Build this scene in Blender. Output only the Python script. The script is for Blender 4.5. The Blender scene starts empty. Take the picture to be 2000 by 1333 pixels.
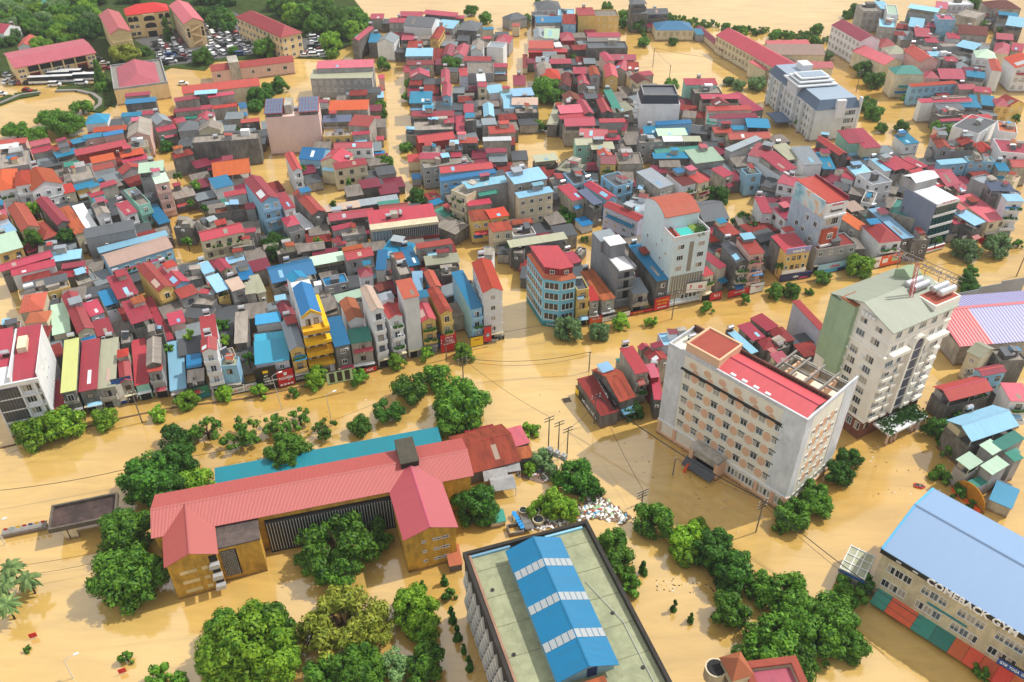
import bpy, math, random
from mathutils import Vector, Matrix
R_ = math.radians
sc = bpy.context.scene
COL = sc.collection
# ------------------------------------------------------------------ camera
HC = 130.0; FPX = 1667.0; PITCH = R_(37.22)
cam = bpy.data.objects.new('camera', bpy.data.cameras.new('camera'))
COL.objects.link(cam); sc.camera = cam
cam.data.sensor_width = 36.0; cam.data.lens = 36.0 * FPX / 2000.0
cam.data.clip_start = 1.0; cam.data.clip_end = 9000.0
cam.location = (0, 0, HC); cam.rotation_euler = (math.pi / 2 - PITCH, 0, 0)
# ------------------------------------------------------------------ sky and sun
SUN_AZ = (0.93, 0.37)      # direction (x, y) towards the sun
SUN_EL = R_(52)
w = bpy.data.worlds.new('World'); sc.world = w; w.use_nodes = True
nt = w.node_tree; nt.nodes.clear()
out = nt.nodes.new('ShaderNodeOutputWorld'); bg = nt.nodes.new('ShaderNodeBackground')
sky = nt.nodes.new('ShaderNodeTexSky'); sky.sky_type = 'NISHITA'; sky.sun_disc = False
sky.sun_elevation = SUN_EL; sky.sun_rotation = math.atan2(SUN_AZ[0], SUN_AZ[1])
sky.altitude = 100; sky.dust_density = 2.0; sky.air_density = 1.0
tc = nt.nodes.new('ShaderNodeTexCoord'); mp = nt.nodes.new('ShaderNodeMapping'); mp.inputs['Scale'].default_value = (1, 1, 2.2)
nz = nt.nodes.new('ShaderNodeTexNoise'); nz.inputs['Scale'].default_value = 2.3; nz.inputs['Detail'].default_value = 6; nz.inputs['Roughness'].default_value = .55
cr = nt.nodes.new('ShaderNodeValToRGB'); cr.color_ramp.elements[0].position = .36; cr.color_ramp.elements[1].position = .56
mx = nt.nodes.new('ShaderNodeMixRGB'); mx.inputs['Color2'].default_value = (12.0, 11.8, 11.5, 1)
nt.links.new(tc.outputs['Generated'], mp.inputs['Vector']); nt.links.new(mp.outputs[0], nz.inputs['Vector'])
nt.links.new(nz.outputs['Fac'], cr.inputs['Fac']); nt.links.new(cr.outputs['Color'], mx.inputs['Fac'])
nt.links.new(sky.outputs[0], mx.inputs['Color1']); nt.links.new(mx.outputs[0], bg.inputs['Color'])
bg.inputs['Strength'].default_value = 0.10
nt.links.new(bg.outputs[0], out.inputs[0])
sl = bpy.data.lights.new('sun', 'SUN'); sl.energy = 4.3; sl.angle = R_(0.6); sl.color = (1, .955, .88)
so = bpy.data.objects.new('sun', sl); COL.objects.link(so); so.location = (0, 0, 300)
sd = Vector((SUN_AZ[0] * math.cos(SUN_EL), SUN_AZ[1] * math.cos(SUN_EL), math.sin(SUN_EL)))
so.rotation_euler = sd.to_track_quat('Z', 'Y').to_euler()
vs = sc.view_settings; vs.view_transform = 'Standard'; vs.look = 'None'; vs.gamma = 1; vs.use_curve_mapping = False
vs.exposure = -0.14
sc.cycles.max_bounces = 5; sc.cycles.diffuse_bounces = 3; sc.cycles.glossy_bounces = 3; sc.cycles.transparent_max_bounces = 4
# ------------------------------------------------------------------ pixel -> place
def ray(x, y):
    a = (x - 1000) / FPX; b = -(y - 666.5) / FPX
    return Vector((a, math.cos(PITCH) + b * math.sin(PITCH), -math.sin(PITCH) + b * math.cos(PITCH)))
def un(x, y, z=0.0):
    r = ray(x, y); return r * ((z - HC) / r.z) + Vector((0, 0, HC))
def toimg(p):
    d = Vector(p) - Vector((0, 0, HC)); f = Vector((0, math.cos(PITCH), -math.sin(PITCH))); u = Vector((0, math.sin(PITCH), math.cos(PITCH)))
    z = d.dot(f); return (1000 + d.x / z * FPX, 666.5 - d.dot(u) / z * FPX)
# ------------------------------------------------------------------ mesh helpers
class MB:
    def __init__(s): s.v = []; s.f = []; s.m = []
    def quad(s, a, b, c, d, m=0):
        n = len(s.v); s.v += [tuple(a), tuple(b), tuple(c), tuple(d)]; s.f.append((n, n+1, n+2, n+3)); s.m.append(m); return s
    def poly(s, pts, m=0):
        n = len(s.v); s.v += [tuple(p) for p in pts]; s.f.append(tuple(range(n, n + len(pts)))); s.m.append(m); return s
    def box(s, x0, x1, y0, y1, z0, z1, m=0):
        n = len(s.v)
        s.v += [(x0,y0,z0),(x1,y0,z0),(x1,y1,z0),(x0,y1,z0),(x0,y0,z1),(x1,y0,z1),(x1,y1,z1),(x0,y1,z1)]
        s.f += [(n+3,n+2,n+1,n),(n+4,n+5,n+6,n+7),(n,n+1,n+5,n+4),(n+1,n+2,n+6,n+5),(n+2,n+3,n+7,n+6),(n+3,n,n+4,n+7)]; s.m += [m]*6; return s
    def prism(s, pts, z0, z1, m=0):
        n = len(s.v); k = len(pts)
        s.v += [(p[0], p[1], z0) for p in pts] + [(p[0], p[1], z1) for p in pts]
        s.f.append(tuple(n + i for i in reversed(range(k)))); s.f.append(tuple(n + k + i for i in range(k)))
        s.f += [(n+i, n+(i+1) % k, n+k+(i+1) % k, n+k+i) for i in range(k)]; s.m += [m]*(k+2); return s
    def xprism(s, prof, x0, x1, m=0):    # profile in (y, z) swept along x
        n = len(s.v); k = len(prof)
        s.v += [(x0, p[0], p[1]) for p in prof] + [(x1, p[0], p[1]) for p in prof]
        s.f.append(tuple(n + i for i in reversed(range(k)))); s.f.append(tuple(n + k + i for i in range(k)))
        s.f += [(n+i, n+(i+1) % k, n+k+(i+1) % k, n+k+i) for i in range(k)]; s.m += [m]*(k+2); return s
    def yprism(s, prof, y0, y1, m=0):    # profile in (x, z) swept along y
        n = len(s.v); k = len(prof)
        s.v += [(p[0], y0, p[1]) for p in prof] + [(p[0], y1, p[1]) for p in prof]
        s.f.append(tuple(n + i for i in range(k))); s.f.append(tuple(n + k + i for i in reversed(range(k))))
        s.f += [(n+(i+1) % k, n+i, n+k+i, n+k+(i+1) % k) for i in range(k)]; s.m += [m]*(k+2); return s
    def cyl(s, cx, cy, z0, z1, r, n=10, m=0, r1=None):
        r1 = r if r1 is None else r1; b = len(s.v)
        for z, q in ((z0, r), (z1, r1)):
            s.v += [(cx + q*math.cos(2*math.pi*i/n), cy + q*math.sin(2*math.pi*i/n), z) for i in range(n)]
        s.f.append(tuple(b+i for i in reversed(range(n)))); s.f.append(tuple(b+n+i for i in range(n)))
        s.f += [(b+i, b+(i+1) % n, b+n+(i+1) % n, b+n+i) for i in range(n)]; s.m += [m]*(n+2); return s
    def tube(s, pts, rad, n=5, m=0):
        b = len(s.v); k = len(pts); pts = [Vector(p) for p in pts]
        for i, p in enumerate(pts):
            t = (pts[min(i+1, k-1)] - pts[max(i-1, 0)]).normalized()
            a = t.orthogonal().normalized() if abs(t.z) > .9 else t.cross(Vector((0, 0, 1))).normalized()
            c = t.cross(a); r = rad[i] if isinstance(rad, (list, tuple)) else rad
            s.v += [tuple(p + a*r*math.cos(2*math.pi*j/n) + c*r*math.sin(2*math.pi*j/n)) for j in range(n)]
        for i in range(k-1):
            s.f += [(b+i*n+j, b+i*n+(j+1) % n, b+(i+1)*n+(j+1) % n, b+(i+1)*n+j) for j in range(n)]; s.m += [m]*n
        s.f.append(tuple(b+j for j in reversed(range(n)))); s.f.append(tuple(b+(k-1)*n+j for j in range(n))); s.m += [m]*2
        return s
    def mesh(s, name, mats):
        me = bpy.data.meshes.new(name); me.from_pydata(s.v, [], s.f)
        for m in (mats if isinstance(mats, (list, tuple)) else [mats]): me.materials.append(m)
        if any(s.m): me.polygons.foreach_set('material_index', s.m)
        me.update(); return me
def link(name, data, parent=None, loc=(0, 0, 0), rz=0.0):
    o = bpy.data.objects.new(name, data); COL.objects.link(o)
    if parent is not None: o.parent = parent
    o.location = loc; o.rotation_euler = (0, 0, rz); return o
def part(name, mb, mats, parent, loc=(0, 0, 0), rz=0.0):
    return link(name, mb.mesh(name, mats), parent, loc, rz)
def tag(o, label, cat=None, group=None, kind=None):
    if label: o['label'] = label
    if cat: o['category'] = cat
    if group: o['group'] = group
    if kind: o['kind'] = kind
    return o
def thing(name, label, cat, loc, rz=0.0, group=None):
    return tag(link(name, None, None, loc, rz), label, cat, group)
# ------------------------------------------------------------------ materials
def lin(c): return tuple(((x/255+.055)/1.055)**2.4 if x > 10 else x/255/12.92 for x in c)
MC = {}
def nodes(name):
    m = bpy.data.materials.new(name); m.use_nodes = True
    t = m.node_tree; b = t.nodes['Principled BSDF']; return m, t, b
def N(t, typ, **kw):
    n = t.nodes.new(typ)
    for k, v in kw.items():
        if k.startswith('i_'): n.inputs[k[2:].replace('_', ' ')].default_value = v
        else: setattr(n, k, v)
    return n
def plain(name, rgb, rough=.6, metal=0.0, spec=.5, noise=0.0, nscale=.6):
    if name in MC: return MC[name]
    m, t, b = nodes(name); c = lin(rgb)
    b.inputs['Base Color'].default_value = (*c, 1); b.inputs['Roughness'].default_value = rough; b.inputs['Metallic'].default_value = metal
    b.inputs['Specular IOR Level'].default_value = spec
    if noise:
        co = N(t, 'ShaderNodeTexCoord'); n = N(t, 'ShaderNodeTexNoise', i_Scale=nscale, i_Detail=6.0, i_Roughness=.65)
        r = N(t, 'ShaderNodeValToRGB'); r.color_ramp.elements[0].position = .3; r.color_ramp.elements[1].position = .7
        r.color_ramp.elements[0].color = (1-noise, 1-noise, 1-noise, 1); r.color_ramp.elements[1].color = (1, 1, 1, 1)
        x = N(t, 'ShaderNodeMixRGB', blend_type='MULTIPLY', i_Fac=1.0, i_Color1=(*c, 1))
        t.links.new(co.outputs['Object'], n.inputs['Vector']); t.links.new(n.outputs['Fac'], r.inputs['Fac'])
        t.links.new(r.outputs['Color'], x.inputs['Color2']); t.links.new(x.outputs[0], b.inputs['Base Color'])
    MC[name] = m; return m
def rnd_tint(t, col_socket, b, amt_v=.12, amt_h=.02):
    oi = N(t, 'ShaderNodeObjectInfo'); hs = N(t, 'ShaderNodeHueSaturation')
    mr = N(t, 'ShaderNodeMapRange'); mr.inputs['To Min'].default_value = 1-amt_v; mr.inputs['To Max'].default_value = 1+amt_v
    mh = N(t, 'ShaderNodeMapRange'); mh.inputs['To Min'].default_value = .5-amt_h; mh.inputs['To Max'].default_value = .5+amt_h
    ml = N(t, 'ShaderNodeMath', operation='MULTIPLY'); ml.inputs[1].default_value = 7.31
    fr = N(t, 'ShaderNodeMath', operation='FRACT')
    t.links.new(oi.outputs['Random'], mr.inputs['Value']); t.links.new(oi.outputs['Random'], ml.inputs[0]); t.links.new(ml.outputs[0], fr.inputs[0]); t.links.new(fr.outputs[0], mh.inputs['Value'])
    t.links.new(mr.outputs[0], hs.inputs['Value']); t.links.new(mh.outputs[0], hs.inputs['Hue'])
    t.links.new(col_socket, hs.inputs['Color']); t.links.new(hs.outputs[0], b.inputs['Base Color'])
def wall_mat(key, rgb, stain=.35, rough=.85):
    k = 'wall_' + key
    if k in MC: return MC[k]
    m, t, b = nodes(k); c = lin(rgb); b.inputs['Roughness'].default_value = rough; b.inputs['Specular IOR Level'].default_value = .25
    co = N(t, 'ShaderNodeTexCoord'); oi = N(t, 'ShaderNodeObjectInfo'); ad = N(t, 'ShaderNodeVectorMath', operation='ADD')
    sc1 = N(t, 'ShaderNodeVectorMath', operation='SCALE'); sc1.inputs['Scale'].default_value = 97.0
    cx = N(t, 'ShaderNodeCombineXYZ'); t.links.new(oi.outputs['Random'], cx.inputs[0]); t.links.new(oi.outputs['Random'], cx.inputs[1]); t.links.new(cx.outputs[0], sc1.inputs[0])
    t.links.new(co.outputs['Object'], ad.inputs[0]); t.links.new(sc1.outputs[0], ad.inputs[1])
    mp = N(t, 'ShaderNodeMapping'); mp.inputs['Scale'].default_value = (1, 1, .38)
    n1 = N(t, 'ShaderNodeTexNoise', i_Scale=.9, i_Detail=9.0, i_Roughness=.72); n2 = N(t, 'ShaderNodeTexNoise', i_Scale=.22, i_Detail=4.0)
    t.links.new(ad.outputs[0], mp.inputs[0]); t.links.new(mp.outputs[0], n1.inputs['Vector']); t.links.new(ad.outputs[0], n2.inputs['Vector'])
    r = N(t, 'ShaderNodeValToRGB'); r.color_ramp.elements[0].position = .38; r.color_ramp.elements[1].position = .62
    r2 = N(t, 'ShaderNodeValToRGB'); r2.color_ramp.elements[0].position = .35; r2.color_ramp.elements[1].position = .7
    mu = N(t, 'ShaderNodeMath', operation='MULTIPLY')
    t.links.new(n1.outputs['Fac'], r.inputs['Fac']); t.links.new(n2.outputs['Fac'], r2.inputs['Fac'])
    mxx = N(t, 'ShaderNodeMixRGB', i_Fac=.5); t.links.new(r.outputs[0], mxx.inputs[1]); t.links.new(r2.outputs[0], mxx.inputs[2])
    inv = N(t, 'ShaderNodeMath', operation='SUBTRACT'); inv.inputs[0].default_value = 1.0; t.links.new(mxx.outputs[0], inv.inputs[1])
    t.links.new(inv.outputs[0], mu.inputs[0]); mu.inputs[1].default_value = stain * 1.5
    x = N(t, 'ShaderNodeMixRGB', i_Color1=(*c, 1), i_Color2=(*(q*.3+.012 for q in c), 1)); t.links.new(mu.outputs[0], x.inputs['Fac'])
    ge = N(t, 'ShaderNodeNewGeometry'); sx = N(t, 'ShaderNodeSeparateXYZ'); t.links.new(ge.outputs['Position'], sx.inputs[0])
    nw = N(t, 'ShaderNodeTexNoise', i_Scale=.8, i_Detail=5.0); t.links.new(ge.outputs['Position'], nw.inputs['Vector']); ma = N(t, 'ShaderNodeMath', operation='MULTIPLY_ADD'); ma.inputs[1].default_value = -1.3; t.links.new(nw.outputs['Fac'], ma.inputs[0]); t.links.new(sx.outputs['Z'], ma.inputs[2])
    mr2 = N(t, 'ShaderNodeMapRange'); mr2.inputs['From Min'].default_value = -.35; mr2.inputs['From Max'].default_value = .25; mr2.inputs['To Min'].default_value = .8; mr2.inputs['To Max'].default_value = 0; t.links.new(ma.outputs[0], mr2.inputs['Value'])
    x2 = N(t, 'ShaderNodeMixRGB', i_Color2=(*lin((126, 96, 62)), 1)); t.links.new(mr2.outputs[0], x2.inputs['Fac']); t.links.new(x.outputs[0], x2.inputs['Color1']); x = x2
    rnd_tint(t, x.outputs[0], b, .07, .008)
    MC[k] = m; return m
def roof_mat(key, rgb, axis='x', wear=.3, pitch=2.2, rough=.42, bump=.5, wearcol=None):
    k = 'roof_' + key + axis
    if k in MC: return MC[k]
    m, t, b = nodes(k); c = lin(rgb); b.inputs['Roughness'].default_value = rough; b.inputs['Specular IOR Level'].default_value = .4
    co = N(t, 'ShaderNodeTexCoord')
    wv = N(t, 'ShaderNodeTexWave', wave_type='BANDS', bands_direction=axis.upper(), i_Scale=pitch)
    t.links.new(co.outputs['Object'], wv.inputs['Vector'])
    bp = N(t, 'ShaderNodeBump', i_Strength=bump, i_Distance=.08); t.links.new(wv.outputs['Fac'], bp.inputs['Height']); t.links.new(bp.outputs[0], b.inputs['Normal'])
    oi = N(t, 'ShaderNodeObjectInfo'); ad = N(t, 'ShaderNodeVectorMath', operation='ADD'); sc1 = N(t, 'ShaderNodeVectorMath', operation='SCALE'); sc1.inputs['Scale'].default_value = 61.0
    cx = N(t, 'ShaderNodeCombineXYZ'); t.links.new(oi.outputs['Random'], cx.inputs[0]); t.links.new(oi.outputs['Random'], cx.inputs[1]); t.links.new(cx.outputs[0], sc1.inputs[0])
    t.links.new(co.outputs['Object'], ad.inputs[0]); t.links.new(sc1.outputs[0], ad.inputs[1])
    mp = N(t, 'ShaderNodeMapping'); mp.inputs['Scale'].default_value = (1, .22, .22) if axis == 'x' else (.22, 1, .22)
    n1 = N(t, 'ShaderNodeTexNoise', i_Scale=.9, i_Detail=8.0, i_Roughness=.7); t.links.new(ad.outputs[0], mp.inputs[0]); t.links.new(mp.outputs[0], n1.inputs['Vector'])
    r = N(t, 'ShaderNodeValToRGB'); r.color_ramp.elements[0].position = .42; r.color_ramp.elements[1].position = .72
    t.links.new(n1.outputs['Fac'], r.inputs['Fac']); mu = N(t, 'ShaderNodeMath', operation='MULTIPLY'); mu.inputs[1].default_value = wear; t.links.new(r.outputs[0], mu.inputs[0])
    wc = lin(wearcol) if wearcol else tuple(q*.5+.02 for q in c)
    x = N(t, 'ShaderNodeMixRGB', i_Color1=(*c, 1), i_Color2=(*wc, 1)); t.links.new(mu.outputs[0], x.inputs['Fac'])
    rnd_tint(t, x.outputs[0], b, .3, .016)
    MC[k] = m; return m
ROOF = {  # colour, words, wear, pitch, rough, bump, wear colour
 'R': ((172, 58, 64), 'crimson', .5, 2.2, .4, .5, None), 'P': ((196, 96, 108), 'faded pink', .45, 2.2, .45, .5, None), 'Q': ((142, 42, 54), 'dark red', .5, 2.2, .4, .5, None),
 'O': ((202, 82, 52), 'orange', .35, 3.2, .7, .8, None), 'K': ((122, 58, 48), 'rusty brown', .5, 2.6, .7, .7, (80, 45, 38)),
 'B': ((24, 116, 160), 'bright blue', .12, 2.0, .35, .4, None), 'L': ((140, 190, 220), 'pale blue', .25, 2.2, .4, .5, None), 'C': ((150, 142, 132), 'bare concrete', .6, .01, .9, .0, (70, 66, 60)),
 'G': ((146, 156, 164), 'grey', .35, 2.2, .45, .5, None), 'D': ((92, 96, 102), 'dark grey', .4, 2.2, .5, .5, None), 'T': ((52, 136, 122), 'teal', .3, 2.2, .45, .5, None),
 'W': ((214, 218, 222), 'white', .3, 2.2, .45, .5, None), 'M': ((176, 204, 180), 'pale green', .3, 2.2, .45, .4, None), 'V': ((164, 166, 142), 'olive grey', .35, 2.2, .5, .5, None),
 'Y': ((196, 204, 128), 'lime green', .2, 2.2, .45, .4, None), 'N': ((186, 160, 146), 'tan', .3, 2.6, .7, .6, None), 'A': ((60, 164, 208), 'sky blue', .15, 2.0, .35, .4, None), 'S': ((84, 96, 120), 'solar panelled', .2, .6, .25, .2, None),
 'U': ((166, 74, 50), 'rusted', .9, 2.0, .75, .7, (92, 40, 26)), 'E': ((196, 104, 78), 'terracotta', .4, 3.4, .8, .8, None)}
WALL = {'w': ((232, 234, 236), 'white', .2), 'c': ((226, 214, 182), 'cream', .3), 'g': ((172, 172, 172), 'grey', .4), 'd': ((138, 136, 132), 'stained', .75), 'b': ((150, 196, 224), 'pale blue', .2),
 'y': ((232, 198, 120), 'yellow', .3), 'p': ((226, 190, 178), 'pale pink', .25), 't': ((160, 214, 198), 'mint', .25), 'v': ((196, 198, 214), 'lilac grey', .25), 'f': ((196, 190, 178), 'weathered', .6), 'r': ((160, 62, 58), 'red', .3)}
def roofm(c, axis='x'):
    q = ROOF[c]; return roof_mat(c, q[0], axis, q[2], q[3], q[4], q[5], q[6])
def wallm(c): return wall_mat(c, WALL[c][0], WALL[c][2])
GLASS = plain('window_glass', (38, 46, 54), .12, 0, .6); DARK = plain('dark_opening', (26, 25, 24), .8); FRAME = plain('white_frame', (222, 224, 222), .5)
BROWNF = plain('brown_frame', (92, 62, 46), .6); STEEL = plain('stainless_steel', (205, 208, 212), .28, .85); CONC = plain('raw_concrete', (150, 146, 140), .9, 0, .2, .35, .8)
RAIL = plain('rail_metal', (196, 198, 200), .45, .3); BLACKM = plain('black_metal', (34, 34, 36), .5); WOODP = plain('pole_concrete', (126, 116, 104), .85, 0, .2, .2)
GREENP = plain('potted_plant', (58, 104, 38), .7, 0, .3, .5, 3.0)
# ------------------------------------------------------------------ windows, frames, rect fit
def rectfit(A, B, C):
    e1 = B - A; e2 = C - B; e1.z = e2.z = 0
    if e1.x * e2.y - e1.y * e2.x < 0:      # depth must run away from the front edge
        A, B = B, A; C = C + (B - A) if False else C; e1 = B - A; e2 = C - B; e1.z = e2.z = 0
        if e1.x * e2.y - e1.y * e2.x < 0: e2 = -e2
    a1 = math.atan2(e1.y, e1.x); a2 = math.atan2(e2.y, e2.x) - math.pi/2
    d = (a2 - a1 + math.pi) % (2*math.pi) - math.pi
    l1, l2 = e1.length, e2.length
    a = a1 + d * l2 / (l1 + l2)
    u = Vector((math.cos(a), math.sin(a), 0)); v = Vector((-u.y, u.x, 0))
    W = max(1.2, abs(e1.dot(u))); D = max(1.2, abs(e2.dot(v)))
    c = A + (e1 + e2) * .5; O = c - u * (W/2) - v * (D/2); O.z = 0
    return O, a, W, D
WM = {}; WR = random.Random(77); GLASS2 = plain('hazy_glass', (88, 102, 112), .2, 0, .6); CURT = plain('curtain', (168, 160, 146), .8)
def win_meshes(w, h, style):
    k = (round(w, 1), round(h, 1), style)
    if k in WM: return WM[k]
    w, h = k[0], k[1]; f = MB(); t = .09
    f.box(-w/2, w/2, -.1, .02, h/2-t, h/2); f.box(-w/2, w/2, -.14, .02, -h/2, -h/2+t)
    f.box(-w/2, -w/2+t, -.1, .02, -h/2+t, h/2-t); f.box(w/2-t, w/2, -.1, .02, -h/2+t, h/2-t)
    n = max(1, int(round(w / .75)))
    for i in range(1, n): x = -w/2 + w*i/n; f.box(x-.035, x+.035, -.07, .02, -h/2+t, h/2-t)
    ps = []
    for v in range(5):
        p = MB(); p.box(-w/2+t, w/2-t, -.03, .01, -h/2+t, h/2-t)
        if v == 3: p.box(-w/2+t, 0, -.05, -.03, -h/2+t, h/2-t, 1)
        if v == 4: p.box(-w/2+t, w/2-t, -.05, -.03, 0, h/2-t, 1)
        ps.append(p.mesh('window_pane', [DARK if style == 'd' else (GLASS, GLASS2, CURT, GLASS, GLASS2)[v], CURT]))
    WM[k] = (f.mesh('window_frame', BROWNF if style == 'b' else FRAME), ps); return WM[k]
def window(parent, loc, rz, w, h, style='w', name='window', pane=True):
    fm, pm = win_meshes(w, h, style); o = link(name, fm, parent, loc, rz)
    if pane: link('pane', WR.choice(pm), o)
    return o
TANK = None
def tank(parent, loc, rz=0):
    global TANK
    if TANK is None:
        m = MB(); m.box(-.7, .7, -.45, .45, 0, .12, 1)
        for x in (-.5, .5): m.box(x-.05, x+.05, -.4, .4, .1, .5, 1)
        m.tube([(-.85, 0, .95), (-.75, 0, .95), (.75, 0, .95), (.85, 0, .95)], [.3, .52, .52, .3], 10, 0); TANK = m.mesh('water_tank', [STEEL, BLACKM])
    return link('water_tank', TANK, parent, loc, rz)
BALC = {}
def balcony(parent, x, y, z, w, wc, plants=False):
    k = (round(w, 1), wc)
    if k not in BALC:
        m = MB(); q = k[0]/2; m.box(-q, q, -1.0, 0, -.14, 0); m.box(-q, q, -1.0, -.93, 0, .8); m.box(-q, -q+.08, -.93, 0, 0, .8); m.box(q-.08, q, -.93, 0, 0, .8); BALC[k] = m.mesh('balcony', wallm(wc))
    b = link('balcony', BALC[k], parent, (x, y, z))
    if plants:
        mm = MB(); rr = random.Random(int(x*100+z*10))
        for i in range(12):
            px, pz = rr.uniform(-w/2+.2, w/2-.2), rr.uniform(.6, 1.0); s = rr.uniform(.18, .34)
            mm.box(px-s, px+s, -.95-s*.6, -.75, pz-s, pz+s)
        part('potted_plant', mm, GREENP, b)
    return b
PLANT = {}
def bush_mesh(seed):
    if seed in PLANT: return PLANT[seed]
    rr = random.Random(seed); m = MB()
    for i in range(60):
        c = Vector((rr.gauss(0, .4), rr.gauss(0, .4), abs(rr.gauss(.3, .25)))); s = rr.uniform(.15, .3)
        a = Vector((rr.gauss(0, 1), rr.gauss(0, 1), rr.gauss(0, .6))).normalized()*s; b = a.orthogonal().normalized()*s*.6
        m.quad(c-a, c-b, c+a, c+b)
    PLANT[seed] = m.mesh('potted_plant', GREENP); return PLANT[seed]
SM = {}
def shed_mesh(k):
    if ('s', k) not in SM:
        m = MB(); m.box(-1, 1, -.9, .9, 0, 1.9, 0); m.xprism([(-1.15, 1.9), (1.1, 2.25), (1.1, 2.17), (-1.15, 1.82)], -1.2, 1.2, 1); SM['s', k] = m.mesh('roof_shed', [wallm('gfdcwgdf'[k]), roofm('RGLUQBDC'[k])])
    return SM['s', k]
def awn_mesh(c):
    if ('a', c) not in SM: m = MB(); m.xprism([(-1.1, 0), (0, .5), (0, .44), (-1.1, -.06)], -.5, .5); SM['a', c] = m.mesh('awning', roofm(c))
    return SM['a', c]
def ac_mesh():
    if 'ac' not in SM: m = MB(); m.box(-.42, .42, -.2, .15, 0, .6, 0); m.box(-.3, .1, -.215, -.2, .08, .52, 1); SM['ac'] = m.mesh('air_conditioner', [FRAME, BLACKM])
    return SM['ac']
def heater_mesh():
    if 'h' not in SM: m = MB(); m.quad((-.8, -.8, .2), (.8, -.8, .2), (.8, .7, 1.2), (-.8, .7, 1.2), 1); m.tube([(-.9, .8, 1.3), (.9, .8, 1.3)], .25, 8, 0); m.box(-.8, -.7, .6, .8, 0, 1.2, 0); m.box(.7, .8, .6, .8, 0, 1.2, 0); SM['h'] = m.mesh('solar_heater', [STEEL, GLASS])
    return SM['h']
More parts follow.
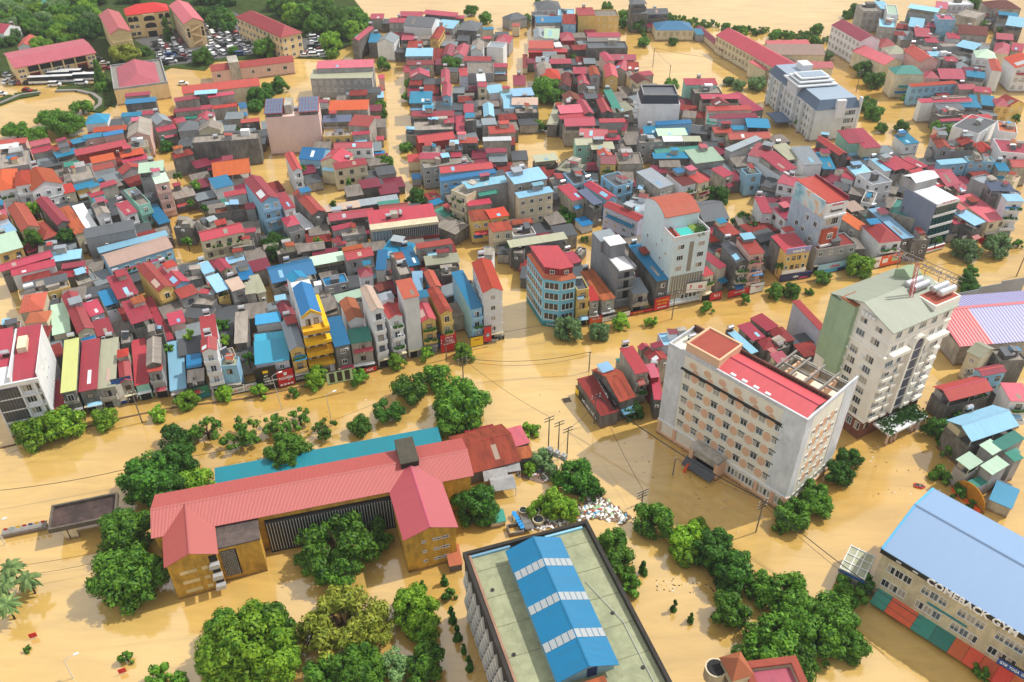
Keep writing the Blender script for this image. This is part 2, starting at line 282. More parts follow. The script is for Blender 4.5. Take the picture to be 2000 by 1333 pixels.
# ------------------------------------------------------------------ ordinary houses
HOUSES = []; FOOT = []
BASE = [(0, 862), (110, 832), (232, 796), (300, 781), (412, 775), (505, 763), (546, 757), (600, 745), (690, 736), (740, 722), (800, 704), (865, 688), (890, 684), (945, 673), (985, 664), (1055, 640), (1126, 642), (1176, 631), (1230, 617), (1306, 602), (1367, 593), (1408, 584), (1464, 573), (1522, 558), (1595, 537), (1660, 525), (1716, 521), (1757, 513), (1805, 503), (1850, 495), (1910, 475), (2040, 450)]
def street_height(mx_, my_):
    for h in [q*.25 for q in range(14, 80)]:
        p = un(mx_, my_, h); x, y = toimg((p.x, p.y, 0))
        for (x0, y0), (x1, y1) in zip(BASE, BASE[1:]):
            if x0 <= x <= x1 and y >= y0 + (y1-y0)*(x-x0)/(x1-x0) - 3: return h
    return 8.0
def house(A3, B3, C3, h, rt, rc, wc, fl, rng):
    if 'B' in fl: h = street_height((A3[0]+B3[0])/2, (A3[1]+B3[1])/2)
    px = [A3, B3, C3]
    A, B = un(*A3, h), un(*B3, h); C = un(*C3, h)
    O, a, W, D = rectfit(A.copy(), B.copy(), C.copy())
    rise = {'s': min(1.1, .07*D), 'f': 0}.get(rt, 0)
    if rise: O, a, W, D = rectfit(A.copy(), B.copy(), un(*C3, h + rise))
    cen = O + Vector((math.cos(a)*W/2 - math.sin(a)*D/2, math.sin(a)*W/2 + math.cos(a)*D/2, 0))
    given = wc != '.'
    if not given: wc = rng.choice('gggdfccwwvfp')
    nm = 'shed' if h <= 5.2 else ('tube_house' if W < 7 and h >= 9.5 else ('building' if W > 17 else 'house'))
    far = cen.length > 330
    t = thing(nm, '', {'tube_house': 'house'}.get(nm, nm), O, a, None)
    i = .22; wm = wallm(wc); zb = -1.5
    r = {'g': min(2.4, max(.7, .24*W)), 'e': min(2.6, max(.6, .22*D)), 'h': min(2.6, .3*min(W, D)), 'b': .22*D, 's': rise, 'f': 0}[rt]
    op = rt != 'f' and ('o' in fl or (h > 6.2 and min(W, D) > 3.2 and 'w' not in fl and 'B' not in fl and wc in '.dfgcw' and rng.random() < (.62 if rt in 'se' else .2)))
    top = h - 2.5 if op else h
    bm = MB()
    if op or rt in 'hfb': bm.box(i, W-i, i, D-i, zb, top - (.08 if rt != 'f' else .5))
    elif rt == 'g': bm.yprism([(i, zb), (W-i, zb), (W-i, h-.12), (W/2, h+r-.16), (i, h-.12)], i, D-i)
    elif rt == 'e': bm.xprism([(i, zb), (D-i, zb), (D-i, h-.12), (D/2, h+r-.16), (i, h-.12)], i, W-i)
    else: bm.xprism([(i, zb), (D-i, zb), (D-i, h+r-.12), (i, h-.12)], i, W-i)
    part('wall', bm, wm, t)
    if op:
        q = MB(); z0, z1 = top-.08, top+.75
        q.box(i, W-i, i, i+.12, z0, z1); q.box(i, W-i, D-i-.12, D-i, z0, z1); q.box(i, i+.12, i+.12, D-i-.12, z0, z1); q.box(W-i-.12, W-i, i+.12, D-i-.12, z0, z1)
        part('parapet', q, wm, t)
        q = MB(); d0 = D*.5; q.box(i+.3, W-i-.3, d0, D-i-.2, top-.06, h-.14); part('stair_room', q, wallm(rng.choice('gdfc')), t)
        for k, x in enumerate([i+.1, W-i-.1] + ([W/2] if W > 7 else [])):
            p = MB(); p.box(x-.06, x+.06, i+.04, i+.16, z1, h-.1); part('post', p, RAIL, t)
        if not far:
            for k in range(rng.randint(1, 3)): o = link('potted_plant', bush_mesh(k), t, (rng.uniform(.8, W-.8), i+.7, top))
    # roof
    ax = 'y' if rt == 'g' else 'x'
    rm = roofm(rc, ax); q = MB(); e = .1
    if rt == 'g': q.yprism([(0, h-e), (W/2, h+r-e), (W, h-e), (W, h), (W/2, h+r), (0, h)], 0, D)
    elif rt == 'e': q.xprism([(0, h-e), (D/2, h+r-e), (D, h-e), (D, h), (D/2, h+r), (0, h)], 0, W)
    elif rt == 's': q.xprism([(0, h-e), (D, h+r-e), (D, h+r), (0, h)], 0, W)
    elif rt == 'b':
        pr = [(D*k/10, h + r*math.sin(math.pi*k/10)) for k in range(11)]; q.xprism(pr + [(y, z-e) for y, z in reversed(pr)], 0, W)
    elif rt == 'h':
        if W >= D: r1, r2 = (D/2, D/2, h+r), (W-D/2, D/2, h+r)
        else: r1, r2 = (W/2, W/2, h+r), (W/2, D-W/2, h+r)
        a0, b0, c0, d0 = (0, 0, h), (W, 0, h), (W, D, h), (0, D, h)
        if W >= D: q.poly([a0, b0, r2, r1]); q.poly([b0, c0, r2]); q.poly([c0, d0, r1, r2]); q.poly([d0, a0, r1])
        else: q.poly([a0, b0, r1]); q.poly([b0, c0, r2, r1]); q.poly([c0, d0, r2]); q.poly([d0, a0, r1, r2])
        q.poly([(0, 0, h-.001), (0, D, h-.001), (W, D, h-.001), (W, 0, h-.001)])
    else: q.box(i+.15, W-i-.15, i+.15, D-i-.15, h-.52, h-.44)
    ro = part('roof', q, rm, t)
    if rt == 'f':
        q = MB(); q.box(i, W-i, i, i+.15, h-.5, h); q.box(i, W-i, D-i-.15, D-i, h-.5, h); q.box(i, i+.15, i+.15, D-i-.15, h-.5, h); q.box(W-i-.15, W-i, i+.15, D-i-.15, h-.5, h)
        part('parapet', q, wm, t)
        if rng.random() < .5 and min(W, D) > 4:
            q = MB(); s = min(W, D)*.22; x0 = rng.uniform(.8, W-s*2-.8); q.box(x0, x0+s*2, D*.6, D-.6, h-.45, h+1.5); part('stair_room', q, wallm(rng.choice('gdfw')), t)
    if rt in 'ge' and not far:
        q = MB()
        if rt == 'g': q.yprism([(W/2-.22, h+r-.03), (W/2, h+r+.05), (W/2+.22, h+r-.03)], 0, D)
        else: q.xprism([(D/2-.22, h+r-.03), (D/2, h+r+.05), (D/2+.22, h+r-.03)], 0, W)
        part('ridge_cap', q, rm, ro)
    # sheets of another colour let into the roof
    if rt in 'sge' and ('v' in fl or rng.random() < .36) and min(W, D) > 3.4 and rc not in 'S':
        q = MB(); cxx = rng.uniform(.2, .6)*W; ww = min(1.1, W*.2); y0, y1 = (D*.12, D*.38)
        zf = {'s': lambda x, y: h+r*y/D, 'e': lambda x, y: h+r*y/(D/2), 'g': lambda x, y: h+r*(1-abs(x-W/2)/(W/2))}[rt]
        if rt == 'g': cxx = W*.08; ww = W*.3
        c4 = [(cxx, y0), (cxx+ww, y0), (cxx+ww, y1), (cxx, y1)]
        q.poly([(x, y, zf(x, y)+.03) for x, y in c4]); q.v += [(x, y, z-.02) for x, y, z in q.v[:4]]
        q.f += [(0, 4, 5, 1), (1, 5, 6, 2), (2, 6, 7, 3), (3, 7, 4, 0)]; q.m += [0]*4
        part('skylight_sheet', q, roofm(rng.choice('WLCN'), ax), ro)
    if ('k' in fl or rng.random() < .3) and h > 5.5:
        if rt == 'f' or far: pass
        if rt == 'f': tank(t, (W*rng.uniform(.3, .7), D*rng.uniform(.4, .8), h-.44), rng.choice((0, 1.57)))
        elif rt in 'sge' and D > 5:
            x, y = W*.5, D - .9; zz = {'s': h+r*.8, 'e': h, 'g': h+r}[rt] + .05
            q = MB(); q.box(x-.7, x+.7, D-.25, D+1.2, -1, zz+.1); part('tank_plinth', q, wm, t); tank(t, (x, D+.5, zz+.1), 0)
    if not far or rng.random() < .3:
        for k in range(rng.randint(0, 2) if op or rt != 'f' else rng.randint(1, 3)):
            if rt == 'f' and min(W, D) > 3.5: sx_, sy_ = rng.uniform(.6, 1.4), rng.uniform(.6, 1.4); link('roof_shed', shed_mesh(rng.randrange(8)), t, (rng.uniform(.3, .7)*W, rng.uniform(.3, .7)*D, h-.44), rng.choice((0, 1.57))).scale = (sx_, sy_, rng.uniform(.6, 1.1))
            elif rng.random() < .6 and W > 3 and top > 4: wq = rng.uniform(.45, .9)*W; o = link('awning', awn_mesh(rng.choice('RBLGQTBR')), t, (rng.uniform(.5*wq, W-.5*wq), i, rng.choice([2.6, top-2.4, top*.5]))); o.scale = (wq, rng.uniform(.8, 1.5), 1)
        if rng.random() < .3 and top > 4: link('air_conditioner', ac_mesh(), t, (rng.uniform(.2, .8)*W, i-.2, rng.uniform(.3, .85)*top))
        if rng.random() < .2 and rt == 'f': link('solar_heater', heater_mesh(), t, (W*rng.uniform(.3, .7), D*rng.uniform(.3, .7), h-.44), rng.uniform(-.4, .4))
    if not far and rt != 'f' and min(W, D) > 3.4:
        if rng.random() < .3: q = MB(); x0 = rng.uniform(.1, .5)*W; x1 = min(W-.2, x0 + rng.uniform(2, 3.2)); y0 = D*rng.uniform(.55, .75); q.box(x0, x1, y0, min(D-.1, y0+2.4), h-.5, h+rng.uniform(1.6, 2.3), 0); z1 = q.v[4][2]; q.xprism([(y0-.3, z1), (min(D, y0+2.7), z1+.25), (min(D, y0+2.7), z1+.17), (y0-.3, z1-.08)], x0-.25, x1+.25, 1); part('rooftop_room', q, [wallm(rng.choice('gfdcw')), roofm(rng.choice('RGLQUBDP'))], t)
        if rng.random() < .35: q = MB(); x0 = rng.uniform(0, .4)*W; x1 = x0 + W*rng.uniform(.35, .6); hh = top*rng.uniform(.45, .75); q.box(x0, x1, D-.3, D+2, -1.5, hh, 0); q.xprism([(D-.22, hh+.5), (D+2.3, hh+.05), (D+2.3, hh-.03), (D-.22, hh+.42)], x0-.1, x1+.1, 1); part('rear_extension', q, [wallm(rng.choice('gfd')), roofm(rng.choice('RGLQUUDT'))], t)
    # windows and balconies of the front
    if 'B' in fl:
        q = MB(); q.box(.5, W-.5, i-.06, i, -1.4, 2.3); part('shopfront', q, DARK, t); q = MB(); q.box(.1, W-.1, i-.9, i, 2.5, 2.7); part('shop_canopy', q, wallm(rng.choice('gfwc')), t)
        if W > 3.5: q = MB(); q.box(W*.55, W*.9, i-.1, i-.06, -1.4, 2.2); part('roller_shutter', q, roofm('G', 'x'), t)
    if 'n' not in fl and (wc != 'd' or 'B' in fl) and W > 2.4 and not ('w' not in fl and 'B' not in fl and given is False and rng.random() < .25):
        st = 'b' if rng.random() < .35 else ('d' if rng.random() < .3 else 'w')
        nx = max(1, int(W/2.7)); nz_ = int((top - .5)//3.1)
        bal = ('a' in fl or (rng.random() < .4 and W < 7.5)) and not far
        for k in range(nz_):
            z = top - 1.75 - 3.1*k
            if z < (.4 if 'B' not in fl else 3.6): continue
            for j in range(nx):
                x = W*(j+.5)/nx
                if bal and j == nx//2: window(t, (x, i, z-.25), 0, 1.3, 1.9, st, 'balcony_door', not far)
                else: window(t, (x, i, z), 0, 1.2, 1.3, st, 'window', not far)
            if bal: balcony(t, W/2, i, z-1.2, min(W-.5, W*.9), wc if wc != 'd' else 'f', rng.random() < .4)
            elif not far and k > 0: 
                q = MB(); q.box(i-.1, W-i+.1, i-.12, i, z+1.35, z+1.5); part('floor_band', q, wm, t)
        for f, xx, rz in (('r', W-i, math.pi/2), ('l', i, -math.pi/2)):
            if f in fl:
                ny = max(1, int(D/3.2))
                for k in range(nz_):
                    z = top - 1.75 - 3.1*k
                    if z < .4: continue
                    for j in range(ny): window(t, (xx, D*(j+.5)/ny, z), rz, 1.2, 1.3, st, 'window', not far)
    elif h > 6 and not far and 'n' not in fl:
        for k in range(rng.randint(1, 3)): window(t, (rng.uniform(.2, .8)*W, i, rng.uniform(.35, .8)*top), 0, .9, .9, 'd', 'window')
    FOOT.append((O.copy(), a, W, D)); HOUSES.append(dict(o=t, W=W, D=D, h=h, rt=rt, rc=rc, wc=wc if given else None, nm=nm, c=toimg(cen + Vector((0, 0, h))), op=op))
    return t
DATA = '''
@A 0 0 3.92
135 360 245 355 285 285 5 g R w n
300 58 392 72 382 14 5 h T w n
-40 235 35 275 85 210 6 e R w n
955 800 1195 778 1197 742 8 s B d n
955 742 1150 727 1150 700 8 s Q . n
1080 880 1210 870 1205 842 6 s R . n
928 895 1085 887 1085 855 6 s B b n
650 955 825 940 845 875 7 h B w w
725 1010 978 1000 960 962 8 s O f n
560 1105 670 1080 640 1050 8 s B f n
640 1068 790 1047 775 1015 8.4 s B p n
795 1045 955 1020 935 992 8.8 s B p n
585 1193 985 1112 955 1070 8 s R r n
985 1140 1155 1120 1120 1075 8 f C c w
705 1255 890 1218 865 1168 7 s O p n
925 1212 1105 1175 1090 1130 8 s O w n
940 1250 1135 1215 1115 1172 7 s R w n
695 1318 885 1278 860 1238 7 s R w n
930 1345 1100 1290 1075 1250 7 g R g n
1000 1048 1178 1048 1135 930 8 g C p w
1190 968 1300 930 1272 872 7 g G g n
1205 1015 1355 985 1335 950 6 s R . n
1345 950 1420 930 1415 890 6 s R . n
1520 930 1640 940 1625 880 7 g R w n
1380 1000 1535 1000 1510 940 7 h D g n
1530 1005 1700 1005 1695 950 7 g C . n
1340 1212 1495 1180 1450 1142 7 s U d n
1390 725 1985 655 1985 600 7 e R c n
1490 725 1665 715 1660 685 9 s L . n
1340 782 1530 752 1515 722 8 s R f n
1590 752 1795 722 1790 695 8 s R f n
1340 862 1540 845 1535 818 6.5 s Q f n
1540 842 1625 832 1620 800 6.6 s R f n
1625 837 1815 815 1810 790 6.7 s O f n
1830 835 1890 825 1885 780 5 s B . n
1840 890 1895 885 1890 862 4 s B . n
1845 945 1990 930 1985 900 5 s R . n
0 1110 210 1100 195 1060 7 s R p n
0 1142 150 1130 135 1095 7.5 s W g n
0 1290 240 1262 215 1140 6 f C g n
240 1125 395 1095 370 1060 7 e R f n
245 1180 410 1150 390 1105 6 s R f n
415 1162 570 1112 545 1072 7 s U f n
430 1215 590 1172 570 1130 6.5 s B f n
490 1282 610 1262 605 1225 6 s T f n
@B 500 0 3.92
890 140 990 150 965 110 6 s R g n
1020 172 1150 178 1155 140 7 s R g w
1100 125 1275 130 1275 90 7 s R g n
1285 105 1530 135 1540 100 7 s R g n
1530 142 1595 146 1595 120 6 s R . n
733 308 788 315 900 215 9 g R d n
862 325 945 328 955 258 7 s B d n
922 328 1058 335 1100 280 8 g G w wr
1137 195 1352 218 1405 150 8 e D w w
1105 308 1220 308 1235 275 8 s R f n
1145 375 1262 370 1290 310 7 s U c n
1145 432 1355 432 1355 368 7 s L g w
1155 500 1365 495 1360 460 6 s Q . n
1330 305 1400 308 1450 215 8 g U y wr
1395 205 1520 230 1535 165 6 s L g n
1545 228 1700 243 1730 180 7 h D . n
1645 392 1740 396 1745 320 8 g C w w
1752 360 1890 366 1935 325 10 f G w n
1420 432 1500 432 1530 350 6 g Q . n
1500 432 1605 436 1645 355 6 g R . n
1740 300 1805 300 1800 278 5 s R . n
1835 327 1950 342 1960 285 6 h R . n
1735 230 1820 226 1820 205 7 s B . n
1590 465 1805 472 1800 435 7 s Q . n
1620 562 1830 562 1815 472 8 f C g n
1820 517 1930 517 1925 485 6 s R . n
1175 602 1330 592 1330 545 6 g R g n
1425 642 1495 646 1475 540 9 g R c n
1430 742 1500 746 1495 648 9 g R b w
1560 585 1625 580 1615 520 10 s R v w
1690 625 1760 622 1755 562 9 s W g w
1700 667 1770 665 1765 628 9.2 s R c w
1780 722 1900 702 1880 640 6 s L w n
1880 765 1970 752 1960 688 6 s L w n
1895 832 1980 832 1975 755 6 s L w n
1745 897 1830 897 1815 800 7 g L . n
1175 792 1350 792 1350 700 8 s B d n
1275 848 1357 848 1357 792 7 s L b n
1590 862 1670 862 1665 795 8 s R p n
1600 905 1675 907 1675 865 8 s B d n
1190 892 1520 892 1515 850 8 s Q d n
1200 1002 1520 992 1515 902 6.5 f C d n
1440 945 1520 942 1515 900 7.4 s R . n
1530 1002 1600 1002 1595 890 6 s R . n
1600 932 1690 922 1680 895 9 f C d n
1240 1102 1520 1062 1500 1005 7 e R r n
1525 1097 1700 1097 1695 1052 7 s R d n
1730 962 1840 952 1835 900 7 s G g n
1785 1032 1985 1012 1975 952 7 s E f n
1740 1082 1960 1077 1950 1045 8 s W f n
1760 1172 1920 1167 1915 1132 7 s Q g n
1165 1242 1255 1236 1245 1178 4 s R . n
1255 1216 1430 1222 1420 1172 9 s R c w
1495 1206 1580 1202 1570 1158 8 s R g n
1450 1156 1590 1152 1580 1108 9 f S d n
1275 1172 1420 1172 1410 1118 8 f C g n
1285 1290 1660 1240 1620 1180 8 f C g w
1410 1332 1815 1290 1795 1235 8 e R b n
420 601 895 601 895 530 8.6 s V g w
465 525 905 516 900 456 11 s P g n
560 846 865 842 860 765 9 s O f n
515 936 735 936 725 882 9 s S f n
735 952 885 985 885 897 9 s R f n
515 1046 740 1042 735 990 7 f C y w
735 1037 875 1027 870 1000 7.5 s R f n
310 1222 500 1226 588 1135 6 e B b n
595 1142 895 1132 895 1085 9 e R w w
598 1303 848 1258 832 1208 8 e R c w
545 1225 690 1285 690 1195 8.3 g R c n
285 1310 362 1300 285 1172 10 g R w wa
890 937 960 937 950 890 4 s R . n
920 1077 980 1072 980 1040 3 s R . n
910 1192 990 1187 985 1150 3 s B . n
935 606 985 602 985 570 5 s R . n
940 702 975 697 972 655 4 s R . n
930 750 980 748 975 700 4 s L . n
480 840 600 830 600 770 7 f C d n
1130 560 1180 555 1175 500 5 s Q . n
1145 1040 1240 1030 1235 990 5 f C f n
@C 1000 0 3.92
190 75 380 70 352 12 6 h D w w
178 180 376 172 372 132 6 e B g n
175 238 376 242 372 182 5 f C g n
387 185 490 185 490 120 9 e U b w
500 130 820 122 800 70 11 f C y wl
502 122 635 116 620 55 12 s R y n
350 117 485 122 480 70 6 f L w n
250 292 370 302 360 235 6 e M w w
165 300 247 297 245 225 6 g G w n
125 372 320 372 320 312 6.5 s R p n
322 367 376 357 376 317 6.6 s W p n
125 402 425 402 420 372 5.5 s R r n
380 312 490 312 455 258 6 h R r n
575 287 830 282 830 248 8 s R w w
580 372 890 367 870 315 9 f D d n
905 112 1030 102 1030 62 9 h D d n
905 38 1030 32 1022 0 13 h D d n
1030 117 1190 107 1180 70 7 e D d n
1095 237 1385 232 1365 172 5 h B c w
1410 267 1475 267 1450 220 3.5 s B . n
1598 394 1655 383 1468 205 3.2 g Q . n
1660 282 2090 620 2190 540 8 e R c w
0 202 60 205 62 182 5 s R . n
-20 170 95 132 62 98 5 h D . n
80 522 120 522 120 415 3 s Q . n
185 477 290 482 280 438 6 s G . n
290 492 455 487 450 448 6 s R d n
205 582 315 572 300 485 7 g C g n
235 612 385 612 352 540 7 h O g n
390 652 480 682 432 582 7 g K d n
10 657 108 657 100 575 6 s Q y n
0 742 165 727 155 668 8 s L w n
0 802 205 807 195 748 7 s N b n
20 872 205 862 200 815 6 f C d n
480 562 590 572 560 518 9 s R f n
520 652 605 657 572 588 8 g R f n
600 582 680 582 652 518 10 g U g w
690 462 950 462 945 422 9 e R d n
712 482 780 472 742 405 10 g R p n
730 592 830 602 780 508 9 g R y wa
815 532 900 562 872 488 8 g R . n
870 532 985 542 960 478 8 s U . n
940 592 1080 572 1062 538 7 s R f n
900 612 960 612 922 552 7 g C c n
960 642 1075 632 1005 578 8 g K c w
935 702 1135 702 1105 640 6 s C . n
415 792 540 782 502 718 7 g K f n
560 762 655 752 640 690 7 s D d n
768 835 833 828 765 682 9 s T f n
680 872 765 862 735 762 8 g R d n
775 892 900 832 870 765 6 s V . n
370 872 550 862 520 798 8 s P f n
550 882 625 872 570 768 8 g R d n
370 922 555 892 545 858 7.5 s R d n
400 972 635 962 620 895 8 e R f n
670 942 870 937 865 905 8 s R g n
500 1057 720 1062 745 990 8 e R c n
715 1077 840 1072 820 1035 8 s R . n
487 1115 622 1110 600 1055 8 e V t w
610 1147 790 1142 770 1085 8 s V d n
270 952 350 962 402 795 5 s V d n
970 1102 1160 1082 1150 1040 8 f C g w
1160 1087 1315 1082 1305 1040 8.2 s W f n
1315 1087 1450 1082 1440 1040 8.3 s V f n
1010 1027 1115 1022 1110 962 8 s B b n
1110 962 1385 946 1362 915 9 s B b n
1120 1042 1350 1037 1322 980 8.6 s M f n
1100 1192 1510 1152 1480 1108 6 e T d n
1085 1217 1440 1212 1422 1165 6 s B d n
1440 1215 1730 1250 1500 1162 6 s M . n
680 1257 802 1262 790 1190 8 e Q y wa
680 1207 790 1207 745 1155 8.6 g R f n
800 1262 1000 1250 990 1160 7 f C f n
1330 652 1580 652 1552 600 9 s R t n
1390 722 1605 712 1590 660 8 f C d n
1450 762 1750 757 1740 718 9 s R f n
1500 852 1840 842 1822 805 8 s R p n
1560 812 1690 807 1632 768 8.4 g Q f n
1830 862 1920 837 1742 700 6 s Q d n
1490 945 1580 965 1570 880 8 f T g w
1575 912 1890 902 1862 865 8.6 s Q v n
1800 977 1980 982 1962 910 8 s B d n
1690 997 1810 992 1790 958 7 s B . n
1550 1022 1690 1017 1670 970 7 s R w n
1650 1082 1960 1052 1960 1000 7 e R f n
1850 1182 1960 1240 1960 1125 8 s R w n
1680 1172 1900 1062 1862 1030 8 s G g n
845 1000 880 1010 885 920 6 s Q . n
@D 1500 0 3.92
0 357 318 342 302 300 5 s P . n
-10 427 420 417 390 343 5 e N c w
220 522 500 522 470 478 5 e P c w
-20 547 120 502 0 430 6 s P c n
505 195 700 325 842 302 11 e R w w
690 397 892 517 985 470 7 e P c w
962 580 1170 562 1150 510 10 h T c wl
1100 667 1455 642 1422 618 8 s O b w
845 372 985 362 952 308 7 h R f n
915 422 1062 412 1022 363 8 h V w w
1150 484 1275 464 1182 370 9 g R p wa
715 92 852 82 832 30 10 f C g w
850 77 910 62 900 0 9 s L g n
900 112 990 112 1000 40 11 f M w w
1070 62 1300 97 1320 65 10 s L g n
1360 42 1560 32 1542 0 8 f W w w
1290 62 1385 77 1372 20 8 s P . n
1420 112 1590 140 1692 95 7 f C f n
1680 77 1900 62 1882 10 8 h K f n
1775 112 1930 132 1902 103 7 s B . n
1830 192 1965 217 1965 140 7 s L d n
850 202 985 217 975 150 8 f L g w
1075 202 1190 217 1202 145 7 s L g n
1225 202 1295 217 1285 183 7 s R d n
1300 152 1430 152 1412 108 11 f P b w
1125 282 1242 282 1202 225 8 e R g n
1205 327 1300 327 1292 283 7 s R g n
1375 292 1480 302 1462 258 6 s R . n
1445 262 1670 272 1662 215 7 e K f w
1740 302 1870 307 1862 268 8 e R g n
1730 402 1850 422 1852 348 7 h R c n
1870 382 1965 402 1952 338 7 s R . n
1335 362 1482 352 1442 318 7 f C g n
1480 352 1602 402 1592 338 7 s L . n
1365 472 1455 472 1432 432 8 s R d n
1250 432 1370 432 1332 393 7 s L b n
1320 467 1430 442 1400 400 7 f C g n
1590 442 1755 457 1732 403 8 h M w w
1885 530 2110 520 2050 440 10 g O w w
1705 542 1790 547 1772 460 9 h E w w
1540 582 1690 612 1642 558 7 s B g n
1310 612 1490 602 1442 530 7 e R d n
1195 602 1310 602 1292 558 7 h R p n
1460 692 1580 682 1552 643 7 e R f n
1580 702 1720 717 1702 672 7 s R f n
1170 792 1560 772 1542 740 8 s R w w
1270 762 1550 747 1522 725 8.6 f C f n
1290 852 1480 832 1462 758 7 s D g w
1480 822 1640 827 1602 768 7 s B g n
1300 905 1500 872 1480 830 6 f C d n
1330 932 1520 922 1492 903 6 s R . n
1510 922 1710 902 1692 868 6.5 s R . n
1463 968 1640 1055 1705 930 7 f D w l
1760 1002 1915 1022 1902 940 9 f E w w
1550 762 1612 772 1592 730 6 s B . n
1645 802 1755 822 1722 740 7 s B f n
1740 812 1862 822 1832 768 7.4 h R y wa
1840 832 1932 792 1872 735 7.6 g U y wa
1050 1107 1168 1095 1072 1022 8 s B w w
1290 1142 1390 1137 1352 1040 8 g U g w
1480 1122 1600 1112 1562 1060 8 g U g n
1250 1172 1590 1152 1562 1108 6 f C g n
1620 1182 1720 1162 1692 1098 6 g O . n
1760 1172 2000 1172 1982 1070 10 f R w w
618 1102 740 1092 650 990 8 s R t n
740 1132 890 1132 722 985 7.6 s R c n
545 1192 622 1182 440 1060 8 g R d n
400 1082 480 1110 440 1055 7.4 s R d n
160 1222 290 1212 132 1100 7 s V w n
290 1252 462 1270 302 1130 7.4 s G w n
430 1292 535 1302 452 1170 6 s B d n
100 1322 215 1287 50 1150 8.4 s R w n
900 1302 985 1312 830 1222 7 s L w n
970 1302 1052 1292 902 1215 7.2 s R . n
1060 1292 1172 1282 980 1205 7 s R . n
1170 1282 1252 1272 1082 1208 7 s R . n
1320 1272 1510 1242 1492 1203 8 s L b w
1520 1242 1720 1232 1720 1193 8.4 f V b w
1760 1312 1850 1312 1822 1243 7 s B f n
1860 1290 1990 1275 1960 1215 7 e R f n
1300 1000 1460 960 1420 935 5 s G . n
@E 0 330 3.92
-70 180 130 150 130 0 9 h O w w
118 135 242 118 230 10 11 h O w w
240 175 482 112 402 0 10 g O w w
492 192 580 172 552 105 7 s O c n
160 485 305 442 195 262 7.6 g E c w
335 545 455 505 332 402 6 h R d n
430 442 525 402 375 208 8 g R d n
575 502 675 475 527 280 7 s U c n
680 477 775 462 627 270 5.5 s W . n
750 362 852 340 790 255 9 g C w w
0 522 110 472 60 362 7 s L w n
-40 372 75 362 20 270 8 s P . n
0 642 200 602 102 482 7 s M y w
655 532 1045 465 1012 392 9 s D g n
765 642 1300 512 1262 475 6 s L g n
840 752 1332 602 1252 517 8 e N b wa
0 792 405 672 382 620 7 e R d n
90 822 430 742 412 688 6.5 s R w n
410 702 640 692 602 625 6.5 s L . n
480 762 660 747 642 708 7 s R d n
500 832 690 802 662 750 6 s Q d n
185 927 525 852 507 798 7 s D f n
155 1002 555 902 512 832 6 f C y w
190 1082 370 1092 322 965 6.5 h E c n
215 1172 380 1182 372 1098 6.7 h E c n
420 1262 562 1252 502 1030 5 s M c n
590 1262 722 1222 592 937 8 g Q c w
690 1132 805 1097 742 995 7 s R v nv
750 1282 885 1252 822 1140 6 s R d nv
800 1057 905 1022 850 910 6.5 s B w n
900 1002 1065 952 972 782 8 s R f vn
1010 1190 1180 1142 1085 975 9 s R d nk
1270 1312 1350 1302 1152 982 4 s R . n
1205 952 1322 902 1166 715 9 g R y wa
1342 902 1462 862 1312 735 8 g R b n
1382 1002 1520 947 1472 875 7.5 s R g w
1300 1202 1425 1172 1392 1080 6 s R p n
1055 292 1150 257 1042 130 8 f C t wa
960 357 1055 327 972 238 7.5 s R w w
720 347 842 330 800 270 7 e D d n
770 152 895 112 872 78 8 s R f n
700 222 805 187 762 148 7 s R t n
580 167 735 127 716 85 7 s B y n
540 112 720 62 705 -50 8 f C g w
1190 117 1302 95 1265 27 12 s M p wa
1075 28 1270 18 1236 -58 11 s M g n
1215 432 1300 402 1202 260 4 s B d n
1345 232 1510 202 1462 130 5 s C d n
1640 62 1930 32 1902 -80 7 e O f n
1650 152 1800 122 1732 45 7 s B w n
1720 217 1890 187 1876 150 7 s R w n
1500 400 1590 470 1690 430 7 f C f n
1650 342 1900 312 1872 270 7.6 f K d n
1880 312 1960 302 1952 255 8 s R . n
1545 557 1872 482 1832 410 9 e R c wa
1860 492 1965 482 1952 450 7 s R g n
1740 732 1880 702 1862 650 5 s L . n
1850 852 1960 832 1902 735 6.4 s B w n
1690 792 1780 762 1722 690 7 g R d n
1560 812 1645 782 1592 700 7 s L w n
1655 952 1750 917 1672 795 8 s L y on
1780 937 1890 907 1822 825 8.4 s N g w
1430 860 1570 840 1530 760 6 f C d n
1880 962 1965 952 1952 858 7.4 s V f n
1540 1330 1665 1300 1650 1105 10 s R w n
1800 1335 1902 1332 1892 1090 7 s C d n
930 1340 1030 1330 1010 1240 6 f C d n
1120 1290 1270 1270 1245 1205 7.5 f C d w
-20 1260 170 1230 160 1160 6 f E f n
1540 1010 1660 1085 1650 940 6 f C d n
550 420 600 400 560 330 5 s C d n
300 640 470 620 440 560 5 f C d n
1360 440 1500 470 1480 400 6 f C d n
1780 610 1960 590 1940 530 6 f C d n
1150 700 1330 680 1330 620 5 f C d n
@F 500 330 3.92
40 262 180 224 42 57 13 g R b wa
215 317 300 292 226 170 10 s R w w
430 357 540 327 382 160 9 g R d n
235 447 340 422 292 355 8 h R g n
250 500 372 462 332 400 6 f C g w
380 472 450 442 332 330 5 s W r n
530 332 805 292 782 240 4.6 s N d n
790 292 1090 242 1082 190 4.6 s G d n
935 292 1100 267 1096 230 5 s T d n
555 407 905 357 896 295 7.6 e R d n
590 482 745 437 736 400 7 s R g n
945 337 1172 312 1162 255 6.6 e Q f n
655 522 850 492 832 430 6 f C g w
690 707 902 662 872 595 9 e R g w
665 637 820 602 812 570 9.4 s O f n
1230 617 1505 572 1492 530 8.6 s R g w
1300 742 1565 712 1542 640 7.5 s V f n
110 892 445 797 416 670 7 e B f n
430 747 685 697 662 627 7 s M d n
520 907 710 862 686 790 7 f B g w
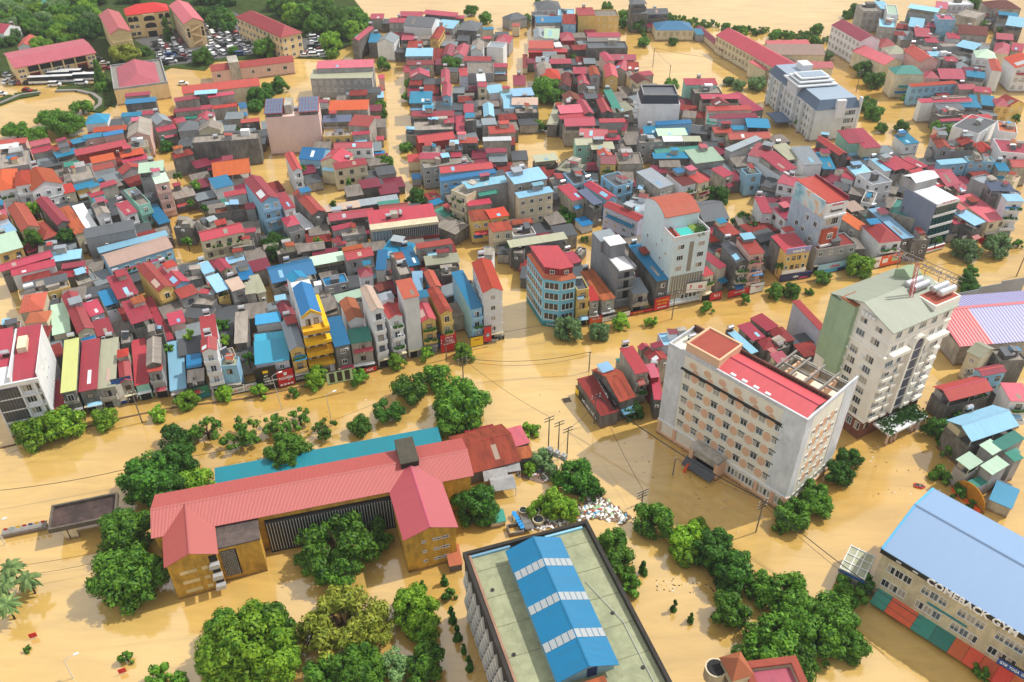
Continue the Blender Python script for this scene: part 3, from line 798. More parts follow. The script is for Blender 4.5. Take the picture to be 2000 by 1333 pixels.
1160 752 1260 732 1192 585 6 s B d n
1000 652 1170 742 1160 590 6 s B . n
920 772 1000 777 1002 620 6 s B w n
1090 827 1190 797 1122 620 13 f C d k
1125 1002 1250 972 1192 830 17 s E w nB
1195 947 1280 942 1276 780 6 s L d n
800 832 910 822 872 750 10 h Q w w
1340 922 1420 902 1362 775 8 g E g n
1410 1117 1505 1092 1402 905 9 g U y Bwa
880 1102 975 1072 892 890 12 g N w Bwa
700 1177 825 1142 762 985 11 g E w n
620 1032 820 972 802 910 9 s M f n
1010 1162 1115 1122 1042 980 9 g R w Bw
1270 1172 1390 1157 1292 960 8 g R y Bwa
940 942 1045 907 1002 860 8 s K d n
270 882 390 832 350 775 13.4 g B w n
1640 1082 1732 1057 1586 770 11 s B b Bw
1735 952 1895 932 1802 700 14 g O w Bwl
1720 700 1830 740 1800 640 9 f C w n
0 1192 200 1172 182 1095 6 s A w n
0 1332 232 1312 207 1245 7 s A w n
255 1400 372 1370 302 1150 7.5 g G y Bw
210 1152 312 1122 252 1010 7 g Q f n
0 962 75 937 22 800 7 s V . n
1640 407 1785 382 1772 300 8 s U y w
1785 392 1925 352 1906 280 8.4 s O y wa
1620 292 1800 262 1792 220 9 s R f n
1790 477 1912 452 1902 410 7 s E w n
1420 97 1852 32 1822 2 8 s B b w
1600 157 1935 107 1902 50 10 s L g n
1190 82 1265 77 1262 30 3 s B . n
1325 242 1415 212 1372 165 3 s Q . n
1360 292 1420 252 1400 212 3 s B . n
1390 320 1450 395 1500 345 3 s T . n
590 620 690 600 680 540 5 f C d n
340 640 530 610 520 550 6 e C d n
430 1000 560 980 520 880 5 f C d n
1290 910 1330 1000 1420 960 5 f C d n
170 900 270 960 310 900 5 f C d n
1420 820 1530 810 1500 740 6 f C d n
60 620 180 600 170 560 5 e C d n
150 1010 240 1000 220 960 5 s L . n
1000 860 1085 840 1060 790 5 f C d n
@G 1000 330 3.92
470 130 625 97 545 2 8 f D b wr
795 140 935 105 812 18 8 f D b wl
465 247 570 222 442 110 8 s R f wn
625 282 690 257 567 145 8 s S d n
730 247 797 215 622 92 8 g R b n
715 285 968 415 1012 367 10 e R v w
540 442 627 420 562 360 3 s B . n
890 302 1020 362 1032 250 4 s G . n
1475 402 1690 387 1522 247 7 e D d n
1130 142 1270 120 1062 0 8 s G f w
1310 132 1420 107 1282 2 8 s K w wa
1430 112 1522 87 1392 0 8 s R c wa
1620 62 1712 40 1602 -20 7 s R f w
1790 55 1900 32 1872 -22 8 f D b w
0 432 165 412 152 375 8 s U d n
0 532 172 492 166 425 7 f C w w
-20 612 415 532 402 475 7 s V d n
470 722 552 712 462 630 6 s R . n
1110 865 1212 842 988 567 8 s B d Bw
690 1012 797 988 618 765 7 s U f B
490 940 587 916 547 812 7 f D y Bwa
590 1017 667 1002 622 890 6 s O f B
920 972 1032 942 985 820 5 s G f B
1650 522 1752 492 1642 395 9 s Q d n
1820 657 1942 642 1832 510 9 s R p Bwa
1715 732 1812 712 1702 560 8 g D d Bwa
1585 772 1642 742 1502 630 8 s R f wn
1470 832 1542 802 1492 740 7 s R c Bw
1520 562 1642 547 1610 500 6 s O d n
1900 350 1975 330 1950 200 9 s R w n
480 560 520 640 560 700 2.5 f C d n
1080 300 1150 380 1250 300 2.5 f C d n
300 130 420 110 400 40 6 f C d n
930 220 1060 260 1080 130 5 f C d n
20 640 110 660 100 560 6 f C d n
1540 660 1640 740 1700 680 6 f C d n
@H 1500 330 3.92
60 105 200 132 255 70 8 s R w w
132 392 230 372 122 280 9 s R w wla
150 592 282 570 162 480 8 s R d n
690 472 770 442 592 320 7 s O f wl
850 577 1015 547 882 408 6.6 h R w Bwa
1030 542 1112 520 852 290 7.4 s L d B
640 332 742 312 662 240 7 s N f n
800 132 942 92 832 2 9 f G w wl
700 252 800 270 850 180 7 f C w w
1690 407 1842 380 1562 188 8 s P c Bw
1580 427 1692 407 1462 290 7 s L d n
1430 422 1532 417 1452 360 6 s R d n
1830 220 1932 180 1662 30 11 f G g n
1720 160 1925 185 1830 105 11.6 s S d n
1830 252 1962 247 1922 190 9 s L w Bwa
1372 142 1482 112 1272 0 7 e R f n
1270 142 1382 132 1162 0 7 s R f n
1780 72 1882 92 1962 60 10 f N c wa
1460 185 1540 165 1480 90 5 s P . n
560 60 660 90 700 30 6 s R w n
940 330 1220 420 1240 290 9 f T f n
840 540 900 640 1000 560 4 f M c n
1100 560 1230 540 1200 470 7 f C d wa
480 660 600 640 540 520 5 s Q w n
@I 0 660 3.92
465 422 587 402 602 0 7 s Y d B
600 417 747 390 765 0 7 s R d Bv
752 387 895 375 897 0 7.3 s V f Bv
910 357 1007 325 1000 150 7 g R f B
900 152 990 140 980 80 8 h O f n
1030 370 1145 345 1112 0 7 s R t Bw
1122 217 1240 200 1232 0 9 g C d n
1130 262 1245 250 1240 205 8.5 s R g Bwa
1297 412 1427 382 1402 10 6 s L v B
1435 232 1552 222 1532 120 5.4 s B d n
1440 342 1572 330 1555 235 5 s C d n
1545 110 1672 97 1652 0 12 g R w Bwa
1690 212 1832 222 1822 150 8 f V b Bw
415 552 505 532 452 322 4 s Q . n
1700 180 1810 140 1790 60 7 f C f n
@J 500 660 3.92
0 202 267 172 232 0 8 s A v Bw
600 74 722 47 652 -174 8 s B d B
722 50 892 20 862 -90 7.6 s T f B
@K 1000 660 3.92
680 607 815 560 632 275 4 s Q d n
815 517 917 445 737 188 6 e U d n
945 282 1052 258 926 58 9.5 s R f wr
1080 217 1190 162 1132 65 7 g R f n
990 100 1060 70 1030 40 6 g R f n
1060 312 1127 297 1092 190 8 s P r n
1075 482 1145 467 1132 220 6 s R d w
1160 62 1400 40 1340 -60 8 f L v n
-370 1070 48 935 -70 645 3.4 e U d n
20 940 158 912 140 820 3.5 s U d n
24 827 157 808 59 678 2.8 s P d n
@L 1500 660 3.92
1500 102 1625 150 1762 87 8 e V c wl
1640 302 1822 257 1762 195 8 e R b w
1390 490 1727 402 1592 290 7 e R d n
1840 502 1990 470 1962 330 8 s P w w
1560 812 1902 667 1722 500 8 e L d n
1800 872 1962 770 1882 700 7 s T g n
1720 902 1802 850 1702 770 7 s M g n
1545 1012 1652 950 1542 870 6.6 s M g n
1720 1057 1842 970 1752 895 6.4 s M g n
1890 952 1962 920 1882 850 6.6 s T g n
1590 1160 1690 1100 1640 1040 4 s T . n
1660 1240 1850 1290 1960 1160 3 s B . n
1760 195 1960 160 1920 60 7 f C d n
-20 30 60 120 160 60 6 f C d n
0 90 130 210 165 185 7 s P d n
@M 0 0 1
1470 670 1490 657 1465 625 6.5 s R d n
1498 647 1523 637 1488 612 6.5 s Q d n
1522 672 1552 664 1528 637 6 h Q d n
1491 687 1518 680 1505 657 6 h Q d n
1468 690 1485 687 1435 647 6 s L d n
1425 668 1432 662 1398 645 6.5 s Q d n
1599 647 1610 640 1562 583 9 s R v n
1518 712 1542 704 1528 684 7 s P f n
1838 592 1846 588 1800 560 4 s D d n
1013.5 388 1082 375 1072.8 363.8 12.5 s L c w
1004.5 360.6 1070 348.5 1052 325.5 14.6 s L f w
912.7 369.5 992.4 355.5 983.5 342.7 12.6 s L g n
889 371 911 389 935 366 11.5 f C c wa
375.5 279 508 272 506 257 9.5 f C d n
1672 350 1700 340 1690 318 7 s L f n
1090 330 1130 345 1140 320 6 f V d n
1045 318 1090 312 1085 298 6.5 s V d n
1595 490 1673 476 1650 452 7 f Q g B
1130 378 1150 392 1165 372 6 f C d n
860 440 890 465 905 440 4 s C d n
960 455 1000 448 995 430 8 s U c wa
540 500 580 490 575 470 5 f C d n
150 560 190 545 180 520 5 f C f n
'''

def build_houses():
    rng = random.Random(11); ox = oy = 0; sc_ = 1
    for ln in DATA.strip().split('\n'):
        f = ln.split()
        if f[0][0] == '@': ox, oy, sc_ = map(float, f[1:]); continue
        p = [float(q) for q in f[:6]]; P = [(ox + p[2*i]/sc_, oy + p[2*i+1]/sc_) for i in range(3)]
        house(*P, float(f[6]), f[7], f[8], f[9], f[10], rng)
build_houses()
# ------------------------------------------------------------------ landmark buildings
class Bld:
    def __init__(s, name, label, cat, A, B, C, h, L=False, ext=(0, 0, 0), zC=None):
        a, b = un(*A, h), un(*B, h); c = un(*C, h if zC is None else zC)
        if L: c = b + c - a
        s.O, s.a, s.W, s.D = rectfit(a.copy(), b.copy(), c.copy()); s.h = h
        u = Vector((math.cos(s.a), math.sin(s.a), 0)); v = Vector((-u.y, u.x, 0))
        s.O = s.O - u*ext[0] - v*ext[2]; s.W += ext[0] + ext[1]; s.D += ext[2]
        s.u, s.v = u, v; FOOT.append((s.O.copy(), s.a, s.W, max(s.D, 10)))
        s.t = thing(name, label, cat, s.O, s.a)
    def loc(s, p): d = Vector(p) - s.O; return (d.dot(s.u), d.dot(s.v), p[2])
    def P(s, name, mb, mats, parent=None): return part(name, mb, mats, parent or s.t)
    def box(s, name, mats, *dims, parent=None): return part(name, MB().box(*dims), mats, parent or s.t)
    def win(s, f, x, z, w, h, st='w', off=0.0, name='window'):
        if f == 'f': return window(s.t, (x, off, z), 0, w, h, st, name)
        if f == 'r': return window(s.t, (s.W-off, x, z), math.pi/2, w, h, st, name)
        return window(s.t, (off, x, z), -math.pi/2, w, h, st, name)
TXT = {}
def text_mesh(s, mat, bold=.0):
    k = (s, mat.name, bold)
    if k in TXT: return TXT[k]
    cu = bpy.data.curves.new('lettering', 'FONT'); cu.body = s; cu.extrude = .03; cu.offset = bold; cu.resolution_u = 2
    ob = bpy.data.objects.new('lettering', cu); me = bpy.data.meshes.new_from_object(ob)
    bpy.data.objects.remove(ob); xs = [v.co.x for v in me.vertices]; ys = [v.co.y for v in me.vertices]
    x0, x1, y0, y1 = min(xs), max(xs), min(ys), max(ys); cx, cy = (x0+x1)/2, (y0+y1)/2
    for v in me.vertices: v.co = ((v.co.x-cx), -v.co.z, (v.co.y-cy))
    me.materials.clear(); me.materials.append(mat); TXT[k] = (me, x1-x0, y1-y0); return TXT[k]
def lettering(parent, s, loc, rz, width, height, mat, bold=.012):
    me, w_, h_ = text_mesh(s, mat, bold); o = link('lettering', me, parent, loc, rz)
    k = height / h_; kx = min(k, width / w_) if width else k; o.scale = (kx, 1, min(k, kx*1.6)); return o
INK = {c: plain('ink_' + c, v, .5) for c, v in dict(w=(240, 240, 238), k=(24, 24, 26), r=(200, 30, 38), y=(248, 206, 30), b=(26, 84, 160), n=(24, 40, 90), g=(20, 120, 90), o=(226, 90, 40), p=(200, 60, 110), s=(70, 160, 200), t=(20, 130, 140), c=(150, 150, 150), l=(160, 206, 226), m=(170, 200, 150)).items()}
def sign(p0, p1, z0, hgt, bgc, lines, label, name='signboard', thick=.25, extra=None):
    a, b = un(*p0, z0), un(*p1, z0); d = b - a; ang = math.atan2(d.y, d.x); W = d.length
    t = thing(name, label, 'sign', a, ang); m = MB().box(0, W, -.05, thick, 0, hgt); part('board', m, INK[bgc], t)
    part('frame_bar', MB().box(-.06, W+.06, -.09, thick, hgt, hgt+.1), BLACKM, t); part('frame_bar', MB().box(-.06, W+.06, -.09, thick, -.1, 0), BLACKM, t)
    for s, c, fx, fz, fw, fh in lines: lettering(t, s, (W*fx, -.08, hgt*fz), 0, W*fw, hgt*fh, INK[c])
    for k, (c, x0, x1, z0_, z1) in enumerate(extra or []): part('printed_panel', MB().box(W*x0, W*x1, -.075-.004*k, -.05, hgt*z0_, hgt*z1), INK[c], t)
    return t
PEACH = wall_mat('peach', (226, 184, 152), .15); CREAM = wallm('c'); IVORY = wall_mat('ivory', (240, 236, 220), .15); RENDER = wall_mat('old_render', (220, 224, 230), .34)
# ---- chequered office block
b = Bld('office_block', 'seven-storey cream and peach chequered office block with grey end strips and red roof', 'office block', (1307, 672.5), (1577, 823), (1676, 738), 24.5)
W, D = b.W, b.D
RD = D*.45; xr = W*.58
q = MB(); q.prism([(.01, .01), (W-.01, .01), (W-.01, D-.01), (xr, D-.01), (xr, RD), (.01, RD)], -1.5, 20.5); q.box(.01, W-.01, .01, RD, 20.5, 24); b.P('wall', q, IVORY)
b.box('end_strip', RENDER, -.06, W*.13, -.06, .3, 4.2, 24.1); b.box('end_strip', RENDER, W*.85, W+.06, -.06, .3, 4.2, 24.1)
b.box('side_strip', RENDER, W-.3, W+.07, .3, D*.13, 4.2, 24.1); b.box('side_strip', RENDER, W-.3, W+.07, D*.76, D, 4.2, 24.1)
b.box('side_wall', IVORY, W-.3, W-.005, RD, D, 20.5, 24.1)
q = MB(); q.box(-.1, W+.1, -.1, .3, 24.1, 24.9); q.box(W-.3, W+.1, .3, D, 24.1, 24.9); q.box(-.1, .3, .3, RD, 24.1, 24.9); b.P('parapet', q, RENDER)
b.box('rear_parapet', wall_mat('old_brick', (120, 84, 70), .7), .3, W-.3, RD-.4, RD, 24, 25.6)
for k in range(24): b.box('parapet_opening', DARK, W*.4+k*W*.58/24, W*.4+k*W*.58/24+.32, RD-.45, RD-.4, 24.6, 25.2)
q = MB(); q.box(xr, W-.3, D-.3, D, 20.5, 22.6); q.box(xr, xr+.3, RD, D-.3, 20.5, 22.6); b.P('low_parapet', q, wallm('f'))
for k in range(5): b.box('frame_beam', CONC, xr+(W-xr-.5)*k/4, xr+(W-xr-.5)*k/4+.35, RD, D-.3, 23.6, 24.0)
for k in range(3): b.box('frame_beam', CONC, xr, W-.3, RD+(D-RD-.6)*(k+.5)/3, RD+(D-RD-.6)*(k+.5)/3+.3, 23.2, 23.6)
for k in range(3): b.box('room_wall', PEACH, xr+(W-xr)*(.12+.3*k), xr+(W-xr)*(.14+.3*k)+.2, RD+.3, D-.5, 20.5, 22.8); b.box('dark_room', DARK, xr+(W-xr)*(.18+.3*k), xr+(W-xr)*(.34+.3*k), RD+.2, RD+2.2, 20.5, 20.7)
q = MB(); x0, x1 = W*.37, W-.4; q.xprism([(.35, 24.6), (RD*.5, 25.7), (RD-.5, 24.8), (RD-.5, 24.7), (RD*.5, 25.6), (.35, 24.5)], x0, x1); b.P('roof', q, roof_mat('faded_red', (186, 76, 82), 'x', .35, 1.6, .45, .4))
q = MB(); q.xprism([(RD*.5-.2, 25.68), (RD*.5, 25.78), (RD*.5+.2, 25.68)], x0, x1); b.P('ridge_cap', q, roofm('Q', 'x'))
for k in range(4): part('vent', MB().box(x0+2.6+k*2.6, x0+3.7+k*2.6, .6, 1.2, 24.75, 25.0), FRAME, b.t)
b.box('machine_room', PEACH, W*.12, W*.37, .35, RD*.98, 24, 26.6)
q = MB(); q.box(W*.12+.35, W*.37-.35, .7, RD*.98-.35, 26.55, 26.62); b.P('machine_room_roof', q, roofm('E', 'x'))
q = MB(); q.box(W*.12-.1, W*.37+.1, .25, .65, 26.6, 26.9); q.box(W*.12-.1, W*.37+.1, RD*.98-.3, RD*.98+.1, 26.6, 26.9); q.box(W*.12-.1, W*.12+.3, .65, RD*.98-.3, 26.6, 26.9); q.box(W*.37-.3, W*.37+.1, .65, RD*.98-.3, 26.6, 26.9); b.P('parapet', q, PEACH)
tank(b.t, (W*.06, RD*.6, 24.2), 1.2)
b.box('ledge', BLACKM, W*.12, W*.86, -.5, 0, 20.6, 20.85)
pm = MB(); pts = [(.95*math.cos(i*math.pi/6), 1.12*math.sin(i*math.pi/6)) for i in range(12)]
pm.yprism([(x*(1 if abs(x) < .8 else .96), z) for x, z in pts], -.05, .02); pmesh = pm.mesh('peach_panel', PEACH)
for r_ in range(5):
    z = 19.3 - 3.28*r_
    for c_ in range(7):
        x = W*(.17 + .107*c_ + .005*c_); b.win('f', x, z, 1.5, 1.35)
        part('window_hood', MB().box(x-.8, x+.8, -.22, 0, z+.8, z+.88), BLACKM, b.t)
        if c_ < 6: o = link('peach_panel', pmesh, b.t, (x + W*.056, 0, z - .1 + (.9 if r_ == 0 else 0))); o.scale = (1, 1, 1.5 if r_ == 0 else 1)
    for c_ in range(4):
        y = D*(.22 + .15*c_); b.win('r', y, z, 1.0, 1.2)
        if c_ < 3: o = link('peach_panel', pmesh, b.t, (W, y + D*.075, z), math.pi/2)
for c_ in range(6): o = link('peach_panel', pmesh, b.t, (W*(.2+.112*c_), 0, 22.4)); o.scale = (1, 1, .7)
b.box('plinth', PEACH, -.2, W+.2, -.25, D, -1.5, 1.0); b.box('pilaster', PEACH, W-.9, W+.25, -.3, .6, -1.5, 4.2)
for fx in (0.0, .13, .3, .78, .9): b.box('pilaster', PEACH, W*fx, W*fx+.8, -.28, .1, -1.5, 3.9)
b.box('string_course', wallm('w'), -.15, W+.15, -.2, .1, 3.9, 4.4)
for k in range(15): b.win('f', W*(.59 + .027*k), 2.4, .72, 1.9, 'w')
for k in range(10): b.win('r', D*(.08 + .09*k), 2.4, 1.0, 1.6, 'w')
q = MB(); q.box(W*.33, W*.56, -3.0, 0, 4.6, 5.3); b.P('portico_roof', q, wallm('f'))
q = MB(); q.box(W*.34, W*.55, -2.7, 0, 3.2, 4.5); b.P('portico_front', q, wallm('f'))
for fx in (.33, .53): b.box('portico_pier', PEACH, W*fx, W*fx+.9, -2.9, 0, -1.5, 4.6)
b.box('doorway', DARK, W*.36, W*.53, -1.2, 0, -1.5, 3.2)
q = MB(); q.xprism([(-4.6, .9), (-2.7, 2.2), (-2.7, 2.0), (-4.6, .7)], W*.32, W*.55); b.P('awning', q, roofm('D', 'x'))
# ---- hotel
b = Bld('hotel', 'tall cream hotel with pale green gabled roof, green stair shaft and brown base', 'hotel', (1628, 574), (1745, 647), (1868, 597), 29.5)
W, D = b.W, b.D; GR = wall_mat('pale_green_wall', (160, 182, 150), .2); HB = wall_mat('brown_stone', (142, 88, 72), .3); HI = wall_mat('hotel_cream', (240, 236, 226), .14)
q = MB(); q.yprism([(0, 5.5), (W, 5.5), (W, 29.4), (W*.5, 31.7), (0, 29.4)], .0, D); b.P('wall', q, HI)
q = MB(); q.yprism([(-.6, 29.4), (W/2, 32), (W+.6, 29.4), (W+.6, 29.6), (W/2, 32.2), (-.6, 29.6)], -.7, D+.5); b.P('roof', q, roof_mat('hotel_roof', (152, 158, 142), 'y', .3, 1.2, .5, .3))
b.box('base', HB, .15, W-.15, .15, D-.1, -1.5, 5.2); b.box('cornice', HI, -.3, W+.3, -.3, D, 5.2, 5.6)
b.box('cornice', HI, -.35, W+.4, -.4, D+.1, 22.6, 23.0); b.box('cornice', HI, -.2, W+.25, -.25, D, 26.0, 26.3)
b.box('stair_shaft', GR, W*.18, W*.42, -1.2, 2.8, -1.5, 30.5); b.box('shaft_roof', roofm('E'), W*.17, W*.43, -1.3, 2.9, 30.5, 30.7)
b.box('green_wing', GR, -.3, W*.18, -.8, D*.35, 14, 29.3)
b.box('lower_wing', HI, -.2, W*.18, -.7, D*.35, -1.5, 13.9)
for r_ in range(6):
    z = 20.4 - 2.75*r_
    for fx in (.53, .80): b.win('f', W*fx, z, 2.0, 1.8); part('air_conditioner', MB().box(W*fx-2.0, W*fx-1.2, -.5, 0, z-.6, z), FRAME, b.t)
    for fy, ww in ((.11, 2.4), (.27, 1.2), (.67, 1.2), (.85, 2.4)):
        b.win('r', D*fy, z, ww, 1.8); part('balcony', MB().box(W, W+.9, D*fy-ww/2-.2, D*fy+ww/2+.2, z-1.15, z-.45), HI, b.t)
b.box('curtain_wall', plain('tinted_glass', (84, 88, 108), .15, 0, .6), W, W+.8, D*.40, D*.55, 6.2, 24.2)
for k in range(7): part('glazing_bar', MB().box(W+.8, W+.86, D*.40, D*.55, 6.6+k*2.6, 6.75+k*2.6), HI, b.t)
for y in (.37, .55): b.box('arch_pier', HI, W-.1, W+1.1, D*y, D*(y+.03), 5.6, 24)
q = MB(); n = 8
for k in range(n):
    a0, a1 = math.pi*k/n, math.pi*(k+1)/n; c0 = D*.475; r0, r1 = D*.075, D*.105
    pa = [(c0-r0*math.cos(a0), 24+r0*math.sin(a0)), (c0-r1*math.cos(a0), 24+r1*math.sin(a0)), (c0-r1*math.cos(a1), 24+r1*math.sin(a1)), (c0-r0*math.cos(a1), 24+r0*math.sin(a1))]
    q.xprism(pa, W-.1, W+1.1)
b.P('arch', q, HI)
for k in range(5): window(b.t, (W+.02, D*(.12+.19*k), 27.9), math.pi/2, 2.2 if k == 2 else 1.6, 1.6, 'w')
for fy in (.1, .22, .72, .86): window(b.t, (W+.02, D*fy, 24.6), math.pi/2, 1.7, 1.5, 'w')
for y0, y1 in ((.04, .33), (.63, .97)): b.box('balcony', HI, W, W+1.3, D*y0, D*y1, 22.9, 23.7)
for fx in (.55, .8): b.win('f', W*fx, 24.9, 2.2, 1.6, 'w'); b.win('f', W*fx, 28.0, 1.8, 1.3, 'w')
for k in range(4): part('air_conditioner', MB().box(W*.5+k*.9, W*.5+.75+k*.9, -.6, 0, 29.4, 30.3), FRAME, b.t)
b.box('tank_platform', HI, W*.42, W*.98, D*.66, D*1.08, 29, 31.2); b.box('platform_floor', roofm('E'), W*.44, W*.96, D*.68, D*1.06, 31.2, 31.25)
q = MB(); q.yprism([(W*.15, 29.5), (W*.4, 29.5), (W*.4, 32.2), (W*.28, 33.4), (W*.15, 32.2)], D*.8, D*1.0); b.P('lift_room', q, wall_mat('pale_green_wall', (150, 176, 138)))
TL = MB(); TL.tube([(-2.3, 0, 0), (-2.2, 0, 0), (2.2, 0, 0), (2.3, 0, 0)], [.5, .8, .8, .5], 12); TL = TL.mesh('water_tank', STEEL)
for k, (fx, fy) in enumerate(((.5, .73), (.61, .73), (.76, .9), (.87, .9))): link('water_tank', TL, b.t, (W*fx, D*fy+.4, 32.4), math.pi/2)
q = MB()
for k in range(9): q.box(W+1.3, W+1.55, 0, .01, 0, .01) if False else None
b.box('canopy', wallm('w'), W+.1, W+4.6, D*.2, D*.86, 3.0, 3.5)
for fy in (.21, .3, .36, .66, .72, .84): part('canopy_column', MB().cyl(W+4.2, D*fy, -1.5, 3.0, .28, 8), wall_mat('pinkish_column', (214, 186, 170), .2), b.t)
for k in range(16):
    rr = random.Random(k); o = link('planter_shrub', bush_mesh(k % 5), b.t, (W+rr.uniform(.8, 4), D*rr.uniform(.23, .83), 3.5)); o.scale = (1.6, 1.6, 1.5)
for fy in (.08, .3, .52, .74, .93): b.win('r', D*fy, 3.6, 1.8, 1.8, 'b', .13)
for fx in (.55, .78, .92): b.win('f', W*fx, 3.4, 1.3, 2.0, 'w', .13)
HOTEL = b
# rooftop letters on a lattice beyond the hotel
a, c = un(1742, 500, 27), un(1876, 560, 27); d = c - a
t = thing('rooftop_sign', 'white rooftop letters on a long steel lattice behind the hotel water tanks', 'sign', a, math.atan2(d.y, d.x)); L = d.length
for z in (0, 1.1, 2.2): part('rail', MB().box(0, L, -.08, .08, z, z+.12), plain('lattice_steel', (120, 104, 100), .6), t)
for k in range(18): part('strut', MB().tube([(L*k/18, 0, 0), (L*(k+1)/18, 0, 2.2)], .06, 4), MC['lattice_steel'], t)
for k in range(5): part('leg', MB().tube([(L*(k+.5)/5, 0, 0), (L*(k+.5)/5, 2.5, -8)], .1, 4), MC['lattice_steel'], t)
lettering(t, 'ĐÔNG Á  TƯỜNG  SAO', (L/2, -.15, 1.25), 0, L*.96, 1.3, INK['c'], .02)
a = un(1778, 590, 30)
t = thing('rooftop_mast', 'slanted red lattice mast standing on the green hotel roof', 'mast', a); 
for k in range(4): part('upright', MB().tube([(-.3+.6*(k % 2), -.3+.6*(k//2), -.8), (-1.2+.5*(k % 2), .2+.5*(k//2), 9)], .08, 4), INK['r'], t)
for k in range(9): part('brace', MB().tube([(-.3-.1*k, -.3, k), (.2-.1*k, .3, k+.9)], .05, 4), INK['w'], t)
# ---- gym hall
b = Bld('gym_hall', 'long cream gym hall with huge sky-blue gabled roof and white rooftop lettering', 'gym', (1719.2, 1071.5), (1998, 1238), (1821.9, 957), 12.0, L=True, ext=(0, 25, 0))
W, D = b.W, b.D; GY = wall_mat('gym_cream', (224, 212, 176), .45)
SKYB = roof_mat('pale_sky', (122, 150, 184), 'x', .06, 2.0, .4, .25)
b.box('wall', GY, .4, W, .5, D-.4, -1.5, 11.4)
q = MB(); q.xprism([(0, 11.9), (D*.55, 14.6), (D, 12.2), (D, 12.3), (D*.55, 14.72), (0, 12.02)], 0, W); b.P('roof', q, SKYB)
q = MB(); q.xprism([(D*.55-.3, 14.68), (D*.55, 14.85), (D*.55+.3, 14.68)], 0, W); b.P('ridge_cap', q, SKYB)
q = MB(); q.quad((-.06, 0, 11.5), (-.06, D*.55, 14.2), (-.06, D*.55, 14.9), (-.06, 0, 12.2)); q.quad((-.06, D*.55, 14.2), (-.06, D, 11.8), (-.06, D, 12.5), (-.06, D*.55, 14.9)); q.xprism([(0, 11.5), (D*.55, 14.2), (D, 11.8), (D, 12.4), (D*.55, 14.8), (0, 12.1)], -.05, .3); b.P('gable_trim', q, roof_mat('trim_blue', (84, 160, 220), 'y', .1, 1.0))
b.box('fascia', BLACKM, 0, W, -.02, .45, 10.9, 11.9)
gx0, gx1 = b.loc(un(1812, 1131, 11.4))[0], b.loc(un(1990, 1236, 11.4))[0]; lettering(b.t, 'COMEBACK GYM', ((gx0+gx1)/2, -.12, 11.4), 0, gx1-gx0, 1.5, INK['w'], .03)
for fx in (.06, .12): b.box('vent_plate', FRAME, W*fx, W*fx+.9, -.1, 0, 11.2, 11.5)
for r_, z in ((0, 8.2), (1, 4.4)):
    for k in range(int(W/6.2)):
        x0 = 2.6 + 6.2*k
        for j in range(3): b.win('f', x0+1.5*j, z, 1.35, 1.8, 'w', .5)
OR = roof_mat('awning_orange', (206, 92, 44), 'x', .3, 1.4, .5, .3, (150, 60, 30))
ax_ = [b.loc(un(x, y, 2))[0] for x, y in ((1692, 1180), (1722, 1197), (1775, 1228), (1850, 1272))] + [W*.97]
for x0, x1, mt in ((ax_[0], ax_[1], roofm('T')), (ax_[1], ax_[2], OR), (ax_[2], ax_[3], roofm('T')), (ax_[3], ax_[4], OR)):
    n = max(1, int((x1-x0)/2.4))
    for k in range(n): q = MB(); xa, xb = x0+(x1-x0)*k/n, x0+(x1-x0)*(k+1)/n-.06; q.xprism([(-2.2, .9+.02*(k % 2)), (.5, 2.4+.02*(k % 2)), (.5, 2.3), (-2.2, .8)], xa, xb); b.P('awning_sheet', q, mt)
b.box('blue_rail', INK['t'], W*.2, W*.34, .3, .5, 5.9, 6.2)
sgn = sign((1946, 1294), (2040, 1350), 5.2, 1.3, 'b', [('GYM  YOGA  DANCE', 'w', .4, .5, .7, .5)], 'blue and white shop banner across the upper windows of the gym hall')
b2 = Bld('glazed_annex', 'low annex with glazed white-framed roof at the corner of the gym hall', 'annex', (1640, 1108), (1690, 1132), (1712, 1085), 4.0)
W, D = b2.W, b2.D; b2.box('wall', wallm('f'), .1, W-.1, .1, D-.1, -1.5, 3.4); b2.box('roof', roofm('V'), 0, W, 0, D, 3.5, 3.7)
for k in range(4): b2.box('roof_bar', FRAME, W*k/3.2, W*k/3.2+.15, 0, D, 3.7, 3.8); b2.box('roof_bar', FRAME, 0, W, D*k/3.2, D*k/3.2+.15, 3.81, 3.9)
b2.box('edge_band', INK['b'], -.1, W+.1, -.12, 0, 3.0, 3.4)
# ---- flat olive-roofed block with blue shed
a_, b_, c_ = un(903.8, 1079.4, 17.3), un(1147, 1014.7, 17.3), un(1313.5, 1333, 17.3)
ext = (c_ - b_) * 1.25; A, B = a_ + ext, b_ + ext
O, a, W, D = rectfit(A.copy(), B.copy(), b_.copy())
t = thing('flat_roofed_block', 'big flat olive-roofed block with black parapet and a white triangular louvre wall', 'building', O, a)
OL = wall_mat('olive_membrane', (166, 172, 138), .4); SD = wall_mat('sooty_wall', (62, 58, 54), .6)
part('wall', MB().box(0.2, W-.2, .2, D-.2, -1.5, 16.2), SD, t); part('roof', MB().box(.6, W-.6, .6, D-.6, 16.2, 16.3), OL, t)
q = MB(); q.box(0, .6, 0, D, 16, 17.3); q.box(W-.6, W, 0, D, 16, 17.3); q.box(.6, W-.6, D-.6, D, 16, 17.3); q.box(.6, W-.6, 0, .6, 16, 17.3); part('parapet', q, SD, t)
for k in range(7): part('membrane_seam', MB().box(.65, W-.65, D*(k+.6)/7.3, D*(k+.6)/7.3+.12, 16.3, 16.33), wall_mat('seam', (136, 138, 108), .4), t)
for k, (fx, fy) in enumerate(((.12, .8), (.86, .55), (.1, .5), (.88, .3))): part('roof_drain', MB().cyl(W*fx, D*fy, 16.3, 16.5, .3, 8), BLACKM, t)
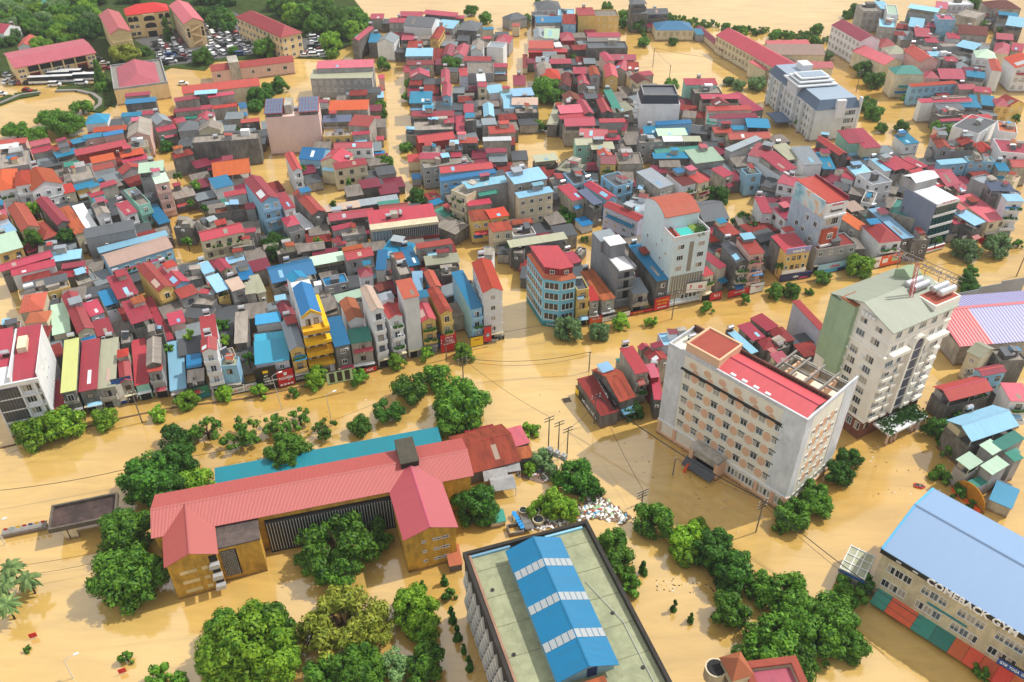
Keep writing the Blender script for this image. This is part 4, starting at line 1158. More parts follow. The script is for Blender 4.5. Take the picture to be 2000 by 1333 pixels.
part('pipe', MB().tube([(W*.9, 1, 16.45), (W*.9, D*.5, 16.45), (W*.78, D*.72, 16.45)], .06, 5), RAIL, t)
part('coping', MB().box(.75, 1.15, .7, D-.7, 16.3, 17.0), wall_mat('rusty_coping', (170, 130, 110), .4), t)
part('coping', MB().box(1.2, W*.36, D-1.0, D-.62, 16.3, 16.75), roofm('L'), t); part('coping', MB().box(W*.64, W-1.2, D-1.0, D-.62, 16.3, 16.75), roofm('L'), t)
part('roof_pit', MB().box(W*.36, W*.64, D-3.2, D-.65, 16.3, 16.36), DARK, t)
fm = MB(); fm.xprism([(-.95, -1.3), (.95, -1.3), (0, 1.4)], -.35, 0); fmesh = fm.mesh('louvre_fin', wall_mat('white_concrete', (214, 214, 210), .25))
for r_ in range(5):
    n = int(D/2.3)
    for k in range(n): link('louvre_fin', fmesh, t, (.18, 1.2 + k*2.3 + (1.15 if r_ % 2 else 0), 2.2 + r_*2.75))
BL = roof_mat('vivid_blue', (6, 122, 166), 'y', .35, 1.6, .35, .5)
b = Bld('roof_shed', 'long vivid blue gabled metal shed with grey skylight bands on the olive roof', 'shed', (1089, 1333), (1212.3, 1299.6), (1093.5, 1050.9), 18.6)
W, D = b.W, b.D; h = 18.6
q = MB(); q.yprism([(0, h-.15), (W/2, h+1.75), (W, h-.15), (W, h), (W/2, h+1.9), (0, h)], 0, D); b.P('roof', q, BL)
q = MB(); q.yprism([(W/2-.2, h+1.86), (W/2, h+1.96), (W/2+.2, h+1.86)], 0, D); b.P('ridge_cap', q, BL)
q = MB(); q.yprism([(.3, 16.3), (W-.3, 16.3), (W-.3, h-.2), (W/2, h+1.6), (.3, h-.2)], .9, D-.5); b.P('wall', q, wall_mat('shed_panel', (150, 180, 190), .3))
b.box('door', INK['n'], W*.52, W*.68, .8, .9, 16.3, 18.4)
b.box('terrace', roofm('U'), W*.2, W*.75, -4.5, -.3, 17.3, 17.5)
for fy in (.2, .475, .75):
    for s_ in (0, 1):
        bar = MB(); y0, y1 = D*fy, D*fy+1.5
        for k in range(5):
            f0, f1 = k/5+.012, (k+1)/5-.012; xs = (lambda f: W/2*f) if s_ == 0 else (lambda f: W-W/2*f)
            pnl = MB(); pnl.quad((xs(f0), y0, h+1.9*f0+.05), (xs(f1), y0, h+1.9*f1+.05), (xs(f1), y1, h+1.9*f1+.05), (xs(f0), y1, h+1.9*f0+.05))
            pnl.quad((xs(f0), y0, h+1.9*f0+.01), (xs(f1), y0, h+1.9*f1+.01), (xs(f1), y1, h+1.9*f1+.01), (xs(f0), y1, h+1.9*f0+.01))
            part('skylight_panel', pnl, plain('skylight', (164, 170, 172), .35), b.t)
# ---- long red-roofed yellow building with two wings
YE = wall_mat('ochre_mould', (236, 186, 72), .6); PR = roof_mat('rose_metal', (184, 84, 92), 'x', .16, 1.3, .42, .6); PRy = roof_mat('rose_metal', (184, 84, 92), 'y', .16, 1.3, .42, .6)
b = Bld('school_block', 'long mouldy ochre building with rose-red metal roof and two gabled wings', 'building', (511, 1008), (929, 931), (899.6, 858), 9.8)
xl = b.loc(un(297, 1030, 9.8))[0]; W, D = b.W, b.D; h = 9.8; r = 1.9
b.P('wall', MB().box(xl+.5, W-.5, .6, D-.5, -1.5, h-.1), YE)
q = MB(); q.xprism([(0, h-.1), (D/2, h+r-.1), (D, h-.1), (D, h), (D/2, h+r), (0, h)], xl, W); b.P('roof', q, PR)
q = MB(); q.xprism([(D/2-.3, h+r-.05), (D/2, h+r+.08), (D/2+.3, h+r-.05)], xl, W); b.P('ridge_cap', q, PR)
q = MB(); q.box(.5, W*.62, -.3, .6, -1.5, 8.2); b.P('grille_wall', q, DARK)
for k in range(46): part('grille_bar', MB().box(.8+k*(W*.6/46), .9+k*(W*.6/46), -.42, -.3, .5, 8.0), RAIL, b.t)
def wing(A, B, C, h, r, deep, name='wing_wall'):
    a_, b_, c_ = un(*A, h), un(*B, h), un(*C, h); O, a, Wd, Dp = rectfit(a_, b_, c_)
    O = Vector(b.loc(O)); a -= b.a; e = link('wing', None, b.t, (O.x, O.y, 0), a)
    e2 = MB().yprism([(.4, -1.5), (Wd-.4, -1.5), (Wd-.4, h-.15), (Wd/2, h+r-.2), (.4, h-.15)], .5, Dp+deep-.5).mesh('wing', YE); e.data = None
    bpy.data.objects.remove(e); e = link('wing', e2, b.t, (O.x, O.y, 0), a)
    q = MB(); q.yprism([(0, h-.1), (Wd/2, h+r-.1), (Wd, h-.1), (Wd, h), (Wd/2, h+r), (0, h)], 0, Dp+deep); part('roof', q, PRy, e)
    q = MB(); q.yprism([(Wd/2-.25, h+r-.05), (Wd/2, h+r+.1), (Wd/2+.25, h+r-.05)], 0, Dp+deep); part('ridge_cap', q, PRy, e)
    return e, Wd, Dp
e, Wd, Dp = wing((786.6, 1058), (894, 1029.7), (866, 946), 9.75, 1.85, D/2)
for z in (7.6, 4.9, 2.2):
    for fx, ww in ((.37, .8), (.6, 1.4), (.76, 1.4)): window(e, (Wd*fx, .5, z), 0, ww, .6, 'w')
e, Wd, Dp = wing((320, 1110.4), (426.3, 1082), (420, 1027), 9.7, 1.9, D/2)
for z in (6.6, 4.0, 1.6):
    for fx, ww in ((.3, 1.5), (.45, 1.5), (.68, 1.0)): part('blocked_window', MB().box(Wd*fx-ww/2, Wd*fx+ww/2, .42, .5, z-.4, z+.4), wall_mat('pale_plaster', (226, 204, 150), .2), e)
for z in (7.4, 4.4, 1.6):
    part('fire_stair', MB().box(Wd*.78, Wd-.3, -1.2, .5, z-.1, z), RAIL, e); part('stair_rail', MB().box(Wd*.78, Wd-.3, -1.25, -1.2, z, z+1), RAIL, e); part('dark_opening', MB().box(Wd*.8, Wd-.5, .4, .5, z+.2, z+1.8), DARK, e)
a_, b_, c_ = un(424, 1070, 9.2), un(508, 1053, 9.2), un(498, 996, 9.2); O, a, Wd, Dp = rectfit(a_, b_, c_); O = Vector(b.loc(O))
e = link('stair_block', MB().box(0, Wd, 0, Dp, -1.5, 9.0).mesh('stair_block', YE), b.t, (O.x, O.y, 0), a - b.a)
part('flat_roof', MB().box(-.2, Wd+.2, -.2, Dp+.1, 9.0, 9.3), wall_mat('mossy_slab', (112, 98, 92), .7), e)
lat = MB().box(-.1, .1, -.1, .02, -.1, .1).mesh('lattice_block', wallm('f'))
part('lattice_back', MB().box(.3, Wd*.42, -.04, 0, 1.2, 8.2), DARK, e)
for i in range(9):
    for j in range(17): link('lattice_block', lat, e, (.5 + i*(Wd*.42-.6)/9, -.02, 1.5 + j*.4))
a_, b_, c_ = un(783.5, 906, 12.6), un(818.6, 899.6, 12.6), un(804, 854, 12.6); O, a, Wd, Dp = rectfit(a_, b_, c_); O = Vector(b.loc(O))
e = link('roof_room', MB().box(0, Wd, 0, Dp, 9, 12.4).mesh('roof_room', wall_mat('tarred_wall', (52, 50, 46), .4)), b.t, (O.x, O.y, 0), a - b.a)
part('tarred_roof', MB().box(-.1, Wd+.1, -.1, Dp+.1, 12.4, 12.6), wall_mat('tarred_roof', (84, 80, 68), .5), e)
# ---- gate house
b = Bld('gate_canopy', 'flooded campus gate canopy with mossy sunken concrete roof and cream pillars', 'gate', (93, 1035), (226.5, 1008), (229.5, 961.5), 4.6)
W, D = b.W, b.D; MS = wall_mat('gate_concrete', (122, 112, 100), .6)
b.box('roof', wall_mat('gate_slab', (104, 84, 78), .9), .4, W-.4, .4, D-.4, 3.7, 3.9)
q = MB(); q.box(0, W, 0, .4, 3.5, 4.6); q.box(0, W, D-.4, D, 3.5, 4.6); q.box(0, .4, .4, D-.4, 3.5, 4.6); q.box(W-.4, W, .4, D-.4, 3.5, 4.6); b.P('parapet', q, MS)
for fx in (.16, .24, .3, .8): b.box('pillar', CREAM, W*fx, W*fx+.7, .8, 1.5, -1.5, 3.5)
q = MB(); n = 9; P0 = [(W*.3 + W*.5*i/n, 3.5) for i in range(n+1)]; P1 = [(W*.3 + W*.5*i/n, 1.6 + 1.7*math.sin(math.pi*i/n)) for i in range(n+1)]
for i in range(n): q.yprism([P1[i], P1[i+1], P0[i+1], P0[i]], .6, 1.0)
b.P('arch', q, CREAM)
b3 = Bld('perimeter_wall', 'low grey coping of the flooded campus wall left of the gate, set with little flags', 'wall', (5, 1042), (90, 1026), (89, 1020), 1.2)
b3.box('wall', wallm('g'), 0, b3.W, 0, b3.D, -1.5, 1.0); b3.box('coping', CONC, -.1, b3.W+.1, -.15, b3.D+.15, 1.0, 1.2)
for k, c in enumerate('rlyrbyr'):
    x = b3.W*(k+.5)/7; part('flag_pole', MB().tube([(x, .2, 1.2), (x, .2, 2.5)], .03, 4), FRAME, b3.t); part('flag', MB().quad((x, .2, 1.9), (x+.7, .25, 1.85), (x+.7, .2, 2.4), (x, .2, 2.45)).quad((x, .22, 1.9), (x+.7, .27, 1.85), (x+.7, .22, 2.4), (x, .22, 2.45)), INK[c], b3.t)
# ---- white tower with vaulted red roof
b = Bld('white_tower', 'seven-storey white tower with vaulted brick-red roof and rooftop terrace pool', 'building', (1318.3, 463.5), (1389.6, 451.5), (1322, 392), 21.4, zC=21.4)
W = b.W; D = b.D = max(14.0, b.loc(un(1268, 388, 24.5))[1] + 1.0); WB = wall_mat('white_blue', (214, 232, 238), .15)
b.box('wall', WB, 0, W, 0, D, -1.5, 20.3)
T1 = D*.36
q = MB(); q.box(0, W, 0, .2, 20.3, 21.4); q.box(0, .2, .2, T1, 20.3, 21.4); q.box(W-.2, W, .2, T1, 20.3, 21.9); b.P('parapet', q, wallm('w'))
b.box('penthouse', WB, 0, W, T1, D, 20.3, 23.6)
q = MB(); k0 = [(T1-.5 + (D-T1+.6)*i/8, 23.6 + 2.4*math.sin(math.pi*(i+.6)/9.2)) for i in range(9)]; q.xprism(k0 + [(y, z-.14) for y, z in reversed(k0)], 0, W); b.P('roof', q, roof_mat('brick_red', (178, 84, 66), 'x', .35, 2.2, .5, .5))
q = MB(); q.xprism([(T1, 23.5), (D, 23.5)] + [(y, z-.15) for y, z in reversed(k0[1:-1])], 0.02, W-.02); b.P('gable_wall', q, WB)
b.box('pool', plain('pool_water', (70, 190, 180), .15), W*.3, W*.66, .8, T1-.8, 20.3, 20.42); b.box('terrace_floor', roofm('E'), .2, W*.28, .2, T1, 20.3, 20.36); b.box('terrace_lawn', plain('lawn_green', (112, 140, 60), .9), W*.68, W-.3, .3, T1, 20.3, 20.38)
for k in range(5): o = link('potted_plant', bush_mesh(k), b.t, (W*(.72+.05*k), .8+.5*k, 20.4)); o.scale = (1.4,)*3
for k, z in enumerate((18.2, 15.0, 11.8)):
    for fx in (.22, .8): b.win('f', W*fx, z, 1.9, 1.5, 'w')
b.box('stone_strip', wall_mat('taupe_stone', (150, 146, 132), .2), W*.46, W*.58, -.06, 0, 10.4, 19.2); b.box('stone_front', MC['wall_taupe_stone'], .4, W-.4, -.07, 0, 2.4, 9.6)
for k in range(12): part('stone_slat', MB().box(.6+k*(W-1.2)/12, .68+k*(W-1.2)/12, -.12, -.07, 2.6, 9.4), FRAME, b.t)
for k in range(4): b.win('f', W*(.45+.12*k), 2.7, 1.0, 1.5, 'd', -.07)
b.box('shop_fascia', wallm('w'), -.1, W+.1, -.5, 0, .6, 1.4)
for k in range(6):
    for fy in (.2, .5, .8) if k % 2 else (.35,): b.win('l', D*fy, 17.5-2.7*k, .7, 1.1, 'w')
sign((1340, 573), (1378.5, 567), 4.2, 3.0, 'w', [('F', 'r', .2, .6, .1, .4), ('88', 'r', .68, .5, .25, .3)], 'white shop billboard with red lettering hung on the white tower front')
sign((1303, 451), (1318.5, 473), 18.9, 1.9, 'r', [('NHA KHOA', 'y', .5, .66, .85, .34), ('SÀI GÒN', 'y', .5, .26, .8, .34)], 'red and yellow banner on the side wall of the white tower roof terrace')
# ---- bare concrete block
b = Bld('concrete_block', 'unfinished bare grey concrete block with white roof slab, awaiting windows', 'building', (1205.8, 531), (1237.3, 519), (1162, 470), 13.0, L=True)
W = b.W; D = b.D = max(12.0, b.loc(un(1152.5, 453, 15.6))[1]); RC = wall_mat('raw_render', (150, 152, 156), .4)
b.box('wall', RC, 0, W, .9, D, -1.5, 12.2); b.box('roof_slab', wallm('w'), .2, W-.2, 0, D*.45, 12.2, 12.3)
q = MB(); q.box(0, .2, 0, D*.45, 12.2, 13); q.box(W-.2, W, 0, D*.45, 12.2, 13); q.box(.2, W-.2, 0, .2, 12.2, 12.5); b.P('parapet', q, RC)
b.box('stair_tower', RC, W*.15, W-.05, D*.42, D*.66, 12.2, 16.2); b.box('tower_roof', wallm('w'), W*.1, W, D*.4, D*.68, 16.2, 16.4); b.box('rear_wall', RC, 0, W, D*.66, D, 12.2, 15.2); b.box('rear_roof', roofm('G'), -.1, W+.1, D*.66, D+.1, 15.2, 15.35)
for z in (9.6, 6.4, 3.2):
    b.box('floor_slab', RC, 0, W, 0, .9, z-.2, z); b.box('upstand', RC, 0, W, 0, .12, z, z+.5); b.box('door_opening', DARK, W*.45, W*.72, .8, .9, z, z+2.2); b.box('side_fin', RC, 0, .2, .1, .9, z, z+2.9)
b.box('slab', RC, 0, W, 0, .9, 11.9, 12.2)
# ---- blue corner building with red mansard
Z = 14.6; pts = [un(1028, 496.7, Z), un(1060.6, 544, Z), un(1096, 549, Z), un(1126, 543, Z)]; pts.append(pts[3] + (pts[0] - pts[1]) * 1.0)
c0 = sum(pts, Vector()) / 5; c0.z = 0
t = thing('corner_building', 'pale blue five-storey corner building with ribbon windows and a red metal crown', 'building', c0)
LP = [p - c0 for p in pts]; P2 = [(p.x, p.y) for p in LP]; SB = wall_mat('cyan_blue', (128, 200, 226), .15)
def inset(P, k): return [(x*(1-k), y*(1-k)) for x, y in P]
part('wall', MB().prism(inset(P2, .03), -1.5, 14.4), SB, t)
q = MB(); o_, i_ = inset(P2, -.01), inset(P2, .16)
for k in range(5): j = (k+1) % 5; q.quad((*o_[k], 14.5), (*o_[j], 14.5), (*i_[j], 15.6), (*i_[k], 15.6))
q.poly([(*p, 14.45) for p in o_]); part('skirt_roof', q, roofm('E', 'x'), t)
part('crown_wall', MB().prism(inset(P2, .17), 15.2, 17.4), roofm('Q', 'x'), t); part('crown_roof', MB().prism(inset(P2, .12), 17.4, 17.6), roofm('R', 'x'), t)
for k in range(3):
    p, n_ = Vector((*inset(P2, .03)[k], 0)), Vector((*inset(P2, .03)[k+1], 0)); d = n_ - p; L = d.length; rz = math.atan2(d.y, d.x)
    for z in (12.6, 9.5, 6.4, 3.3):
        e = link('ribbon_window', MB().box(.5, L-.5, -.05, .05, -.85, .85).mesh('ribbon_window', GLASS), t, (p.x, p.y, z), rz)
        m = max(3, int(L/1.6))
        for j in range(m+1): part('mullion', MB().box(.45+(L-.9)*j/m-.06, .45+(L-.9)*j/m+.06, -.12, .02, -.9, .9), FRAME, e)
        part('sill', MB().box(.3, L-.3, -.25, .02, -1.0, -.85), FRAME, e)
    e = link('sign_band', MB().box(.1, L-.1, -.1, .05, .2, 1.5).mesh('sign_band', INK['t']), t, (p.x, p.y, 0), rz)
    if k == 1: lettering(e, 'VIETTEL STORE', (L*.55, -.14, .85), 0, L*.6, .5, INK['w'])
for k in (1, 2): p = Vector((*inset(P2, .17)[k], 0)); n_ = Vector((*inset(P2, .17)[k+1], 0)); d = n_-p; window(t, tuple(p + d*.5 + Vector((0, 0, 16.3))), math.atan2(d.y, d.x), 1.2, 1.0, 'd')
# ---- yellow and white tube house
b = Bld('tube_house', 'narrow white tube house with yellow balconies and a bright blue gabled roof', 'house', (589, 618), (629, 611), (608, 556), 17.6)
W, D = b.W, b.D; YB = wall_mat('bright_yellow', (240, 186, 40), .25)
b.box('wall', wallm('w'), 0, W, 1.0, D+4, -1.5, 16.6)
q = MB(); q.yprism([(0, 17.5), (W/2, 18.9), (W, 17.5), (W, 17.6), (W/2, 19.0), (0, 17.6)], 0, D); b.P('roof', q, roofm('B', 'y'))
q = MB(); q.yprism([(.2, 16.6), (W-.2, 16.6), (W-.2, 17.4), (W/2, 18.8), (.2, 17.4)], .9, D); b.P('gable_wall', q, wallm('w'))
q = MB(); q.yprism([(0, 16.9), (W/2, 18.4), (W, 16.9), (W, 17.5), (W/2, 19.1), (0, 17.5)], -.25, .1); b.P('pediment', q, YB)
b.box('side_beam', YB, W, W+1.2, -1.2, D, 13.8, 14.4)
for k, z in enumerate((13.4, 10.2, 7.0, 3.8)):
    b.box('balcony', YB, -.3, W+1.2, -1.4, 1.0, z-.3, z+.75 if k % 2 == 0 else z+.6)
    for fx in (.3, .7): b.win('f', W*fx, z+1.55, 1.1, 1.7, 'b', 1.0)
    b.box('side_wall', YB, W, W+.15, -1.2, 1.0, z, z+1.5)
# ---- white corner villa block on the left edge
b = Bld('white_block', 'five-storey white block with blank end wall, white frames and red roofs at the left edge', 'building', (-30, 757), (67.6, 732.7), (88, 635.7), 15.0)
W, D = b.W, b.D
b.box('wall', wallm('w'), 0, W, .6, D, -1.5, 14.4)
q = MB(); q.xprism([(.4, 14.5), (D, 16.0), (D, 15.9), (.4, 14.4)], W*.48, W-.1); b.P('roof', q, roofm('R', 'x'))
q = MB(); q.xprism([(D*.35, 14.5), (D, 16.4), (D, 16.3), (D*.35, 14.4)], 0, W*.4); b.P('roof', q, roofm('R', 'x'))
q = MB(); q.box(W-.12, W+.02, .3, D, 14.4, 15.6); q.box(W*.42, W*.46, .3, D, 14.4, 15.8); b.P('parapet', q, wallm('w')); b.box('fascia', wallm('w'), -.1, W+.05, -.1, .6, 13.4, 14.4)
tank(b.t, (W*.3, D*.5, 15.3)); b.box('dormer', wallm('c'), W*.55, W*.75, D*.5, D*.75, 14.6, 16.6)
for fx in (.0, .55, .87, .97): b.box('frame_column', wallm('w'), W*fx, W*fx+.3, -.1, .6, 0, 13.4)
for z in (10.5, 7.4, 4.3, 1.4):
    b.box('frame_beam', wallm('w'), 0, W, -.1, .6, z-.25, z)
    b.win('f', W*.7, z+1.5, 1.9, 1.7, 'w', .6); b.win('f', W*.92, z+1.5, .8, 1.7, 'w', .6)
b.box('screen', plain('grey_screen', (96, 96, 98), .6, 0, .3, .3), .4, W*.53, -.05, .1, 4.6, 13.0)
for k in range(8): part('screen_rib', MB().box(.4+k*W*.066, .5+k*W*.066, -.1, -.05, 4.6, 13), BLACKM, b.t)
for k in range(6): b.win('f', W*(.06+.085*k), 3.0, .8, 1.6, 'w', .0)
for z in (12, 9.6, 5.5): b.win('r', D*.35, z, .5, .7, 'd'); b.win('r', D*.55, z, .5, .7, 'd')
# ---- billboard building
b = Bld('billboard_building', 'tall pale building with a giant advertising mural on its side and a red roof', 'building', (1618.4, 394.7), (1658.8, 386), (1553.8, 350.6), 21.5, L=True)
W, D = b.W, b.D; GB = wall_mat('pale_bluegrey', (190, 206, 222), .35)
b.box('wall', GB, 0, W, .6, D, -1.5, 17); b.box('upper_wall', wallm('w'), 0, W, 0, D, 17, 20.6)
q = MB(); q.xprism([(.2, 20.9), (D, 21.4), (D, 21.2), (.2, 20.7)], .2, W-.2); b.P('roof', q, roofm('R', 'x')); b.box('roof_wall', roofm('Q', 'y'), W-.25, W, 0, D, 20.6, 22)
mm, mt, mb_ = nodes('mural_print'); co = N(mt, 'ShaderNodeTexCoord'); n1 = N(mt, 'ShaderNodeTexNoise', i_Scale=.2, i_Detail=8.0, i_Distortion=.6); rp = N(mt, 'ShaderNodeValToRGB'); mt.links.new(co.outputs['Object'], n1.inputs['Vector']); mt.links.new(n1.outputs['Fac'], rp.inputs['Fac']); mt.links.new(rp.outputs[0], mb_.inputs['Base Color'])
rp.color_ramp.elements[0].position = .3; rp.color_ramp.elements[0].color = (*lin((120, 176, 190)), 1); rp.color_ramp.elements[1].position = .72; rp.color_ramp.elements[1].color = (*lin((176, 120, 84)), 1)
for p_, c_ in ((.42, (176, 210, 220)), (.52, (214, 226, 226)), (.6, (224, 184, 142))): e_ = rp.color_ramp.elements.new(p_); e_.color = (*lin(c_), 1)
b.box('mural', mm, -.15, 0, 1, D-1, 16.2, 21.2)
lettering(b.t, 'TRẦN MINH', (W*.5, -.08, 20.3), 0, W*.85, .8, INK['p'], .02); lettering(b.t, 'Samomo', (W*.5, -.08, 18.4), 0, W*.6, 1.0, INK['k'])
b.box('cornice', wallm('w'), -.2, W+.2, -.3, .4, 16.4, 17.0); b.win('f', W*.5, 14.6, W*.6, 2.2, 'd', .6); b.box('red_bay', wall_mat('brick_red_tile', (184, 92, 64), .2), W*.08, W*.8, -.3, .6, 8.2, 12.6); b.win('f', W*.45, 10.6, 1.8, 1.8, 'w', -.3); b.box('balcony', wallm('w'), W*.05, W*.85, -.9, .6, 7.6, 8.2)
for y, z in ((.2, 13.2), (.45, 13.6), (.5, 9.6), (.25, 8.4), (.7, 10)): b.win('l', D*y, z, 1.4, 1.6, 'd')
# ---- dark glass office
b = Bld('glass_office', 'narrow dark teal glass office with white spandrel bands and grey blank side', 'building', (1833.6, 399), (1878, 388), (1769.8, 363.9), 16.6, L=True)
W, D = b.W, b.D
b.box('wall', wall_mat('slate_wall', (128, 142, 160), .2), 0, W, .5, D, -1.5, 16); b.box('roof', roofm('W', 'y'), .1, W-.1, .3, D, 16, 16.3); b.box('roof_room', wallm('g'), 0, W, D*.78, D*1.15, 16, 19)
q = MB(); q.xprism([(D*.75, 19), (D*.95, 20), (D*1.17, 19), (D*1.17, 18.9), (D*.95, 19.85), (D*.75, 18.9)], -.3, W+.3); b.P('roof_room_roof', q, roofm('W', 'x'))
TG = plain('teal_glass', (20, 62, 70), .12, 0, .6)
for z in (13.0, 9.6, 6.2, 2.8):
    b.box('glass_band', TG, .05, W-.05, .35, .5, z-.1, z+2.5); b.box('spandrel', wallm('w'), -.05, W+.05, .2, .5, z+2.5, z+3.3)
    for k in range(6): b.box('mullion', plain('teal_bar', (60, 110, 112), .4), W*(k+.5)/6-.05, W*(k+.5)/6+.05, .3, .35, z-.1, z+2.5)
lettering(b.t, 'SIÊU THỊ NỘI THẤT', (W*.5, .1, 16.6), 0, W*.95, .8, INK['r']); b.box('shop_sign', INK['w'], -.1, W+.1, -.1, .4, .4, 2.0); b.box('shop_sign_stripe', INK['r'], .1, W, -.14, -.1, 1.1, 1.7)
# ---- yellow shop house
b = Bld('yellow_shop', 'yellow three-storey mattress shop with a lilac sign board along its roof edge', 'shop', (1535, 493), (1582, 485), (1552, 455), 9.6)
W, D = b.W, b.D
b.box('wall', wallm('y'), 0, W, 0, 3, -1.5, 9.2); b.box('rear_wall', wallm('d'), .02, W-.02, 3, D, -1.5, 9.0)
q = MB(); q.xprism([(.2, 9.2), (D, 9.8), (D, 9.7), (.2, 9.1)], 0, W); b.P('roof', q, roofm('R', 'x')); b.box('sign_board', plain('lilac_board', (150, 150, 190), .5), 0, W, -.3, -.1, 8.8, 10.6)
lettering(b.t, 'vuanệm', (W*.5, -.35, 9.6), 0, W*.8, 1.2, INK['w'], .03)
for z in (7.2, 4.4):
    for fx in (.14, .38, .6, .84): b.win('f', W*fx, z, 1.0, 1.2, 'b' if fx in (.38, .6) else 'w')
b.box('blank_board', INK['w'], .1, W-.1, -.2, 0, 2.4, 3.4); b.box('shop_sign', INK['n'], -.3, W+2, -.5, 0, .3, 2.1); lettering(b.t, 'nệm', (W*.6, -.56, 1.3), 0, W*.3, .9, INK['w'], .03)
b.box('discount_panel', INK['p'], W*.75, W*1.1, -.54, -.5, .4, .9)
# ---- grey mansard office complex
SLATE = roof_mat('slate_blue', (86, 104, 126), 'x', .15, 1.0, .5, .2); SLL = roof_mat('slate_light', (142, 158, 176), 'x', .15, 1.0, .5, .2); MW = wall_mat('office_white', (220, 226, 230), .2)
b = Bld('mansard_office', 'white five-storey office with blue-grey mansard roofs and tiered entrance tower', 'office', (1506, 142), (1594, 217), (1676, 208.5), 12.0)
W, D = b.W, b.D
def mansard(x0, x1, y0, y1, z0, z1, k):
    q = MB(); o_ = [(x0, y0), (x1, y0), (x1, y1), (x0, y1)]; i_ = [(x0+k, y0+k), (x1-k, y0+k), (x1-k, y1-k), (x0+k, y1-k)]
    for a in range(4): c = (a+1) % 4; q.quad((*o_[a], z0), (*o_[c], z0), (*i_[c], z1), (*i_[a], z1), 0)
    q.poly([(*p, z1) for p in i_], 1); q.poly([(*p, z0-.01) for p in reversed(o_)], 0); return b.P('mansard_roof', q, [SLATE, SLL])
b.box('wall', MW, 0, W, 0, 13, -1.5, 12); b.box('wing_wall', MW, W-15, W, 13, D, -1.5, 12)
mansard(-.3, W*.45, -.3, 13.3, 12, 15.2, 1.6); mansard(W*.6, W+.3, -.3, D+.2, 12, 15.2, 1.6)
b.box('entrance_tower', MW, W*.42, W*.62, -.8, 12.5, -1.5, 15.6)
for k, z in enumerate((15.6, 16.6, 17.5)): b.box('tier', MW, W*(.36+.035*k), W*(.68-.035*k), -1.6+k*1.0, 14-k*1.0, z, z+.45)
b.box('tower_top', SLL, W*.46, W*.58, 1.6, 11, 17.95, 18.1)
b.box('white_pavilion', wallm('w'), W-.2, W+1.3, D*.42, D*.62, 9, 15.4); b.box('roof_box', wallm('w'), W*.12, W*.26, 8, 12, 15, 17.6); b.box('screen_wall', wallm('w'), W-1, W+.6, D-.3, D+.3, -1.5, 15.6)
for z in (10.2, 7.2, 4.2, 1.6):
    for k in range(17):
        fx = (k+.5)/17; b.win('f', W*fx, z, 1.3, 1.9, 'w', -.8 if .42 < fx < .62 else 0)
    for fy in (.72, .8, .88): b.win('r', D*fy, z, 1.4, 1.9, 'w')
for fx in (.1, .3, .42, .62, .78, .97): b.box('fin', MW, W*fx-.2, W*fx+.2, -1.3, 0, -1.5, 11.8)
b.box('canopy', SLATE, W*.42, W*.66, -7, -1, 2.2, 2.6)
# ---- white block with dark mansard
b = Bld('white_mansard_block', 'plain white block with a black mansard crown and small side balconies', 'building', (1248.7, 204), (1326.5, 202.8), (1322, 180), 13.1, ext=(0, 0, 0))
W, D = b.W, b.D = b.W, max(b.D, 11)
b.box('wall', wallm('w'), 0, W, 0, D, -1.5, 13); BK = roof_mat('black_crown', (46, 52, 66), 'x', .1, .8, .5, .2)
q = MB(); o_ = [(.3, .2), (W-.3, .2), (W-.3, D-.2), (.3, D-.2)]; i_ = [(1.2, 1.0), (W-1.2, 1.0), (W-1.2, D-.8), (1.2, D-.8)]
for k in range(4): c = (k+1) % 4; q.quad((*o_[k], 13), (*o_[c], 13), (*i_[c], 16), (*i_[k], 16))
b.P('crown', q, BK); b.box('crown_floor', roofm('D'), 1.3, W-1.3, 1.1, D-.9, 15.4, 15.5)
q = MB(); q.box(1, W-1, .8, 1.1, 15.9, 16.3); q.box(1, W-1, D-1, D-.7, 15.9, 16.3); q.box(1, 1.3, 1.1, D-1, 15.9, 16.3); q.box(W-1.3, W-1, 1.1, D-1, 15.9, 16.3); b.P('crown_rim', q, wallm('g'))
for z in (11, 8, 5, 2):
    for fy in (.3, .7): b.win('l', D*fy, z, 1.4, 1.6, 'd'); part('balcony', MB().box(-1.4, 0, D*fy-1.4, D*fy+1.4, z-1.2, z-.4), wallm('w'), b.t)
# ---- block of cars' campus (upper left)
BEI = wall_mat('beige_office', (232, 206, 156), .22)
b = Bld('theatre_hall', 'beige theatre hall with a sweeping rose metal roof and dark recessed front bays', 'theatre', (28, 134), (188.8, 103.3), (163, 79), 7.4)
W, D = b.W, b.D
b.box('wall', BEI, .5, W-.5, 1.6, D-.6, -1, 7.2); q = MB(); q.xprism([(0, 7.2), (D*.5, 8.6), (D, 8.0), (D, 8.1), (D*.5, 8.75), (0, 7.4)], 0, W); b.P('roof', q, roofm('P', 'x'))
q = MB(); q.box(W*.02, W*.13, .6, 1.6, -1, 7.1); q.box(W*.87, W*.98, .6, 1.6, -1, 7.1); b.P('end_bay', q, BEI)
for k in range(5): b.box('dark_bay', DARK, W*(.15+.145*k), W*(.28+.145*k), 1.45, 1.6, 4.4, 6.6); b.box('pier', BEI, W*(.14+.145*k)-.1, W*(.14+.145*k)+.35, .8, 1.6, -1, 7.1)
for fx in (.16, .74): b.box('doorway', DARK, W*fx, W*fx+3.4, 1.35, 1.6, 0, 3.2); b.box('door_frame', wallm('r'), W*fx-.5, W*fx+3.9, 1.4, 1.58, 0, 3.8)
for k in range(6): b.win('f', W*(.34+.055*k), 3.5, 1.6, 1.3, 'w', 1.6)
for fx in (.05, .09, .9, .95): b.win('f', W*fx, 5.6, 1.2, 1.2, 'd', .6); b.win('f', W*fx, 3.4, 1.2, 1.2, 'd', .6)
